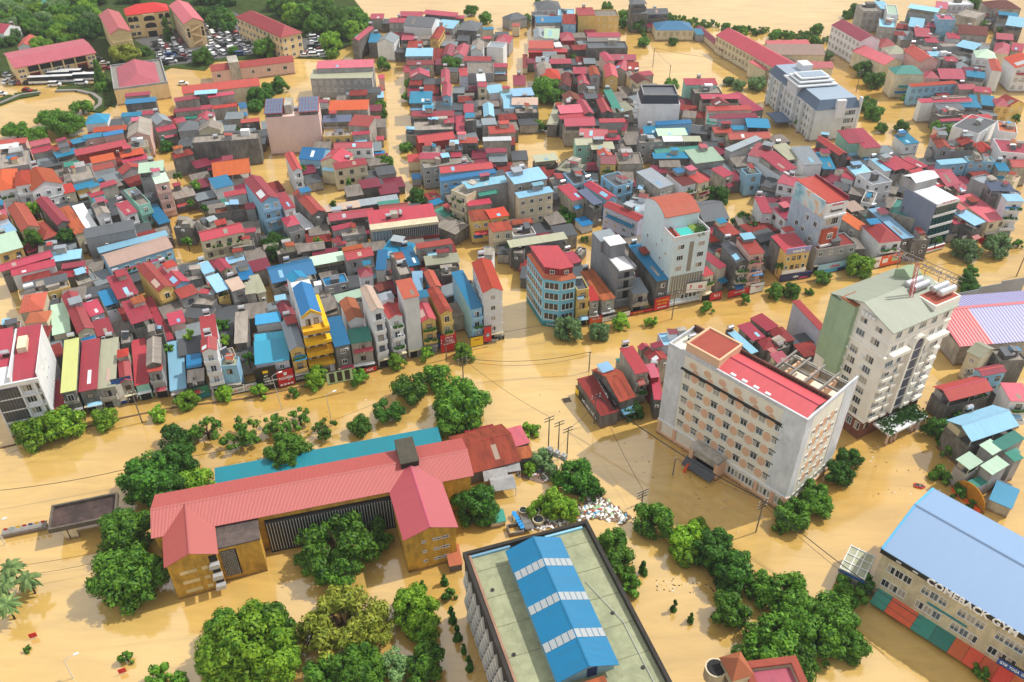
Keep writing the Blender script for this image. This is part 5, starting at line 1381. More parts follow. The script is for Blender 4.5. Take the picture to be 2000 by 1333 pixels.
def office(A, B, C, h, rt, label, faces, nz_=3, rc='P'):
    b = Bld('campus_office', label, 'office', A, B, C, h); W, D = b.W, b.D
    if rt == 'g':
        b.P('wall', MB().yprism([(.5, -1), (W-.5, -1), (W-.5, h-.1), (W/2, h+1.8), (.5, h-.1)], .5, D-.5), BEI)
        b.P('roof', MB().yprism([(0, h-.15), (W/2, h+2), (W, h-.15), (W, h), (W/2, h+2.15), (0, h)], 0, D), roofm(rc, 'y'))
    else:
        b.box('wall', BEI, .6, W-.6, .6, D-.6, -1, h-.05); q = MB(); s = min(W, D)/2; a0, b0, c0, d0 = (0, 0, h), (W, 0, h), (W, D, h), (0, D, h); r1, r2 = (s, D/2, h+3), (W-s, D/2, h+3)
        q.poly([a0, b0, r2, r1]); q.poly([b0, c0, r2]); q.poly([c0, d0, r1, r2]); q.poly([d0, a0, r1]); q.poly([(0, 0, h-.1), (0, D, h-.1), (W, D, h-.1), (W, 0, h-.1)]); b.P('roof', q, roofm(rc, 'x'))
    for k in range(nz_):
        z = h - 1.9 - 3.2*k
        if 'f' in faces:
            n = max(2, int(W/3.2))
            for j in range(n): b.win('f', W*(j+.5)/n, z, 1.7, 1.8, 'd', .5 if rt == 'g' else .6)
        for f in 'lr':
            if f in faces:
                n = max(2, int(D/3.4))
                for j in range(n): b.win(f, D*(j+.5)/n, z, 1.6, 1.8, 'd', .5 if rt == 'g' else .6)
        b.box('floor_band', BEI, .3, W-.3, .3, .7, z+1.25, z+1.45)
    return b
b = office((359.5, 46.8), (401, 41.6), (367, 6.5), 11.4, 'g', 'beige right wing of the U-shaped campus office, zigzag stair in its end wall', 'l')
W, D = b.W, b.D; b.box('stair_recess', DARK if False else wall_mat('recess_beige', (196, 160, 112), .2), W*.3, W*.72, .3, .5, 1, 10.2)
for k in range(3): q = MB(); z0 = 1.5+3*k; q.yprism([(W*.3, z0), (W*.72, z0+1.6), (W*.72, z0+2.3), (W*.3, z0+.7)] if k % 2 == 0 else [(W*.3, z0+1.6), (W*.72, z0), (W*.72, z0+.7), (W*.3, z0+2.3)], .1, .3); b.P('stair_flight', q, BEI)
for fx in (.16, .84): b.box('tall_window', DARK, W*fx-.5, W*fx+.5, .4, .5, 5, 9)
b = office((215, 67.6), (258, 61.8), (232, 24), 11.4, 'g', 'beige left wing of the U-shaped campus office, standing behind a bare tree', 'r')
b = office((245, 31.2), (331, 20.8), (325.6, 8), 11.0, 'e', 'beige arched centre block of the U-shaped campus office, under an orange roof', '', 1, 'O')
W, D = b.W, b.D
am_ = MB(); am_.yprism([(-1.1, -1.3), (1.1, -1.3)] + [(1.1*math.cos(math.pi*i/6), 1.0*math.sin(math.pi*i/6)) for i in range(7)], -.06, .02); amesh = am_.mesh('arched_window', DARK)
for fx, sx in ((.08, 1), (.2, 1), (.5, 2.2), (.78, 1), (.92, 1)):
    o = link('arched_window', amesh, b.t, (W*fx, .6, 9.0)); o.scale = (sx, 1, 1)
    if sx == 1: b.win('f', W*fx, 5.6, 1.9, 1.8, 'd', .6); b.win('f', W*fx, 2.2, 1.9, 1.8, 'd', .6)
b.box('portal', BEI, W*.36, W*.64, -.6, .6, -1, 10.6); o = link('arched_window', amesh, b.t, (W*.5, -.6, 9.0)); o.scale = (2.2, 1, 1); o = link('arched_window', amesh, b.t, (W*.5, -.6, 5.8)); o.scale = (2.2, 1, 1); b.box('doorway', DARK, W*.4, W*.6, -.7, -.6, 0, 3)
office((446.4, 33), (552.3, 70), (604.6, 63.8), 10.6, 'h', 'long beige three-storey office with red hipped roof beside the crowded car park', 'fr', 3, 'R')
b = Bld('assembly_hall', 'beige windowless hall with a rose hipped roof set behind a grey parapet', 'hall', (222, 173.5), (327.8, 159.4), (313.8, 114.8), 7.0)
W, D = b.W, b.D; b.box('wall', BEI, 0, W, 0, D, -1, 6.2)
q = MB(); q.box(0, W, 0, .4, 6.2, 7); q.box(0, W, D-.4, D, 6.2, 7); q.box(0, .4, .4, D-.4, 6.2, 7); q.box(W-.4, W, .4, D-.4, 6.2, 7); b.P('parapet', q, wallm('g'))
q = MB(); x0, x1, y0, y1, z = W*.11, W*.86, 1.0, D-3, 6.5; r1, r2 = ((x0+x1)/2, y0+(x1-x0)/2*.8, 9.4), ((x0+x1)/2, y1-.1, 9.2)
q.poly([(x0, y0, z), (x1, y0, z), r1]); q.poly([(x1, y0, z), (x1, y1, z), r2, r1]); q.poly([(x0, y1, z), (x0, y0, z), r1, r2]); q.poly([(x1, y1, z), (x0, y1, z), r2]); b.P('roof', q, roofm('P', 'x'))
b.box('roof_slab', CONC, .4, W-.4, .4, D-.4, 6.2, 6.3)
b = Bld('annex_block', 'long low pale pink annex with rose roof and a small grey stair tower', 'building', (410.7, 139), (572.7, 118.6), (568.9, 106), 5.8)
W, D = b.W, b.D; b.box('wall', wallm('p'), .2, W-.2, .2, D-.2, -1.5, 5.2); q = MB(); q.xprism([(0, 5.4), (D*.5, 6.8), (D, 5.4), (D, 5.3), (D*.5, 6.65), (0, 5.3)], 0, W); b.P('roof', q, roofm('R', 'x')); b.box('stair_tower', wallm('f'), W*.22, W*.34, -.3, D, -1.5, 8.2)
for k in range(5): b.win('f', W*(.08+.2*k), 3.2, 1.6, 1.5, 'd', .2)
# ---- pink windowless block with solar panels
b = Bld('pink_block', 'tall pale pink windowless block with two solar-panelled roofs on top', 'building', (519.1, 229.6), (624, 225), (623, 203), 14.0)
W, D = b.W, b.D; b.box('wall', wall_mat('pale_pink', (228, 198, 188), .12), 0, W, 0, D, -1.5, 13.6)
q = MB(); q.box(0, W, 0, .2, 13.6, 14); q.box(0, .2, .2, D, 13.6, 14); q.box(W-.2, W, .2, D, 13.6, 14); b.P('parapet', q, MC['wall_pale_pink'])
for x0, x1 in ((-.2, W*.34), (W*.62, W+.2)):
    b.box('roof_room', wallm('d'), x0+.4, x1-.4, .4, D, 13.6, 15.2); q = MB(); q.xprism([(-.2, 15.3), (D, 16.6), (D, 16.5), (-.2, 15.2)], x0, x1); b.P('roof', q, roofm('R', 'x')); n = 6
    for i in range(n):
        for j in range(4): xx0 = x0+.2+(x1-x0-.4)*i/n; yy = D*j/4; part('solar_panel', MB().quad((xx0, yy, 15.42+1.3*yy/D), (xx0+(x1-x0-.4)/n-.12, yy, 15.42+1.3*yy/D), (xx0+(x1-x0-.4)/n-.12, yy+D/4-.12, 15.42+1.3*(yy+D/4-.12)/D), (xx0, yy+D/4-.12, 15.42+1.3*(yy+D/4-.12)/D)), plain('solar_cell', (92, 106, 134), .25, 0, .6), b.t)
b.box('stair_room', wallm('f'), W*.36, W*.5, D*.3, D, 13.6, 16.8); tank(b.t, (W*.56, D*.6, 13.7))
# ---- glass-fronted hall
b = Bld('glass_hall', 'wide hall with a dark glazed front, dark red band and cream roof edge', 'hall', (721, 452), (852, 432), (850, 406), 9.4)
W, D = b.W, b.D; b.box('wall', wallm('g'), 0, W, .3, D, -1.5, 8.6); b.box('roof_edge', wallm('c'), -.1, W+.1, 0, 3.2, 8.6, 9.4); q = MB(); q.xprism([(3.3, 9.3), (D+2, 10.2), (D+2, 10.1), (3.3, 9.2)], 0, W); b.P('roof', q, roofm('R', 'x'))
b.box('glazing', plain('dark_glazing', (48, 54, 62), .15, 0, .6), W*.3, W-.3, .2, .3, 5.4, 8.4); b.box('glazing', plain('blue_glazing', (104, 130, 146), .2, 0, .6), .3, W*.29, .2, .3, 2.6, 8.4); b.box('red_band', wallm('r'), W*.28, W, .1, .3, 3.6, 5.2)
for k in range(24): b.box('mullion', RAIL, W*.3+k*W*.69/24, W*.3+k*W*.69/24+.1, .12, .2, 5.4, 8.4)
for k in range(6): b.box('mullion', RAIL, .4+k*W*.28/6, .5+k*W*.28/6, .12, .2, 2.6, 8.4)
b.box('roof_tower', wallm('f'), W*.33, W*.44, D*.6, D*.9, 9, 11); tank(b.t, (W*.29, D*.6, 9.9)); tank(b.t, (W*.48, D*.7, 10), 1.5)
# ---- roadside teal fence-roof, striped market roof, helmet shop, corner end blocks
b = Bld('teal_canopy', 'long teal metal canopy running behind the rose-roofed building along the street', 'canopy', (418, 948), (862, 862), (856, 834), 3.0)
W, D = b.W, b.D; q = MB(); q.xprism([(0, 2.6), (D, 3.2), (D, 3.1), (0, 2.5)], 0, W); b.P('roof', q, roof_mat('teal_sheet', (14, 106, 128), 'x', .3, 1.0, .4, .3))
for k in range(12): b.box('post', RAIL, W*(k+.5)/12-.08, W*(k+.5)/12+.08, .4, .56, -1.5, 2.5)
for k in range(10): b.box('peg', BLACKM, W*(k+.3)/10-.15, W*(k+.3)/10+.15, D+.4, D+.7, -1, .3)
b = Bld('market_roof', 'wide market hall with lilac and red striped metal roof on the right edge', 'market hall', (1863, 700), (2085, 640), (2040, 548), 6.0)
W, D = b.W, b.D; ST = plain('stripe_light', (196, 204, 232), .4); SR = plain('stripe_red', (206, 96, 104), .4)
b.box('wall', wallm('f'), .3, W-.3, .3, D-.3, -1.5, 5.6)
n = 40
for s_ in (0, 1):
    y0, y1 = (0, D*.62) if s_ == 0 else (D, D*.62)
    for k in range(n):
        x0, x1, x2 = W*k/n, W*(k+.5)/n, W*(k+1)/n; red = s_ == 0 and k < 10
        q = MB(); q.quad((x0, y0, 6), (x1, y0, 6), (x1, y1, 8), (x0, y1, 8)); q.quad((x0, y0, 5.9), (x1, y0, 5.9), (x1, y1, 7.9), (x0, y1, 7.9)); part('roof_sheet', q, SR if red else ST, b.t)
        q = MB(); q.quad((x1, y0, 6.12), (x2, y0, 6.12), (x2, y1, 8.12), (x1, y1, 8.12)); q.quad((x1, y0, 6), (x1, y1, 8), (x1, y1, 8.12), (x1, y0, 6.12)); q.quad((x2, y0, 6), (x2, y1, 8), (x2, y1, 8.12), (x2, y0, 6.12)); part('roof_rib', q, plain('rib_red', (222, 136, 138), .4) if red else plain('rib_mauve', (160, 152, 196), .4), b.t)
q = MB(); q.xprism([(D*.62-.5, 8.1), (D*.62, 8.4), (D*.62+.5, 8.1)], 0, W); b.P('ridge_cap', q, SR)
b.box('entrance_box', wallm('r'), -1, 2.4, D*.7, D*1.0, -1.5, 8.6); b.box('entrance_roof', roofm('R'), -1.2, 2.6, D*.7-.2, D*1.02, 8.6, 8.8)
for k, (x0, x1) in enumerate(((1862, 1900), (1904, 1945), (1948, 1994))):
    bb = Bld('sheet_fence', ['pale corrugated fence panel beside the red market entrance', 'grey middle panel of the corrugated fence by the striped market', 'right-hand panel of the corrugated fence by the striped market'][k], 'fence', (x0, 592-k*12), (x1, 582-k*12), (x1, 579-k*12), 1.6)
    bb.box('sheet', roof_mat('fence_sheet', (176, 186, 200), 'x', .4, 2.0), 0, bb.W, 0, .08, -1.5, 4.6); bb.box('fence_rail', RAIL, 0, bb.W, .08, .2, 3.6, 3.7)
sign((1170, 831), (1206, 819), .1, 2.9, 'k', [('MŨ', 'y', .52, .68, .5, .4), ('BẢO HIỂM', 'y', .52, .25, .85, .26)], 'black board with yellow lettering on the end of the dark red helmet shop')
sign((1124, 768), (1169, 830), .2, 2.2, 'k', [('MŨ BẢO HIỂM', 'w', .6, .5, .6, .55)], 'long black and white side board of the dark red helmet shop', extra=[('y', 0, .14, .1, .9)])
sign((1160, 737), (1201, 803), 3.9, 1.7, 'k', [('MŨ BẢO HIỂM', 'w', .45, .5, .8, .6)], 'black fascia with white lettering under the rusty striped roof')
# corner pavilion at the lower edge
b = Bld('pavilion_tower', 'cream corner tower with terracotta hipped roof at the bottom edge', 'building', (1430, 1333), (1472, 1318), (1447, 1271), 11)
W, D = b.W, b.D; b.box('wall', wallm('c'), .3, W-.3, .3, D-.3, -1.5, 10.9); q = MB(); ap = (W/2, D/2, 13.2); cs = [(0, 0, 11), (W, 0, 11), (W, D, 11), (0, D, 11)]
for k in range(4): q.poly([cs[k], cs[(k+1) % 4], ap])
q.poly([(x, y, 10.95) for x, y, z in reversed(cs)]); b.P('roof', q, roofm('E', 'x')); b.win('l', D*.4, 8, 1.2, 1.8, 'b', .3); b.win('l', D*.75, 8, 1.2, 1.8, 'b', .3)
o = b.P('turret_ring', MB().cyl(-.6, D*.85, 7, 9.5, 1.7, 14), wallm('c')); b.P('turret_floor', MB().cyl(-.6, D*.85, 9.5, 9.55, 1.45, 14), DARK)
b = Bld('courtyard_house', 'sunken rose-roofed house with a terracotta rim at the bottom edge', 'house', (1475, 1345), (1590, 1345), (1550, 1288), 9.5)
W, D = b.W, b.D; b.box('wall', wallm('c'), .3, W-.3, .3, D-.3, -1.5, 8.3)
q = MB(); q.box(0, W, D-1.2, D, 9.2, 9.6); q.box(W-1.2, W, 0, D-1.2, 9.2, 9.6); q.box(0, 1.2, 0, D-1.2, 9.2, 9.6); b.P('tiled_rim', q, roofm('E', 'x')); b.box('roof', roofm('P', 'x'), 1.3, W-1.3, 0, D-1.3, 8.4, 8.6)
# street signs of the main row
sign((504, 763), (546, 755), .3, 6.2, 'k', [('MỸ', 'w', .5, .62, .4, .1), ('PHẨM', 'w', .5, .49, .66, .1), ('THÁI', 'w', .5, .36, .6, .1), ('NGUYÊN', 'w', .5, .23, .8, .1)], 'tall black cosmetics billboard with white letters in a white frame', extra=[('y', .38, .62, .74, .86)])
sign((546, 757), (577, 749), .3, 4.8, 'r', [('NGUYEN', 'w', .5, .5, .85, .16), ('Jun', 'w', .68, .36, .3, .1)], 'square red shop billboard with white letters beside the black cosmetics one', extra=[('w', .4, .6, .66, .84), ('w', .08, .24, .06, .16), ('w', .3, .46, .06, .16), ('w', .52, .68, .06, .16), ('w', .74, .9, .06, .16)])
sign((578, 746), (600, 741), .3, 1.8, 'k', [('KING', 'w', .45, .5, .8, .5)], 'black shop fascia with white letters below the yellow tube house')
sign((366, 785), (412, 773), .2, 3.4, 'g', [('KIM HUỆ', 'r', .45, .78, .7, .14), ('BẠC  VÀNG  VÀNG', 'w', .45, .5, .85, .14)], 'green shop board with red and white lettering', extra=[('t', .3, 1, 0, .3)])
sign((448, 771), (480, 764), .3, 2.2, 'w', [('SẮC', 'r', .42, .35, .25, .4), ('MART', 'g', .72, .35, .3, .35)], 'white shop banner with dark top stripe, red and green letters', extra=[('k', .1, .9, .75, .92)])
sign((481, 764), (503, 759), .3, 2.0, 'w', [('CƠM', 'p', .4, .5, .6, .5)], 'white shop banner with pink letters left of the black cosmetics billboard')
sign((232, 790), (270, 781), .2, 7.0, 'b', [], 'tall blue billboard with a blank white strip, tilted by the lamp pole', extra=[('w', .12, .5, .1, .8)])
sign((830, 686), (864, 679), .2, 4.4, 'b', [('LẨU PHAN', 'w', .45, .82, .8, .1)], 'blue restaurant banner with green food picture', extra=[('g', .05, .95, .3, .7), ('m', .2, .8, .4, .6)])
sign((862, 690), (892, 682), .2, 5.4, 'r', [('SỬA XE', 'w', .55, .8, .7, .1), ('360 HIẾU', 'w', .55, .63, .7, .12), ('MOTOR', 'w', .55, .46, .7, .12)], 'dark red motorbike shop board with white letters')
sign((920, 678), (944, 673), .2, 2.8, 'y', [('THẾ GIỚI', 'r', .5, .7, .7, .16)], 'plain yellow shop board beside the orange-roofed corner house')
sign((946, 669), (960, 666), 1.6, 4.6, 'r', [], 'tall red banner with a pale emblem on the white corner house', extra=[('l', .3, .7, .35, .55)])
sign((946, 673), (985, 664), -.2, 1.2, 'k', [('Jollibee', 'w', .45, .5, .7, .7)], 'dark fascia with white rounded letters at the foot of the white corner house')
sign((692, 734), (736, 723), .3, 1.4, 'r', [('mart', 'w', .7, .5, .3, .6)], 'low red shop fascia with white script')
sign((640, 752), (690, 741), 3.2, 3.4, 'm', [], 'olive shop glazing panel behind a street tree', extra=[('k', .1, .3, .1, .9), ('k', .4, .6, .1, .9), ('k', .7, .9, .1, .9)])
sign((1151, 634), (1176, 629), .2, 2.4, 'o', [('ĐIỆN MÁY', 'w', .55, .6, .7, .3)], 'orange and red shop board beside the blue corner building', extra=[('r', .3, 1, .5, 1)])
sign((1176, 630), (1230, 616), .2, 1.6, 'w', [('CHANNEL', 'c', .5, .5, .6, .4)], 'plain white shop board below the bare concrete block')
sign((1231, 616), (1280, 606), .2, .9, 'r', [('CỬA HÀNG', 'y', .3, .5, .4, .6)], 'thin red fascia running left of the white tower')
sign((1277, 608), (1306, 601), .3, 4.0, 'r', [('THỜI TRANG', 'y', .5, .75, .8, .16), ('MẮT KÍNH', 'y', .5, .5, .8, .16), ('88 53 88 68', 'w', .5, .2, .8, .1)], 'big red shop board with gold letters at the foot of the white tower')
sign((1386, 588), (1408, 583), .3, 2.4, 'r', [('911', 'w', .55, .55, .5, .4)], 'red shop board with a white number right of the white tower')
sign((1422, 582), (1464, 572), .3, 2.2, 'r', [('NHÀ THUỐC', 'w', .5, .6, .8, .3)], 'long red shop board among street trees')
sign((1464, 574), (1490, 568), .3, 3.0, 'w', [('Spa', 'r', .5, .6, .4, .3)], 'white shop board with a red emblem, left of the yellow mattress shop')
sign((1595, 537), (1660, 524), .3, 3.2, 'l', [('chilux', 'r', .5, .62, .4, .3)], 'pale blue seaside shop banner under the billboard building', extra=[('s', 0, 1, 0, .4), ('n', .6, 1, 0, .3)])
sign((1702, 525), (1716, 522), .3, 3.6, 'w', [('30%', 'p', .5, .6, .7, .2)], 'white sale banner with pink heading next to the orange one')
sign((1716, 522), (1757, 513), .3, 3.6, 'o', [('KHAI TRƯƠNG', 'w', .5, .88, .8, .1)], 'orange sale banner with pale pictures by the street', extra=[('w', .1, .35, .3, .7), ('m', .55, .85, .3, .7)])
sign((1876, 478), (1910, 466), .3, 3.0, 'w', [('GALAXY', 'c', .5, .6, .7, .25)], 'white shop board right of the dark glass office')
t = thing('heart_sign', 'red heart-shaped sign standing between two street trees', 'sign', un(1916, 484, .2)); hp = [(1.6*math.sin(a)**3, 1.3*math.cos(a)-.5*math.cos(2*a)-.2*math.cos(3*a)-.1*math.cos(4*a)+2.2) for a in [2*math.pi*i/24 for i in range(24)]]
part('board', MB().yprism(hp, -.1, .1), INK['r'], t); part('stand', MB().box(-.1, .1, .1, .2, -1.5, 2), RAIL, t)
t = thing('oval_sign', 'big oval ochre mural board rising from the flood near the gym hall', 'sign', un(1886, 985, -1)); d = un(1908, 990) - un(1866, 955)
t.rotation_euler.z = math.atan2(d.y, d.x); part('board', MB().yprism([(-4+8*i/12, 1 + 4.4*math.sqrt(max(0, 1-((i-6)/6)**2))) for i in range(13)], -.1, .15), wall_mat('ochre_mural', (196, 140, 40), .5), t); part('red_band', MB().box(-3.4, 3.4, -.8, -.3, .9, 1.7), INK['o'], t)

a, d = un(790, 586, 16.5), un(819, 579, 16.5) - un(790, 586, 16.5)
t = thing('wall_sign', 'tall cream plaque with a column of gold characters on the white tower front', 'sign', a + d*.5 - Vector((-d.y, d.x, 0)).normalized()*.15, math.atan2(d.y, d.x)); m = MB(); m.box(-.75, .75, -.12, 0, -11, -2.5); part('board', m, wallm('c'), t)
for k in range(9): part('gold_character', MB().box(-.3, .3, -.16, -.12, -3.6-.85*k, -3.1-.85*k).box(-.05, .05, -.18, -.16, -3.7-.85*k, -3.05-.85*k), plain('gold_letter', (206, 176, 96), .4, .4), t)
HAZE = .00015
# ------------------------------------------------------------------ water and ground
def water_material():
    m, t, b = nodes('flood_water'); co = N(t, 'ShaderNodeTexCoord')
    n = N(t, 'ShaderNodeTexNoise', i_Scale=.018, i_Detail=4.0, i_Roughness=.5); mp = N(t, 'ShaderNodeMapping'); mp.inputs['Scale'].default_value = (1, .55, 1)
    r = N(t, 'ShaderNodeValToRGB'); r.color_ramp.elements[0].position = .3; r.color_ramp.elements[1].position = .7
    r.color_ramp.elements[0].color = (*lin(WATER1), 1); r.color_ramp.elements[1].color = (*lin(WATER2), 1)
    t.links.new(co.outputs['Object'], mp.inputs[0]); t.links.new(mp.outputs[0], n.inputs['Vector']); t.links.new(n.outputs['Fac'], r.inputs['Fac']); t.links.new(r.outputs[0], b.inputs['Base Color'])
    m3 = N(t, 'ShaderNodeMapping'); m3.inputs['Scale'].default_value = (.05, .25, 1); m3.inputs['Rotation'].default_value = (0, 0, -.25); n3 = N(t, 'ShaderNodeTexNoise', i_Scale=1.0, i_Detail=7.0, i_Roughness=.62, i_Distortion=.8); t.links.new(co.outputs['Object'], m3.inputs[0]); t.links.new(m3.outputs[0], n3.inputs['Vector'])
    r3 = N(t, 'ShaderNodeMapRange'); r3.inputs['From Min'].default_value = .35; r3.inputs['From Max'].default_value = .7; r3.inputs['To Min'].default_value = .86; r3.inputs['To Max'].default_value = 1.1; t.links.new(n3.outputs['Fac'], r3.inputs['Value']); h3 = N(t, 'ShaderNodeHueSaturation'); t.links.new(r3.outputs[0], h3.inputs['Value']); t.links.new(r.outputs[0], h3.inputs['Color']); t.links.new(h3.outputs[0], b.inputs['Base Color'])
    n2 = N(t, 'ShaderNodeTexNoise', i_Scale=.35, i_Detail=5.0); bp = N(t, 'ShaderNodeBump', i_Strength=.06, i_Distance=.2); t.links.new(co.outputs['Object'], n2.inputs['Vector']); t.links.new(n2.outputs['Fac'], bp.inputs['Height']); t.links.new(bp.outputs[0], b.inputs['Normal'])
    b.inputs['Roughness'].default_value = .1; b.inputs['IOR'].default_value = 2.3; b.inputs['Specular IOR Level'].default_value = .5; return m
WATER1 = (196, 154, 76); WATER2 = (212, 178, 106)
wm_ = MB(); wm_.quad((-690, -50, 0), (690, -50, 0), (690, 1490, 0), (-690, 1490, 0)); tag(part('water', wm_, water_material(), None), 'muddy orange flood water covering the streets', kind='structure')
def ground_poly(name, pxs, z, mat, label):
    q = MB(); pts = [un(x, y, z) for x, y in pxs]; k = len(pts); q.poly(pts); n0 = len(q.v); q.v += [(p.x, p.y, -1.0) for p in pts]
    for i in range(k): q.f.append((i, n0+i, n0+(i+1) % k, (i+1) % k)); q.m.append(0)
    return tag(part(name, q, mat, None), label, kind='structure')
GRS = plain('grass_earth', (70, 88, 42), .95, 0, .1, .6, .25); ASP = plain('asphalt', (104, 104, 104), .9, 0, .2, .3, .3)
ground_poly('ground', [(-150, 160), (20, 150), (60, 163), (190, 168), (205, 205), (225, 210), (232, 180), (335, 132), (400, 138), (420, 120), (560, 113), (640, 116), (660, 100), (740, 60), (660, -40), (-150, -60)], .25, GRS, 'green bank and forest floor above the flood')
ground_poly('car_park', [(395, 40), (450, 20), (560, 75), (615, 75), (640, 112), (560, 111), (545, 98), (440, 112), (415, 118), (330, 128), (300, 100), (262, 78), (335, 60)], .27, ASP, 'grey asphalt car park')
ground_poly('forecourt', [(0, 145), (40, 158), (120, 158), (200, 165), (205, 130), (185, 120)], .27, plain('forecourt_dirt', (170, 140, 104), .95, 0, .1, .3, .3), 'dirt forecourt of the theatre hall')
def ribbon(name, pxs, w, h, mat, label, z0=-1.0):
    pts = [un(x, y, 0) for x, y in pxs]; q = MB()
    for i in range(len(pts)-1):
        a, b = pts[i], pts[i+1]; d = (b-a).normalized(); n = Vector((-d.y, d.x, 0))*w/2; b = b + d*.02
        for s0, s1 in ((a-n, a+n),):
            v = [a-n, b-n, b+n, a+n]; n0 = len(q.v); q.v += [(p.x, p.y, z0) for p in v] + [(p.x, p.y, h+.003*i) for p in v]
            q.f += [(n0+4, n0+5, n0+6, n0+7), (n0, n0+1, n0+5, n0+4), (n0+1, n0+2, n0+6, n0+5), (n0+2, n0+3, n0+7, n0+6), (n0+3, n0, n0+4, n0+7)]; q.m += [0]*5
    return tag(part(name, q, mat, None), label, kind='structure')
ribbon('embankment', [(-20, 208), (30, 190), (75, 182)], 7, .5, GRS, 'grassy bank of the flooded pond'); ribbon('embankment', [(112, 176), (150, 174), (185, 180), (203, 196), (200, 210), (184, 220)], 6, .55, GRS, 'curved grassy bank of the flooded pond')
ribbon('kerb', [(0, 205), (40, 188), (80, 183)], 1.2, .8, CONC, 'pale kerb of the flooded pond'); ribbon('kerb', [(110, 180), (150, 179), (182, 186), (197, 197), (196, 207), (180, 219)], 1.4, .8, CONC, 'curved pale kerb of the flooded pond')
ribbon('traffic_divider', [(0, 876), (60, 862), (120, 848), (215, 822), (330, 798), (480, 779), (640, 745), (760, 716)], .5, .12, plain('kerb_dark', (110, 84, 56), .9), 'half drowned pavement kerb')
BANK = plain('litter_mud', (150, 128, 112), .95, 0, .1, .5, .6)
ground_poly('litter_bank', [(1020, 1035), (1060, 1000), (1100, 985), (1140, 990), (1150, 965), (1175, 970), (1235, 1012), (1215, 1022), (1160, 1012), (1105, 1022), (1060, 1035)], .12, BANK, 'muddy bank strewn with litter')
ground_poly('litter_bank', [(1003, 915), (1035, 900), (1080, 905), (1090, 935), (1060, 945), (1010, 930)], .1, BANK, 'muddy spit with shrubs and litter')
# ------------------------------------------------------------------ low roofs that fill the yards between houses
STREETS = [[(285, 265), (340, 335), (372, 470), (392, 530)], [(765, 130), (775, 230), (800, 340), (850, 410), (930, 500), (1010, 620)], [(1018, 40), (1005, 160), (1000, 220)], [(1060, 200), (1080, 260), (1095, 320)], [(1140, 440), (1160, 520)], [(1450, 400), (1400, 420)], [(1560, 150), (1690, 190), (1760, 235), (1830, 290)], [(0, 850), (300, 800), (700, 725), (1000, 690), (1250, 640), (1500, 590), (1750, 540), (2000, 490)], [(0, 590), (20, 640)], [(690, 375), (640, 400)], [(520, 230), (500, 245)], [(420, 150), (600, 140), (600, 165)], [(340, 200), (330, 230)]]
def fill_yards():
    rr = random.Random(21); q = MB(); wm = [wallm('d'), wallm('f'), roofm('U'), roofm('C'), roofm('D'), roofm('Q'), roofm('G')]
    F = [(O + Vector((math.cos(a)*W/2 - math.sin(a)*D/2, math.sin(a)*W/2 + math.cos(a)*D/2, 0)), a, W, D) for O, a, W, D in FOOT]
    ST = [[un(*p) for p in L] for L in STREETS]
    cells = {}
    for i, f in enumerate(F): cells.setdefault((int(f[0].x//20), int(f[0].y//20)), []).append(i)
    def near(p):
        cx, cy = int(p.x//20), int(p.y//20)
        for i in range(cx-1, cx+2):
            for j in range(cy-1, cy+2): yield from cells.get((i, j), ())
    def clear(p, r):
        for i in near(p):
            c, a, W, D = F[i]; d = p - c; x = d.x*math.cos(a)+d.y*math.sin(a); y = -d.x*math.sin(a)+d.y*math.cos(a)
            if abs(x) < W/2+r and abs(y) < D/2+r: return False
        for L in ST:
            for u, v in zip(L, L[1:]):
                w_ = v-u; t = max(0, min(1, (p-u).dot(w_)/w_.length_squared))
                if (p - u - w_*t).length < (10 if L[0][1] == 850 else (9.5 if L[0][0] == 765 else 7)): return False
        return True
    y = 150.0
    while y < 460:
        x = -270.0
        while x < 300:
            p = Vector((x + rr.uniform(-1, 1), y + rr.uniform(-1, 1), 0)); x += 3.4
            nb = [(F[i][0]-p, F[i]) for i in near(p) if (F[i][0]-p).length < 15]
            if len(nb) < 3 or not clear(p, 1.2): continue
            angs = sorted(math.atan2(d.y, d.x) for d, f in nb); gap = max([(b - a) for a, b in zip(angs, angs[1:])] + [angs[0] + 6.2832 - angs[-1]])
            if gap > 2.9: continue
            a = min(nb, key=lambda t: t[0].length)[1][1]; s = rr.uniform(2.2, 3.4); s2 = rr.uniform(2.2, 3.4); h = rr.uniform(2.6, 5.4); n0 = len(q.v)
            for dz, k in ((-1.5, 1), (h, 1), (h, 1.08), (h+.12, 1.08)):
                for sx, sy in ((-1, -1), (1, -1), (1, 1), (-1, 1)): X, Y = sx*s*k, sy*s2*k; q.v.append((p.x + X*math.cos(a) - Y*math.sin(a), p.y + X*math.sin(a) + Y*math.cos(a), p.z + dz + (.3 if sy > 0 and dz > 0 else 0)))
            mw, mr = rr.choice((0, 0, 1)), rr.choice((2, 3, 3, 4, 4, 5, 6))
            for l in range(3):
                for k in range(4): j = (k+1) % 4; q.f.append((n0+4*l+k, n0+4*l+j, n0+4*l+4+j, n0+4*l+4+k)); q.m.append(mw if l == 0 else mr)
            q.f.append((n0+12, n0+13, n0+14, n0+15)); q.m.append(mr)
            F.append((p, a, s*2, s2*2)); cells.setdefault((int(p.x//20), int(p.y//20)), []).append(len(F)-1)
        y += 3.4
    tag(part('yard_roofs', q, wm, None), 'small grey and rusty roofs packed into the yards between the houses', kind='stuff'); return len(F)
print('YARDS', fill_yards() - len(FOOT))
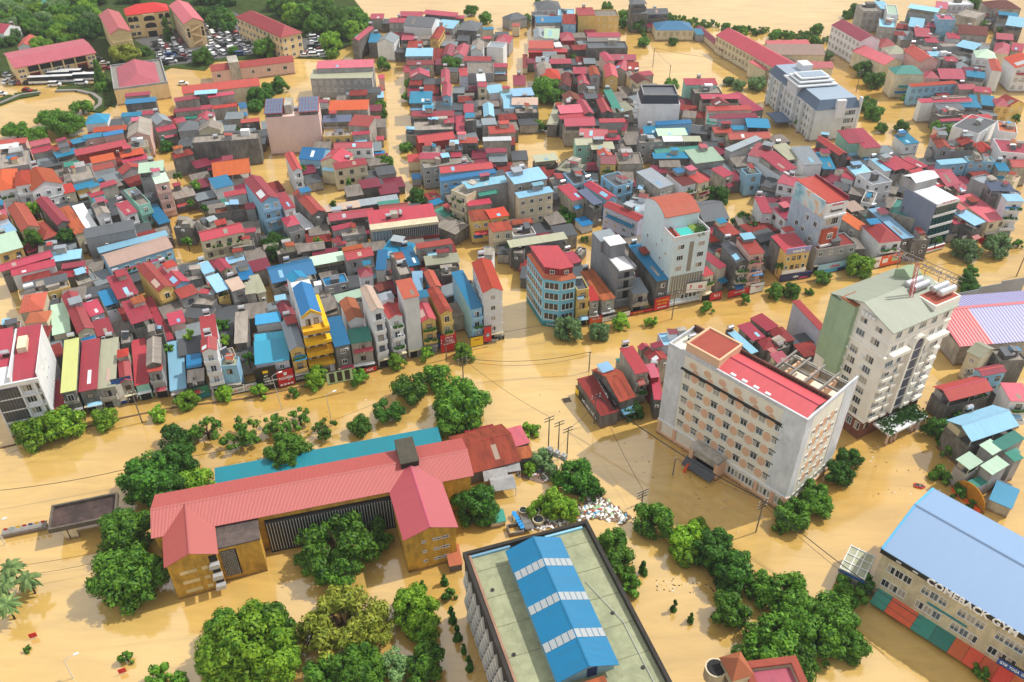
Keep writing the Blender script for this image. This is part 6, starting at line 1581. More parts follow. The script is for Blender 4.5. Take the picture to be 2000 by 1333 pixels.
# ------------------------------------------------------------------ trees
def leaf_mat(key, c1, c2, tr=.16):
    m = bpy.data.materials.new('leaves_' + key); m.use_nodes = True; t = m.node_tree; t.nodes.clear()
    o = N(t, 'ShaderNodeOutputMaterial'); g = N(t, 'ShaderNodeNewGeometry'); oi = N(t, 'ShaderNodeObjectInfo'); r = N(t, 'ShaderNodeMixRGB', i_Color1=(*lin(c1), 1), i_Color2=(*lin(c2), 1))
    hs = N(t, 'ShaderNodeHueSaturation'); mr = N(t, 'ShaderNodeMapRange'); mr.inputs['To Min'].default_value = .7; mr.inputs['To Max'].default_value = 1.4
    t.links.new(oi.outputs['Random'], mr.inputs['Value']); t.links.new(mr.outputs[0], hs.inputs['Value'])
    co = N(t, 'ShaderNodeTexCoord'); nz = N(t, 'ShaderNodeTexNoise', i_Scale=.7, i_Detail=2.0); ad = N(t, 'ShaderNodeMath', operation='ADD'); ml = N(t, 'ShaderNodeMath', operation='MULTIPLY_ADD'); ml.inputs[1].default_value = 2.2; ml.inputs[2].default_value = -.95
    t.links.new(co.outputs['Object'], nz.inputs['Vector']); t.links.new(nz.outputs['Fac'], ml.inputs[0]); hf = N(t, 'ShaderNodeMath', operation='MULTIPLY'); hf.inputs[1].default_value = .7
    t.links.new(g.outputs['Random Per Island'], hf.inputs[0]); t.links.new(ml.outputs[0], ad.inputs[0]); t.links.new(hf.outputs[0], ad.inputs[1]); cl = N(t, 'ShaderNodeClamp'); t.links.new(ad.outputs[0], cl.inputs[0])
    t.links.new(cl.outputs[0], r.inputs['Fac']); t.links.new(r.outputs[0], hs.inputs['Color'])
    d = N(t, 'ShaderNodeBsdfPrincipled'); d.inputs['Roughness'].default_value = .55; d.inputs['Specular IOR Level'].default_value = .25; tl = N(t, 'ShaderNodeBsdfTranslucent'); mx_ = N(t, 'ShaderNodeMixShader', i_Fac=tr)
    t.links.new(hs.outputs[0], d.inputs['Base Color']); t.links.new(hs.outputs[0], tl.inputs['Color']); t.links.new(d.outputs[0], mx_.inputs[1]); t.links.new(tl.outputs[0], mx_.inputs[2]); t.links.new(mx_.outputs[0], o.inputs[0]); return m
LEAF = {'d': leaf_mat('dark', (26, 66, 16), (78, 130, 34)), 'l': leaf_mat('light', (66, 116, 20), (144, 182, 46)), 'm': leaf_mat('mid', (38, 84, 18), (106, 152, 42)), 'o': leaf_mat('olive', (104, 122, 30), (172, 178, 66)), 'g': leaf_mat('greyish', (78, 112, 66), (128, 160, 98)), 'p': leaf_mat('palm', (62, 92, 48), (128, 152, 88))}
BARK = plain('bark', (74, 58, 44), .95, 0, .1, .4, 3.0)
CR = {}
def crown_mesh(seed, size, shape, lk):
    k = (seed, size, shape, lk)
    if k in CR: return CR[k]
    rr = random.Random(seed*77 + len(shape)*13 + size); R = {0: 1.9, 1: 3.6, 2: 6.5}[size]
    dens = {'round': 1.0, 'sparse': .42, 'cone': 1.25, 'spread': .85}[shape]
    n = int({0: 1100, 1: 4200, 2: 15000}[size] * dens); ls = {0: .3, 1: .35, 2: .4}[size]
    lobes = []
    nl = {0: 12, 1: 30, 2: 62}[size]
    for i in range(nl):
        a = rr.uniform(0, 6.283); zz = rr.uniform(-.45, .85); q = math.sqrt(max(0, 1-zz*zz)) * rr.uniform(.3, .95)
        lr = (rr.uniform(.16, .38) if size < 2 else rr.uniform(.12, .3)) if shape != 'sparse' else rr.uniform(.1, .24)
        if shape == 'cone': zz = rr.uniform(-.95, 1.2); q = max(.03, .42*(1.25-zz)/2.2)*rr.uniform(.2, 1); lr = .16 + .16*(1.2-zz)/2.2
        if shape in ('sparse', 'spread'): zz *= .6; q *= 1.2
        lobes.append((Vector((q*math.cos(a), q*math.sin(a), zz*.75 if shape != 'cone' else zz*1.1))*R, lr*R))
    m = MB(); wts = [l[1]**2*(.6+rr.random()) for l in lobes]
    for i in range(n):
        c, lr = rr.choices(lobes, wts)[0]
        d = Vector((rr.gauss(0, 1), rr.gauss(0, 1), rr.gauss(.25, 1))).normalized(); p = c + d*lr*rr.uniform(.6, 1.18)*Vector((1, 1, .82)).length/1.63
        nrm = (d + Vector((rr.gauss(0, .34), rr.gauss(0, .34), rr.gauss(.15, .34)))).normalized(); a = nrm.orthogonal().normalized(); a.rotate(Matrix.Rotation(rr.uniform(0, 6.28), 3, nrm)); b = nrm.cross(a)
        s = ls*rr.uniform(.6, 1.25); a *= s; b *= s*.55; m.quad(p-a, p-b*1.0, p+a, p+b)
    zlo = min(c.z - lr for c, lr in lobes); Rm = max(math.hypot(c.x, c.y) + lr*.85 for c, lr in lobes)
    t = MB(); h = -zlo + R*.35
    t.tube([(0, 0, zlo - R*.6 - 1.5), (.05*R, 0, zlo*.5), (0, .05*R, R*.2)], [.07*R+.06, .06*R+.05, .03*R], 6)
    for c, lr in lobes[:9]: t.tube([(0, 0, zlo*.6), tuple(c*.55 + Vector((0, 0, zlo*.15))), tuple(c)], [.045*R, .028*R, .01*R], 4)
    CR[k] = (m.mesh('crown', LEAF[lk]), t.mesh('trunk', BARK), Rm if shape != 'cone' else R, zlo); return CR[k]
TREES = []
def tree(px, py, rp, shape='round', lk='d', kind=None, zmul=1.0, sq=1.0, lift=0):
    if shape == 'cone': rp *= 1.5
    p = un(px, py, 3.0); mpp = (p - Vector((0, 0, HC))).length / FPX; r = rp * mpp
    size = 0 if r < 2.4 else (1 if r < 4.6 else 2); seed = (int(px*7 + py*13)) % (4 if size < 2 else 3)
    cm, tm, R, zlo = crown_mesh(seed, size, shape, lk); s = r / R * 1.06
    hc = max(-zlo*s*.62*zmul + (1.2 if shape in ('sparse', 'spread') else .1), r*.55) + lift
    g = un(px, py, hc); rr = random.Random(int(px*31 + py))
    nm = kind or ('shrub' if r < 1.9 else 'tree'); t = thing(nm, '', nm, (g.x, g.y, -.3 + max(0, lift-1.5)), rr.uniform(0, 6.28))
    for n_, me in (('crown', cm), ('trunk', tm)): o = link(n_, me, t, (0, 0, hc+.3-max(0, lift-1.5))); o.scale = (s, s, s*sq)
    TREES.append(dict(o=t, shape=shape, lk=lk, r=r, nm=nm, c=(px, py))); return t
TD = '''round l 65 848 33;130 832 36;205 820 24;310 808 18;364 785 23;437 770 20;508 768 19;614 742 26;775 707 21;905 693 23;836 692 19
round m 697 716 17;700 738 20;573 768 13;1380 603 15;1454 586 13;1607 545 17;1545 570 20;1512 572 18;1580 570 9;1990 478 10
round g 1108 645 31;1168 650 23;1887 490 25;1947 484 27
round l 1214 630 20;1273 630 14;1676 522 27
round d 1892 552 20;1894 535 15;1892 566 17
spread d 342 858 34;756 803 33
sparse m 403 842 36;470 848 39;540 832 32;585 818 28;635 838 27
round m 702 836 25;805 763 38;560 885 45;855 738 30;1275 1020 43
round m 905 788 58;878 832 30
round d 290 940 56;345 905 44;330 955 40;925 990 48;1120 935 40;1150 958 30;1232 803 25;1660 900 24;1640 930 28;1830 835 26;870 815 22
round l 385 948 34;1037 843 20;935 912 20
round m 240 1045 52;250 1130 66
sparse m 660 1060 78;625 1030 52;715 1035 48;650 1112 52
spread m 600 1090 26;745 1055 24;690 1000 28
sparse o 670 1215 82;610 1235 45;720 1225 50
round l 810 1190 50;825 1225 38;485 1260 80;440 1290 55;540 1290 50
round m 825 1305 44;700 1315 58;640 1320 40;450 1235 50;520 1225 48
spread g 770 1300 34
round m 1190 1058 32;1212 1105 38;1232 1145 24;1550 1005 36;1525 1028 18;1590 968 30;1602 992 26
round l 1345 1055 36;1335 1085 28;1360 1035 24
round d 1395 1080 46;1440 1120 44;1425 1145 30;1400 1060 30
round m 1428 1198 38;1485 1150 36;1530 1165 46;1565 1205 48;1622 1210 50;1660 1262 32;1510 1245 48;1600 1260 44;1480 1275 42;1555 1290 40;1640 1180 30
round m 1650 1142 22;1668 1165 22;1918 1312 16;1840 930 19;1852 880 19
round d 1692 1140 24;1870 962 17;1895 985 10;1862 812 20;1850 855 24
shrubs g 1060 900 26;1040 905 20;1080 918 18
round l 1085 985 34;1110 1000 26;1060 990 22;1040 1000 16;1035 918 18
cone d 868 1134 9;882 1202 12;893 1240 12;906 1268 8;916 1296 11;1317 1185 9;1350 1208 8;1255 1112 11;825 1147 10
round m 880 1164 17;54 1268 7;248 1288 15;308 1325 24;350 1333 20
round m 748 325 25;735 335 16;746 224 13;743 206 12;750 127 16;882 130 23;806 165 17;796 190 12;793 288 13;912 70 20;896 56 11;921 22 14;950 38 14
round l 575 30 26;648 82 22;690 62 24;700 82 18;650 105 13
round m 560 18 24;600 32 30;636 28 32;672 40 28;706 46 22;665 60 26;620 50 24;690 30 20;585 8 22;540 8 20
round m 520 95 25;395 112 20;285 102 11;198 158 13;198 172 12;455 100 11
cone m 327 62 11
sparse o 240 103 28
spread m 125 242 33;160 210 20;30 256 24
sparse m 72 262 22;100 232 26
round d 505 190 24;487 178 18;522 178 15;470 243 16;345 268 16;325 288 14;548 168 18;500 210 16;460 262 14
round m 1068 178 33;1090 195 20;1055 248 16;1248 52 18;1258 84 12;1256 72 9;1185 15 12;1222 32 14;1030 38 10;1315 82 10;1310 168 16;1215 48 12;1118 118 11;1245 48 12;1050 5 8
round g 1480 166 18;1442 168 13;1425 160 12;1530 112 7;1580 116 11;1616 110 11
round m 1592 60 13;1685 138 18;1708 158 20;1690 205 17;1704 222 18;1722 252 12;1762 250 15;1836 258 21;1668 24 14;1655 30 10;1920 50 10;1885 32 9;1905 8 12
round d 540 486 34;555 492 20;812 392 23;70 405 15;128 450 14;1102 425 21;1400 385 25;1450 436 22
round l 512 516 17;130 482 12;452 250 10;395 352 11;640 476 11
round m 682 378 13;720 370 16;772 370 12;62 462 21;1140 468 9;1505 352 14;1096 412 16;380 392 9;1118 420 13
cone m 195 150 13;683 372 12'''
rr0 = random.Random(2)
for ln in TD.split('\n'):
    hd, rest = ln.split(' ', 2)[:2], ln.split(' ', 2)[2]
    for it in rest.split(';'):
        x, y, r = map(float, it.split()); tree(x, y, r, 'round' if hd[0] == 'shrubs' else hd[0], hd[1], 'shrub' if hd[0] == 'shrubs' else None, 1.0, 1.0)
for it in '1745 35 8;1720 62 7;1790 88 8;1850 62 7;1950 62 8;1975 92 8;1870 152 7;1830 122 7;1790 152 8;1770 192 8;1890 192 8;1940 217 8;1985 232 8;1640 95 8;1560 240 9;1530 300 10;1610 330 9;1690 300 9;1780 320 9;1880 330 9;1960 300 9;1340 210 8;1390 290 9;1180 260 8;1230 250 8'.split(';'):
    x, y, r = map(float, it.split()); tree(x, y, r, 'round', 'm', None, 1, 1, 1.5)
for it in '383 361 11;370 398 9;366 474 11;64 408 14;64 468 17;127 462 15;434 636 14;370 655 12;440 665 12;485 700 13;345 345 9;398 410 10;460 400 8;590 330 8;650 400 8;980 420 7;1010 470 9;995 480 8;1400 470 8;1470 440 10;1520 520 9;1690 450 10;1720 430 9;1740 480 9;1830 470 9;1960 420 10;1800 440 9;330 680 9;250 700 8;700 500 8;620 470 9'.split(';'):
    x, y, r = map(float, it.split()); tree(x, y, r, 'round', rr0.choice('mld'), None, 1, 1, 4.5)
rr = random.Random(5)
for i in range(84):      # the wooded slope at the upper left, tree by tree
    x, y = rr.uniform(-10, 190), rr.uniform(-5, 92)
    if (x > 150 and y > 72) or (30 < x < 80 and 68 < y) or (72 < x < 100 and 5 < y < 20): continue
    tree(x, y, rr.uniform(11, 22), 'round', rr.choice('mmdgl'))
for i in range(24): tree(rr.uniform(395, 450), rr.uniform(-5, 58), rr.uniform(11, 17), 'round', rr.choice('mdd'))
for i in range(22): tree(rr.uniform(195, 460), rr.uniform(-24, 6), rr.uniform(10, 15), 'round', rr.choice('mdg'))
for i in range(30):      # drowned tree line on the dyke
    x = 1300 + 11*i; tree(x + rr.uniform(-4, 4), 36 + (x-1300)*.13 + rr.uniform(-5, 9), rr.uniform(6, 11), 'round', rr.choice('mmlg'))
for i in range(9): tree(1455 + 18*i, 66 + rr.uniform(-4, 4), rr.uniform(5, 9), 'round', rr.choice('ml'))
for x in (1300, 1330, 1350, 1370): tree(x+10, 50, 7, 'round', 'm')
# palms
def palm_mesh(seed):
    rr = random.Random(seed); m = MB()
    for k in range(22):
        a = k*2.4; up = rr.uniform(.1, 1.0); L = rr.uniform(2.4, 3.2); d = Vector((math.cos(a), math.sin(a), 0)); s = Vector((-d.y, d.x, 0))
        pts = [Vector((0, 0, 0)) + d*L*f + Vector((0, 0, up*L*f*.8 - L*.75*f*f)) for f in (0, .25, .5, .75, 1)]
        for i in range(4):
            w0, w1 = (.08, .42, .5, .38, .05)[i], (.08, .42, .5, .38, .05)[i+1]
            for sg in (-1, 1): m.quad(pts[i], pts[i+1], pts[i+1] + s*sg*w1 - Vector((0, 0, w1*.5)), pts[i] + s*sg*w0 - Vector((0, 0, w0*.5)))
    return m.mesh('crown', LEAF['p'])
PM = [palm_mesh(k) for k in range(3)]; TKM = MB().tube([(0, 0, -6.5), (.2, 0, -3), (0, 0, 0)], [.24, .19, .15], 7).mesh('trunk', BARK)
PAL = [((20, 1110), 'palm beside the lower left edge of the flood, furthest of the group'), ((52, 1130), 'right-hand palm of the lower left group, with a bare curved trunk'), ((12, 1180), 'nearest palm of the lower left group, leaning over the flood'), ((896, 52), 'tall palm among the far roofs behind the grey-roofed white house'), ((8, 1140), 'palm half hidden behind others at the left edge')]
for k, (p, lb) in enumerate(PAL):
    g = un(*p, 4.4); t = thing('palm_tree', lb, 'palm tree', (g.x, g.y, -.5), k*1.1); s = .85
    for n_, me in (('crown', PM[k % 3]), ('trunk', TKM)): o = link(n_, me, t, (0, 0, 4.9)); o.scale = (s, s, 1.1 if n_ == 'crown' else .9)
# ------------------------------------------------------------------ vehicles
def car_meshes(kind):
    b = MB(); L, Wd = (4.3, 1.8) if kind == 'car' else ((4.9, 1.9) if kind == 'van' else (9.5, 2.5))
    if kind == 'car': prof = [(-L/2, .3), (L/2, .3), (L/2, .75), (L/2-.9, .95), (-L/2+.3, .98), (-L/2, .8)]; cab = [(-L/2+.35, .95), (L/2-1.1, .93), (L/2-1.75, 1.45), (-L/2+.9, 1.47)]
    elif kind == 'van': prof = [(-L/2, .3), (L/2, .3), (L/2, .9), (L/2-.7, 1.1), (-L/2, 1.1)]; cab = [(-L/2+.05, 1.08), (L/2-.9, 1.08), (L/2-1.5, 1.85), (-L/2+.2, 1.9)]
    else: prof = [(-L/2, .4), (L/2, .4), (L/2, 1.3), (-L/2, 1.3)]; cab = [(-L/2+.05, 1.28), (L/2-.05, 1.28), (L/2-.25, 2.95), (-L/2+.1, 2.95)]
    sw = lambda P: [(x, z) for x, z in P]; b.yprism(sw(prof), -Wd/2, Wd/2)
    g = MB(); g.yprism(sw(cab), -Wd/2+.1, Wd/2-.1); r = MB(); x0, x1, z = cab[3][0], cab[2][0], cab[2][1]; r.box(x0-.02, x1+.02, -Wd/2+.08, Wd/2-.08, z, z+.07)
    w_ = MB().yprism([(.32*math.cos(i*math.pi/5), .32*math.sin(i*math.pi/5)) for i in range(10)], -.1, .1); return b, g, r, w_, L, Wd
CARM = {}
PAINT = {'white': (228, 230, 232), 'silver': (160, 166, 172), 'black': (36, 38, 42), 'red': (150, 32, 36), 'blue': (40, 84, 140)}
def car(px, py, rz, col, kind='car', where=None, label=None, group='cars packed into the flooded-out office car park', z=.29):
    k = (kind, col)
    if k not in CARM:
        b, g, r, w_, L, Wd = car_meshes(kind); pm = plain('paint_' + col, PAINT[col], .3, .1, .6); CARM[k] = (b.mesh('body', pm), g.mesh('cabin_glass', GLASS), r.mesh('roof', pm), w_.mesh('wheel', BLACKM), L, Wd)
    b, g, r, w_, L, Wd = CARM[k]; t = thing('parked_' + ('bus' if kind == 'bus' else kind), label or f'{col} {kind} {where}', kind, un(px, py, z), rz, group)
    link('body', b, t); link('cabin_glass', g, t); link('roof', r, t)
    for sx in (-.32, .32):
        for sy in (-.5, .5): link('wheel', w_, t, (L*sx, Wd*sy, .3))
rr = random.Random(9); used = []
def lot(poly, n, rz0, where):
    from mathutils.geometry import intersect_point_tri_2d
    xs, ys = [p[0] for p in poly], [p[1] for p in poly]; c = 0; tries = 0
    while c < n and tries < n*60:
        tries += 1; x, y = rr.uniform(min(xs), max(xs)), rr.uniform(min(ys), max(ys))
        ins = False; j = len(poly)-1
        for i in range(len(poly)):
            (xi, yi), (xj, yj) = poly[i], poly[j]
            if (yi > y) != (yj > y) and x < (xj-xi)*(y-yi)/(yj-yi)+xi: ins = not ins
            j = i
        p = un(x, y, 0)
        if not ins or any((p-q).length < 3.6 for q in used): continue
        used.append(p); c += 1; car(x, y, rz0 + rr.choice((0, 1.57))*(rr.random() < .25) + rr.gauss(0, .08), rr.choices(['white', 'silver', 'black', 'red', 'blue'], [10, 5, 3, 2.2, .7])[0], rr.choice(['car', 'car', 'van']), where)
lot([(406, 50), (440, 42), (452, 60), (490, 88), (440, 105), (412, 118), (408, 90)], 62, 2.2, 'packed into the car park between the two beige offices')
lot([(440, 88), (490, 84), (545, 100), (540, 108), (500, 106), (470, 110)], 24, .3, 'parked below the front of the hipped beige office')
lot([(607, 68), (618, 74), (637, 110), (582, 112), (580, 104), (606, 100)], 34, .2, 'parked right of the hipped beige office by the wood')
lot([(308, 108), (375, 104), (378, 116), (320, 127), (308, 118)], 18, .2, 'lined up along the lawn below the U-shaped office'); lot([(300, 84), (350, 78), (360, 96), (345, 104), (305, 100)], 13, 2.0, 'in the courtyard of the U-shaped office')
for x, y, c, lb in ((60, 172, 'red', 'red car half sunk on the pond bank'),): car(54, 179, -.2, 'red', 'car', None, 'dark red car stranded at the edge of the flooded pond', None)
car(108, 168, .1, 'white', 'van', None, 'white van parked in front of the theatre hall buses', None); car(160, 165, .1, 'white', 'van', None, 'white van parked right of the small buses by the theatre hall', None); car(358, 166, .15, 'white', 'car', None, 'lone white car standing in the flood beside the rose-roofed annex', None, 0); car(4, 186, 0, 'white', 'car', None, 'white car partly cut off at the left edge near the pond', None, 0)
for k, (x, y) in enumerate(((82, 163), (124, 161), (118, 153), (140, 150), (168, 157))): car(x, y, .12, 'white', 'bus', None, ['leftmost white minibus before the theatre hall', 'white minibus in the middle before the theatre hall', 'white bus in the rear row at the theatre hall', 'rightmost white bus in the rear row at the theatre hall', 'white minibus furthest right at the theatre hall'][k], 'white buses before the theatre hall')
for k, (x, y, c) in enumerate(((14, 148, 'silver'), (22, 153, 'white'), (13, 162, 'white'), (27, 164, 'silver'), (41, 163, 'red'), (56, 164, 'black'), (192, 118, 'black'), (205, 126, 'white'), (208, 136, 'red'), (183, 139, 'black'), (166, 148, 'white'))): car(x, y, 1.5 if x < 50 else .2, c, 'car', None, f'{c} car parked beside the theatre hall', 'cars parked around the theatre hall')
# ------------------------------------------------------------------ poles, wires, small things
def pole(px, py, h, label, arm=1.2, lamp=False, lean=0.0, n=2):
    g = un(px, py, 0); t = thing('lamp_post' if lamp else 'power_pole', label, 'lamp post' if lamp else 'power pole', g, .5)
    part('pole', MB().tube([(0, 0, -1.5), (lean*.5, 0, h*.5), (lean, 0, h)], [.16, .14, .1] if not lamp else [.1, .08, .06], 6), WOODP if not lamp else RAIL, t)
    if lamp: part('lamp_arm', MB().tube([(lean, 0, h), (lean+.8, 0, h+.4), (lean+1.8, 0, h+.5)], .05, 5), RAIL, t); part('lamp_head', MB().box(lean+1.6, lean+2.4, -.18, .18, h+.42, h+.56), FRAME, t)
    else:
        for k in range(n):
            part('cross_arm', MB().box(lean-arm, lean+arm, -.06, .06, h-.3-.8*k, h-.18-.8*k), BLACKM, t)
            for q in (-1, 0, 1): part('insulator', MB().cyl(lean+q*arm*.85, 0, h-.18-.8*k, h+.12-.8*k, .07, 6), FRAME, t)
    return g + Vector((lean, 0, h))
tops = [pole(1071, 875, 9, 'left pole of the transformer frame by the litter bank'), pole(1090, 884, 9, 'middle pole of the transformer frame by the litter bank'), pole(1107, 893, 8.6, 'right pole of the transformer frame by the litter bank')]
tp = {'int': pole(1253, 985, 4, 'power pole standing behind the round tree at the junction', 1.4, n=3), 'road': pole(1476, 1040, 9, 'power pole in the flooded road below the chequered block', 1.2, n=3), 'mu': pole(1160, 828, 8.5, 'power pole in front of the helmet shop sign board'), 'mid': pole(1314, 928, 5, 'thin bare pole in the flood before the chequered portico', .1, n=1), 'cor': pole(1150, 726, 6, 'curved pole behind the dark red helmet shop', .4, n=1), 'tow': pole(1312, 624, 9, 'power pole in the street before the white tower'), 'n1': pole(872, 702, 6, 'power pole between the street shops and a tree'), 'n2': pole(905, 745, 7, 'power pole behind the big crown by the junction', 1.3, n=3), 'cl': pole(278, 826, 9, 'power pole by the tilted blue billboard', 1.0, n=3), 'bill': pole(1985, 540, 9, 'pole leaning over the market fence', .5, n=1), 'c3': pole(900, 480, 8, 'power pole on the street left of the cream block'), 'f1': pole(1275, 130, 8, 'left lone pole in the flooded schoolyard', .3), 'f2': pole(1307, 155, 6, 'right lone pole in the flooded schoolyard', .3), 'f3': pole(1672, 180, 9, 'power pole beside the mansard office')}
pole(552, 800, 10, 'white lamp post leaning over the main street near the shops', lamp=True, lean=-.8); pole(650, 832, 9, 'slim lamp post in the middle of the flooded street', lamp=True, lean=-.4); pole(143, 1325, 5, 'lamp post rising from a small box at the bottom left', lamp=True); pole(10, 1065, 6, 'short post at the left end of the campus wall', lamp=True); pole(1905, 300, 8, 'street lamp in the town right of the dark tree', lamp=True)
def wire(a, b, sag, label, r=.045, off=None):
    a, b = Vector(a), Vector(b); k = 10; pts = [a.lerp(b, i/k) - Vector((0, 0, sag*4*(i/k)*(1-i/k))) for i in range(k+1)]
    tag(part('power_line', MB().tube(pts, r, 4), BLACKM, None), label, 'power line', 'power lines across the flooded streets')
e1, e2 = un(1900, 1290, 8), un(-60, 985, 6)
wire(tp['mu'], tp['road'], 1.5, 'thick black cable bundle from the helmet shop to the lower road', .14); wire(tp['road'], un(1800, 1210, 7), 1.2, 'black cable from the lower road pole towards the gym hall', .1); wire(tp['road'] - Vector((0, 0, 1)), un(1800, 1230, 6), 1.2, 'lower cable from the lower road pole towards the gym hall', .05)
wire(tp['mid'], tp['road'], .8, 'thin cable from the bare pole to the lower road pole'); wire(tp['mu'] + Vector((.5, 0, -.8)), tops[2], 1.5, 'thin cable from the helmet shop to the transformer frame'); wire(tp['int'], tp['mu'], 1.0, 'thin cable crossing from the junction pole to the helmet shop')
wire(tp['n2'], tp['cor'], 1.8, 'dark cable crossing the junction behind the helmet shop', .07); wire(tp['n2'] - Vector((0, 0, .8)), tp['cor'] - Vector((0, 0, 1)), 2.2, 'second cable crossing the junction behind the helmet shop'); wire(tp['n2'], tops[0], 1.0, 'cable from the big crown to the transformer frame'); wire(tp['n1'], tp['tow'], 2.0, 'dark cable along the main street to the white tower', .06)
wire(un(-20, 960, 5), un(300, 903, 5), 1.0, 'black cable stretched over the left part of the main street', .08); wire(un(300, 903, 5), un(640, 830, 5), 1.0, 'black cable continuing over the street trees', .06); wire(un(640, 825, 5.5), tp['n2'], 1.2, 'cable from the slim lamp post to the junction'); wire(tp['cl'], un(20, 885, 5), 1.0, 'cable from the tilted billboard pole to the left edge'); wire(un(0, 1110, 3), un(240, 1068, 4), .5, 'thin cable over the campus water by the gate'); wire(un(60, 1122, 3), un(240, 1085, 3), .5, 'second thin cable over the campus water by the gate'); wire(tp['tow'], tp['bill'], 2.5, 'long dark cable down the street past the billboard building', .06); wire(tp['f1'], tp['f2'] , .8, 'cable between the two schoolyard poles'); wire(tp['f1'], un(1460, 118, 7), 1.0, 'cable from the schoolyard pole to the long red school')
g = un(1088, 900, 1.5); t = thing('transformer', 'grey transformer boxes hung on the frame of three poles', 'transformer', g, -.6)
for k in range(3): part('transformer_box', MB().box(-2.4+1.7*k, -1.3+1.7*k, -.5, .5, 1.2, 2.6), wallm('g'), t); part('bushing', MB().cyl(-1.85+1.7*k, 0, 2.6, 3.3, .12, 6), FRAME, t)
part('beam', MB().box(-2.8, 2.8, -.1, .1, 1.0, 1.2), BLACKM, t)
for k, (x, y, r, h, lb) in enumerate(((1043, 1004, 1.15, 1.0, 'round concrete basin full of dark water, upper one of the pair'), (1051, 1022, 1.15, 1.3, 'round concrete basin full of dark water, nearest the flat roof'), (1022, 1001, .9, .8, 'pale round basin beside the blue chair stack'))):
    t = thing('water_basin', lb, 'basin', un(x, y, 0)); m = MB(); n = 16
    for i in range(n):
        a0, a1 = 2*math.pi*i/n, 2*math.pi*(i+1)/n; c0, s0, c1, s1 = math.cos(a0), math.sin(a0), math.cos(a1), math.sin(a1); R, q = r, r*.86
        m.quad((R*c0, R*s0, -1), (R*c1, R*s1, -1), (R*c1, R*s1, h), (R*c0, R*s0, h)); m.quad((R*c0, R*s0, h), (R*c1, R*s1, h), (q*c1, q*s1, h), (q*c0, q*s0, h)); m.quad((q*c0, q*s0, h), (q*c1, q*s1, h), (q*c1, q*s1, -1), (q*c0, q*s0, -1))
    part('ring', m, wallm('c'), t); part('dark_water', MB().cyl(0, 0, h-.5, h-.35, r*.85, 16), plain('dark_water', (44, 56, 58), .1), t)
for k in range(6):
    x, y = 1004 + 3.2*k, 1006 + 5.4*k; t = thing('plastic_stool', 'bright blue plastic stool in the row dumped by the round basins', 'stool', un(x, y, .6), k*.7, 'blue stools dumped by the basins'); m = MB(); m.box(-.42, .42, -.42, .42, .5, .6)
    part('seat', m, INK['s'] if False else plain('stool_blue', (28, 140, 210), .4), t)
    for sx in (-.36, .36):
        for sy in (-.36, .36): part('leg', MB().tube([(sx*1.25, sy*1.25, -.8), (sx, sy, .5)], .06, 4), plain('stool_blue', (28, 140, 210), .4), t)
rr = random.Random(3); m = MB()
def litter(poly, n, s0, s1):
    xs, ys = [p[0] for p in poly], [p[1] for p in poly]
    for i in range(n):
        x, y = rr.uniform(min(xs), max(xs)), rr.uniform(min(ys), max(ys)); ins = False; j = len(poly)-1
        for k in range(len(poly)):
            (xi, yi), (xj, yj) = poly[k], poly[j]
            if (yi > y) != (yj > y) and x < (xj-xi)*(y-yi)/(yj-yi)+xi: ins = not ins
            j = k
        if not ins: continue
        p = un(x, y, .13); a = rr.uniform(0, 6.28); s = rr.uniform(s0, s1); u = Vector((math.cos(a), math.sin(a), rr.gauss(0, .2)))*s; v = Vector((-math.sin(a), math.cos(a), rr.gauss(0, .2)))*s*rr.uniform(.4, 1); mi = rr.choices(range(6), [9, 4, 4, 1, 1, 1])[0]; n0 = len(m.v)
        m.v += [tuple(p-u-v), tuple(p+u-v), tuple(p+u+v+Vector((0, 0, .1))), tuple(p-u+v), tuple(p + Vector((0, 0, s*.5)))]; m.f += [(n0, n0+1, n0+4), (n0+1, n0+2, n0+4), (n0+2, n0+3, n0+4), (n0+3, n0, n0+4)]; m.m += [mi]*4
litter([(1020, 1035), (1060, 1000), (1100, 985), (1140, 990), (1150, 965), (1175, 970), (1235, 1012), (1215, 1022), (1160, 1012), (1105, 1022), (1060, 1035)], 1500, .12, .5); litter([(1003, 915), (1035, 900), (1090, 915), (1090, 945), (1050, 935), (1010, 930)], 300, .1, .35)
tag(part('litter', m, [INK['w'], wallm('g'), wallm('d'), INK['s'], INK['o'], INK['m']], None), 'floating white and grey litter washed together on the muddy bank', kind='stuff')
rr = random.Random(4); m = MB()
for i in range(260):
    x, y = rr.choice([(rr.uniform(1700, 1860), rr.uniform(850, 980)), (rr.uniform(1200, 1500), rr.uniform(850, 1040)), (rr.uniform(1280, 1400), rr.uniform(1130, 1160)), (rr.uniform(1480, 1990), rr.uniform(500, 640)), (rr.uniform(300, 1100), rr.uniform(690, 900))]); p = un(x, y, .02); s = rr.uniform(.08, .25); n0 = len(m.v); a = rr.uniform(0, 6)
    m.v += [(p.x + s*math.cos(a+q), p.y + s*math.sin(a+q)*.7, .03) for q in (0, 1.5, 3.1, 4.6)] + [(p.x, p.y, .12)]; m.f += [(n0, n0+1, n0+4), (n0+1, n0+2, n0+4), (n0+2, n0+3, n0+4), (n0+3, n0, n0+4)]; m.m += [rr.choice((0, 0, 1))]*4
tag(part('flotsam', m, [plain('flotsam_brown', (90, 64, 40), .9), INK['w']], None), 'scattered flotsam drifting on the flood water', kind='stuff')
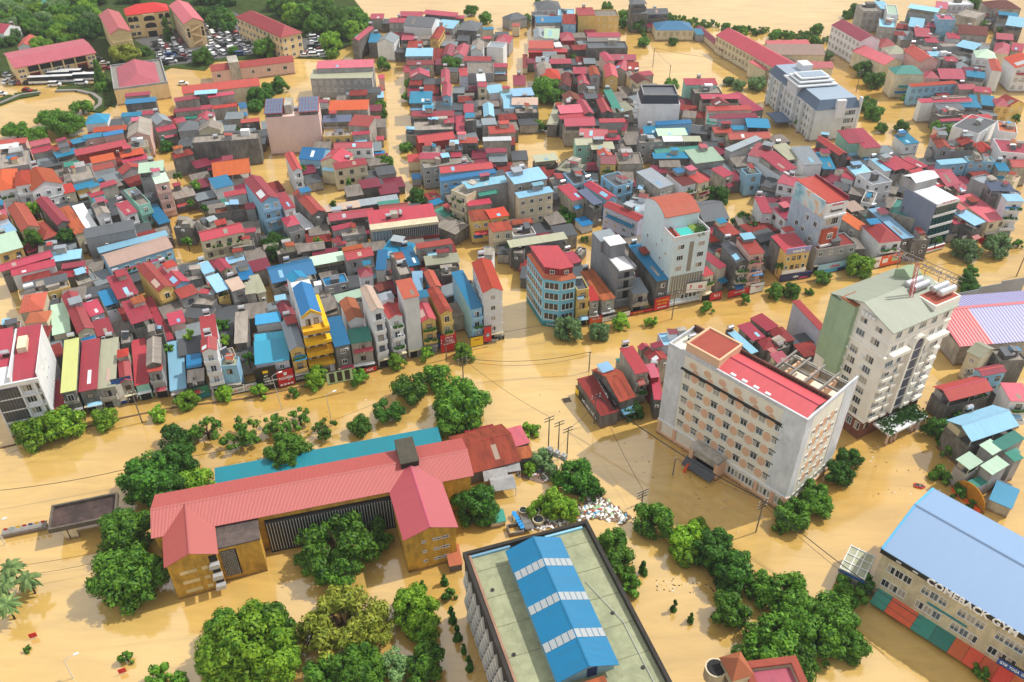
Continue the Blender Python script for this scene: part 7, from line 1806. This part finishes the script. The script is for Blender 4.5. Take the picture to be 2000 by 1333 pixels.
def boat(px, py, rz, col, label, L=3.2, name='boat'):
    t = thing(name, label, name, un(px, py, 0), rz); hull = MB(); P = [(-L/2, -.5), (L*.2, -.6), (L/2, 0), (L*.2, .6), (-L/2, .5)]; hull.prism(P, -.2, .35); part('hull', hull, INK[col], t); part('inside', MB().prism([(x*.85, y*.8) for x, y in P], .352, .37), INK['k'], t); part('bench', MB().box(-.2, .2, -.45, .45, .37, .46), WOODP, t)
t = thing('marker_buoy', 'bright orange marker leaning in the flood before the chequered portico', 'buoy', un(1336, 922, 0), .3); part('float', MB().tube([(0, 0, -.3), (.2, 0, .8), (.5, 0, 2.2)], [.35, .3, .1], 8), INK['o'], t); part('flag', MB().box(.3, 1.0, -.03, .03, 1.5, 2.2), INK['o'], t)
t = thing('pallet', 'dark pallet floating in the junction left of the helmet shop', 'pallet', un(1107, 782, .02), .3)
for k in range(4): part('slat', MB().box(-.9, .9, -.7+.38*k, -.42+.38*k, 0, .12), WOODP, t)
boat(1796, 951, -.3, 'r', 'small red boat adrift in the flooded yard before the gym hall', 2.2)
for k, (x, y) in enumerate(((67, 1247), (241, 1316))): t = thing('marker_sign', ['little red notice board standing in the campus water, further one', 'little red notice board standing in the campus water, nearer one'][k], 'sign', un(x, y, 0), .4); part('board', MB().box(-.6, .6, -.05, .05, .3, 1.4), INK['r'], t); part('stand', MB().box(-.05, .05, .05, .12, -1, 1.3), RAIL, t)
for k, (x, y, lb) in enumerate(((985, 940, 'grey tent roof nearest the rusty sheds'), (975, 975, 'grey tent roof in the middle of the row beside the big dark tree'), (960, 955, 'grey tent roof tucked beside the long school block'))): 
    t = thing('canopy_tent', lb, 'tent', un(x-14, y-14, 2.2), .2); part('canopy', MB().xprism([(0, 0), (2, 1.0), (4, 0), (4, -.08), (2, .9), (0, -.08)], 0, 5), wallm('g'), t)
    for sx in (.1, 4.9):
        for sy in (.1, 3.9): part('leg', MB().box(sx-.05, sx+.05, sy-.05, sy+.05, -3.5, -.05), RAIL, t)
t = thing('green_cabin', 'small cabin with sloping green roof under the big dark tree', 'cabin', un(958, 1033, 0), .25); part('wall', MB().box(0, 3, 0, 2.4, -1.5, 1.6), wallm('c'), t); part('roof', MB().xprism([(-.2, 1.6), (2.7, 2.0), (2.7, 1.9), (-.2, 1.5)], -.2, 3.2), roofm('T'), t)
t = thing('stone_trough', 'square open concrete tank beside the flat-roofed block', 'tank', un(995, 1050, 0), .25); q = MB(); q.box(0, 3, 0, .2, -1, 1); q.box(0, 3, 2.2, 2.4, -1, 1); q.box(0, .2, .2, 2.2, -1, 1); q.box(2.8, 3, .2, 2.2, -1, 1); part('wall', q, wallm('d'), t); part('ramp', MB().xprism([(0, 1.4), (5, .4), (5, .2), (0, 1.2)], 3.2, 5), wallm('d'), t)
t = thing('small_shed', 'tiny red-brown lean-to between the yellow wing and the louvre wall', 'shed', un(878, 1120, 0), .25); part('wall', MB().box(0.1, 2.4, .1, 3.9, -1.5, 1.9), wallm('d'), t); part('roof', MB().xprism([(-.1, 2.0), (4.1, 2.8), (4.1, 2.7), (-.1, 1.9)], 0, 2.6), roofm('E'), t)
# ------------------------------------------------------------------ labels of houses and trees
LM = {'chequered block': (1450, 820), 'cream hotel': (1740, 700), 'blue corner building': (1080, 555), 'red-vaulted white tower': (1325, 470), 'bare concrete block': (1190, 530), 'yellow-balconied tube house': (610, 640), 'left-edge white block': (45, 740), 'pink windowless block': (570, 255), 'orange-tiled villa': (55, 355), 'grey mansard office': (1590, 200), 'black-crowned block': (1285, 220), 'dark glass office': (1830, 430), 'billboard building': (1615, 400), 'blue-roofed gym hall': (1870, 1080), 'striped market hall': (1930, 620), 'orange-gabled house': (950, 560), 'cream blue-roofed block': (1010, 375), 'rose-roofed school block': (620, 960), 'blue shed on the flat roof': (1100, 1180), 'campus gate': (165, 1000), 'theatre hall': (100, 115), 'long red school': (1480, 110), 'white schoolhouse': (1665, 80), 'U-shaped campus office': (300, 50), 'hipped campus office': (525, 55), 'helmet shop': (1165, 770), 'rusty street sheds': (975, 850), 'stained black block': (440, 292), 'teal street canopy': (640, 890)}
ORD = ['closest', 'second closest', 'third closest', 'fourth closest', 'fifth closest', 'sixth closest', 'seventh closest', 'eighth closest', 'ninth closest', 'tenth closest', 'eleventh closest', 'twelfth closest', 'thirteenth closest', 'fourteenth closest']
ORD += [f'{n}th closest' for n in range(15, 90)]
def locate(items):
    grp = {}
    for it in items:
        x, y = it['c']; k, p = min(LM.items(), key=lambda kv: (kv[1][0]-x)**2 + 1.6*(kv[1][1]-y)**2); dx, dy = x-p[0], (y-p[1])*1.25
        d = ('right of' if dx > 0 else 'left of') if abs(dx) > abs(dy) else ('behind' if dy < 0 else 'in front of')
        it['lm'] = (k, d); it['dist'] = math.hypot(dx, dy); grp.setdefault((it['desc'], k, d), []).append(it)
    for (desc, k, d), L in grp.items():
        L.sort(key=lambda i: i['dist'])
        for n, it in enumerate(L):
            s = f'{desc}, {ORD[n] + " " if len(L) > 1 else ""}{d} the {k}'
            for cut in ('tall ', 'narrow ', 'long '):
                if len(s.replace(',', '').split()) > 16: s = s.replace(cut, '', 1)
            it['o']['label'] = s
RTW = {'g': 'gabled', 'e': 'gabled', 'h': 'hipped', 's': 'lean-to', 'f': 'flat', 'b': 'vaulted'}
for it in HOUSES:
    sz = 'low ' if it['nm'] == 'shed' else ('tall ' if it['h'] >= 10 else ('narrow ' if min(it['W'], it['D']) < 5 else ('long ' if max(it['W'], it['D']) > 20 else '')))
    wn = (WALL[it['wc']][1] + ' ') if it['wc'] else ''
    it['desc'] = f"{sz}{wn}{ {'shed': 'shed', 'tube_house': 'tube house', 'building': 'block', 'house': 'house'}[it['nm']]} with {ROOF[it['rc']][0+1]} {RTW[it['rt']]} roof"; it['o']['group'] = 'houses of the flooded town'
locate(HOUSES)
LKW = {'d': 'dark green', 'l': 'bright green', 'm': 'green', 'o': 'yellowish', 'g': 'grey-green', 'p': 'pale'}; SHW = {'round': 'bushy', 'spread': 'spreading', 'sparse': 'thin-leaved', 'cone': 'pointed'}
for it in TREES: it['desc'] = f"{'large ' if it['r'] > 7 else ('small ' if it['r'] < 2.6 else '')}{SHW[it['shape']]} {LKW[it['lk']]} {it['nm']}"; it['o']['group'] = 'trees standing in the flood'
locate(TREES)
for o in list(bpy.data.objects):
    if o.name not in COL.objects: bpy.data.objects.remove(o)

# ------------------------------------------------------------------ the farthest, smallest houses become one mass
def merge_small(keep=300):
    hs = [i for i in HOUSES if i['nm'] == 'house']
    for i in hs:
        p = i['o'].matrix_basis.translation; i['a'] = i['W']*(i['D']*.5 + i['h']*.7) / (p - Vector((0, 0, HC))).length**2
        x, y = i['c']
        if not (-15 < x < 2015 and -15 < y < 1350): i['a'] = 0
    hs.sort(key=lambda i: -i['a']); V, Fc, Mi, mats = [], [], [], {}
    for i in hs[keep:]:
        root = i['o']; st = [(root, root.matrix_basis.copy())]
        kids = {}
        for o in root.children_recursive: kids.setdefault(o.parent, []).append(o)
        while st:
            o, M = st.pop()
            for c in kids.get(o, []): st.append((c, M @ c.matrix_basis))
            if o.type == 'MESH':
                n0 = len(V); me = o.data; V += [tuple(M @ v.co) for v in me.vertices]; sl_ = [mats.setdefault(m.name, len(mats)) for m in me.materials]
                for p in me.polygons: Fc.append(tuple(n0 + k for k in p.vertices)); Mi.append(sl_[p.material_index])
        for o in list(root.children_recursive) + [root]: bpy.data.objects.remove(o)
    if not V: return
    me = bpy.data.meshes.new('distant_houses'); me.from_pydata(V, [], Fc)
    for n in mats: me.materials.append(bpy.data.materials[n])
    me.polygons.foreach_set('material_index', Mi); me.update()
    tag(link('distant_houses', me), 'farthest small houses packed together at the back of the flooded town', kind='stuff')
merge_small()
# ------------------------------------------------------------------ thin haze
hz = MB(); hz.box(-700, 700, -60, 1500, -1.2, 134); hm = bpy.data.materials.new('haze'); hm.use_nodes = True; ht = hm.node_tree; ht.nodes.clear()
ho = ht.nodes.new('ShaderNodeOutputMaterial'); hv = ht.nodes.new('ShaderNodeVolumePrincipled'); hv.inputs['Density'].default_value = HAZE; hv.inputs['Color'].default_value = (.93, .95, 1, 1); hv.inputs['Anisotropy'].default_value = .3
ht.links.new(hv.outputs[0], ho.inputs['Volume'])
if HAZE: tag(part('haze', hz, hm, None), 'thin humid haze over the town', kind='stuff')
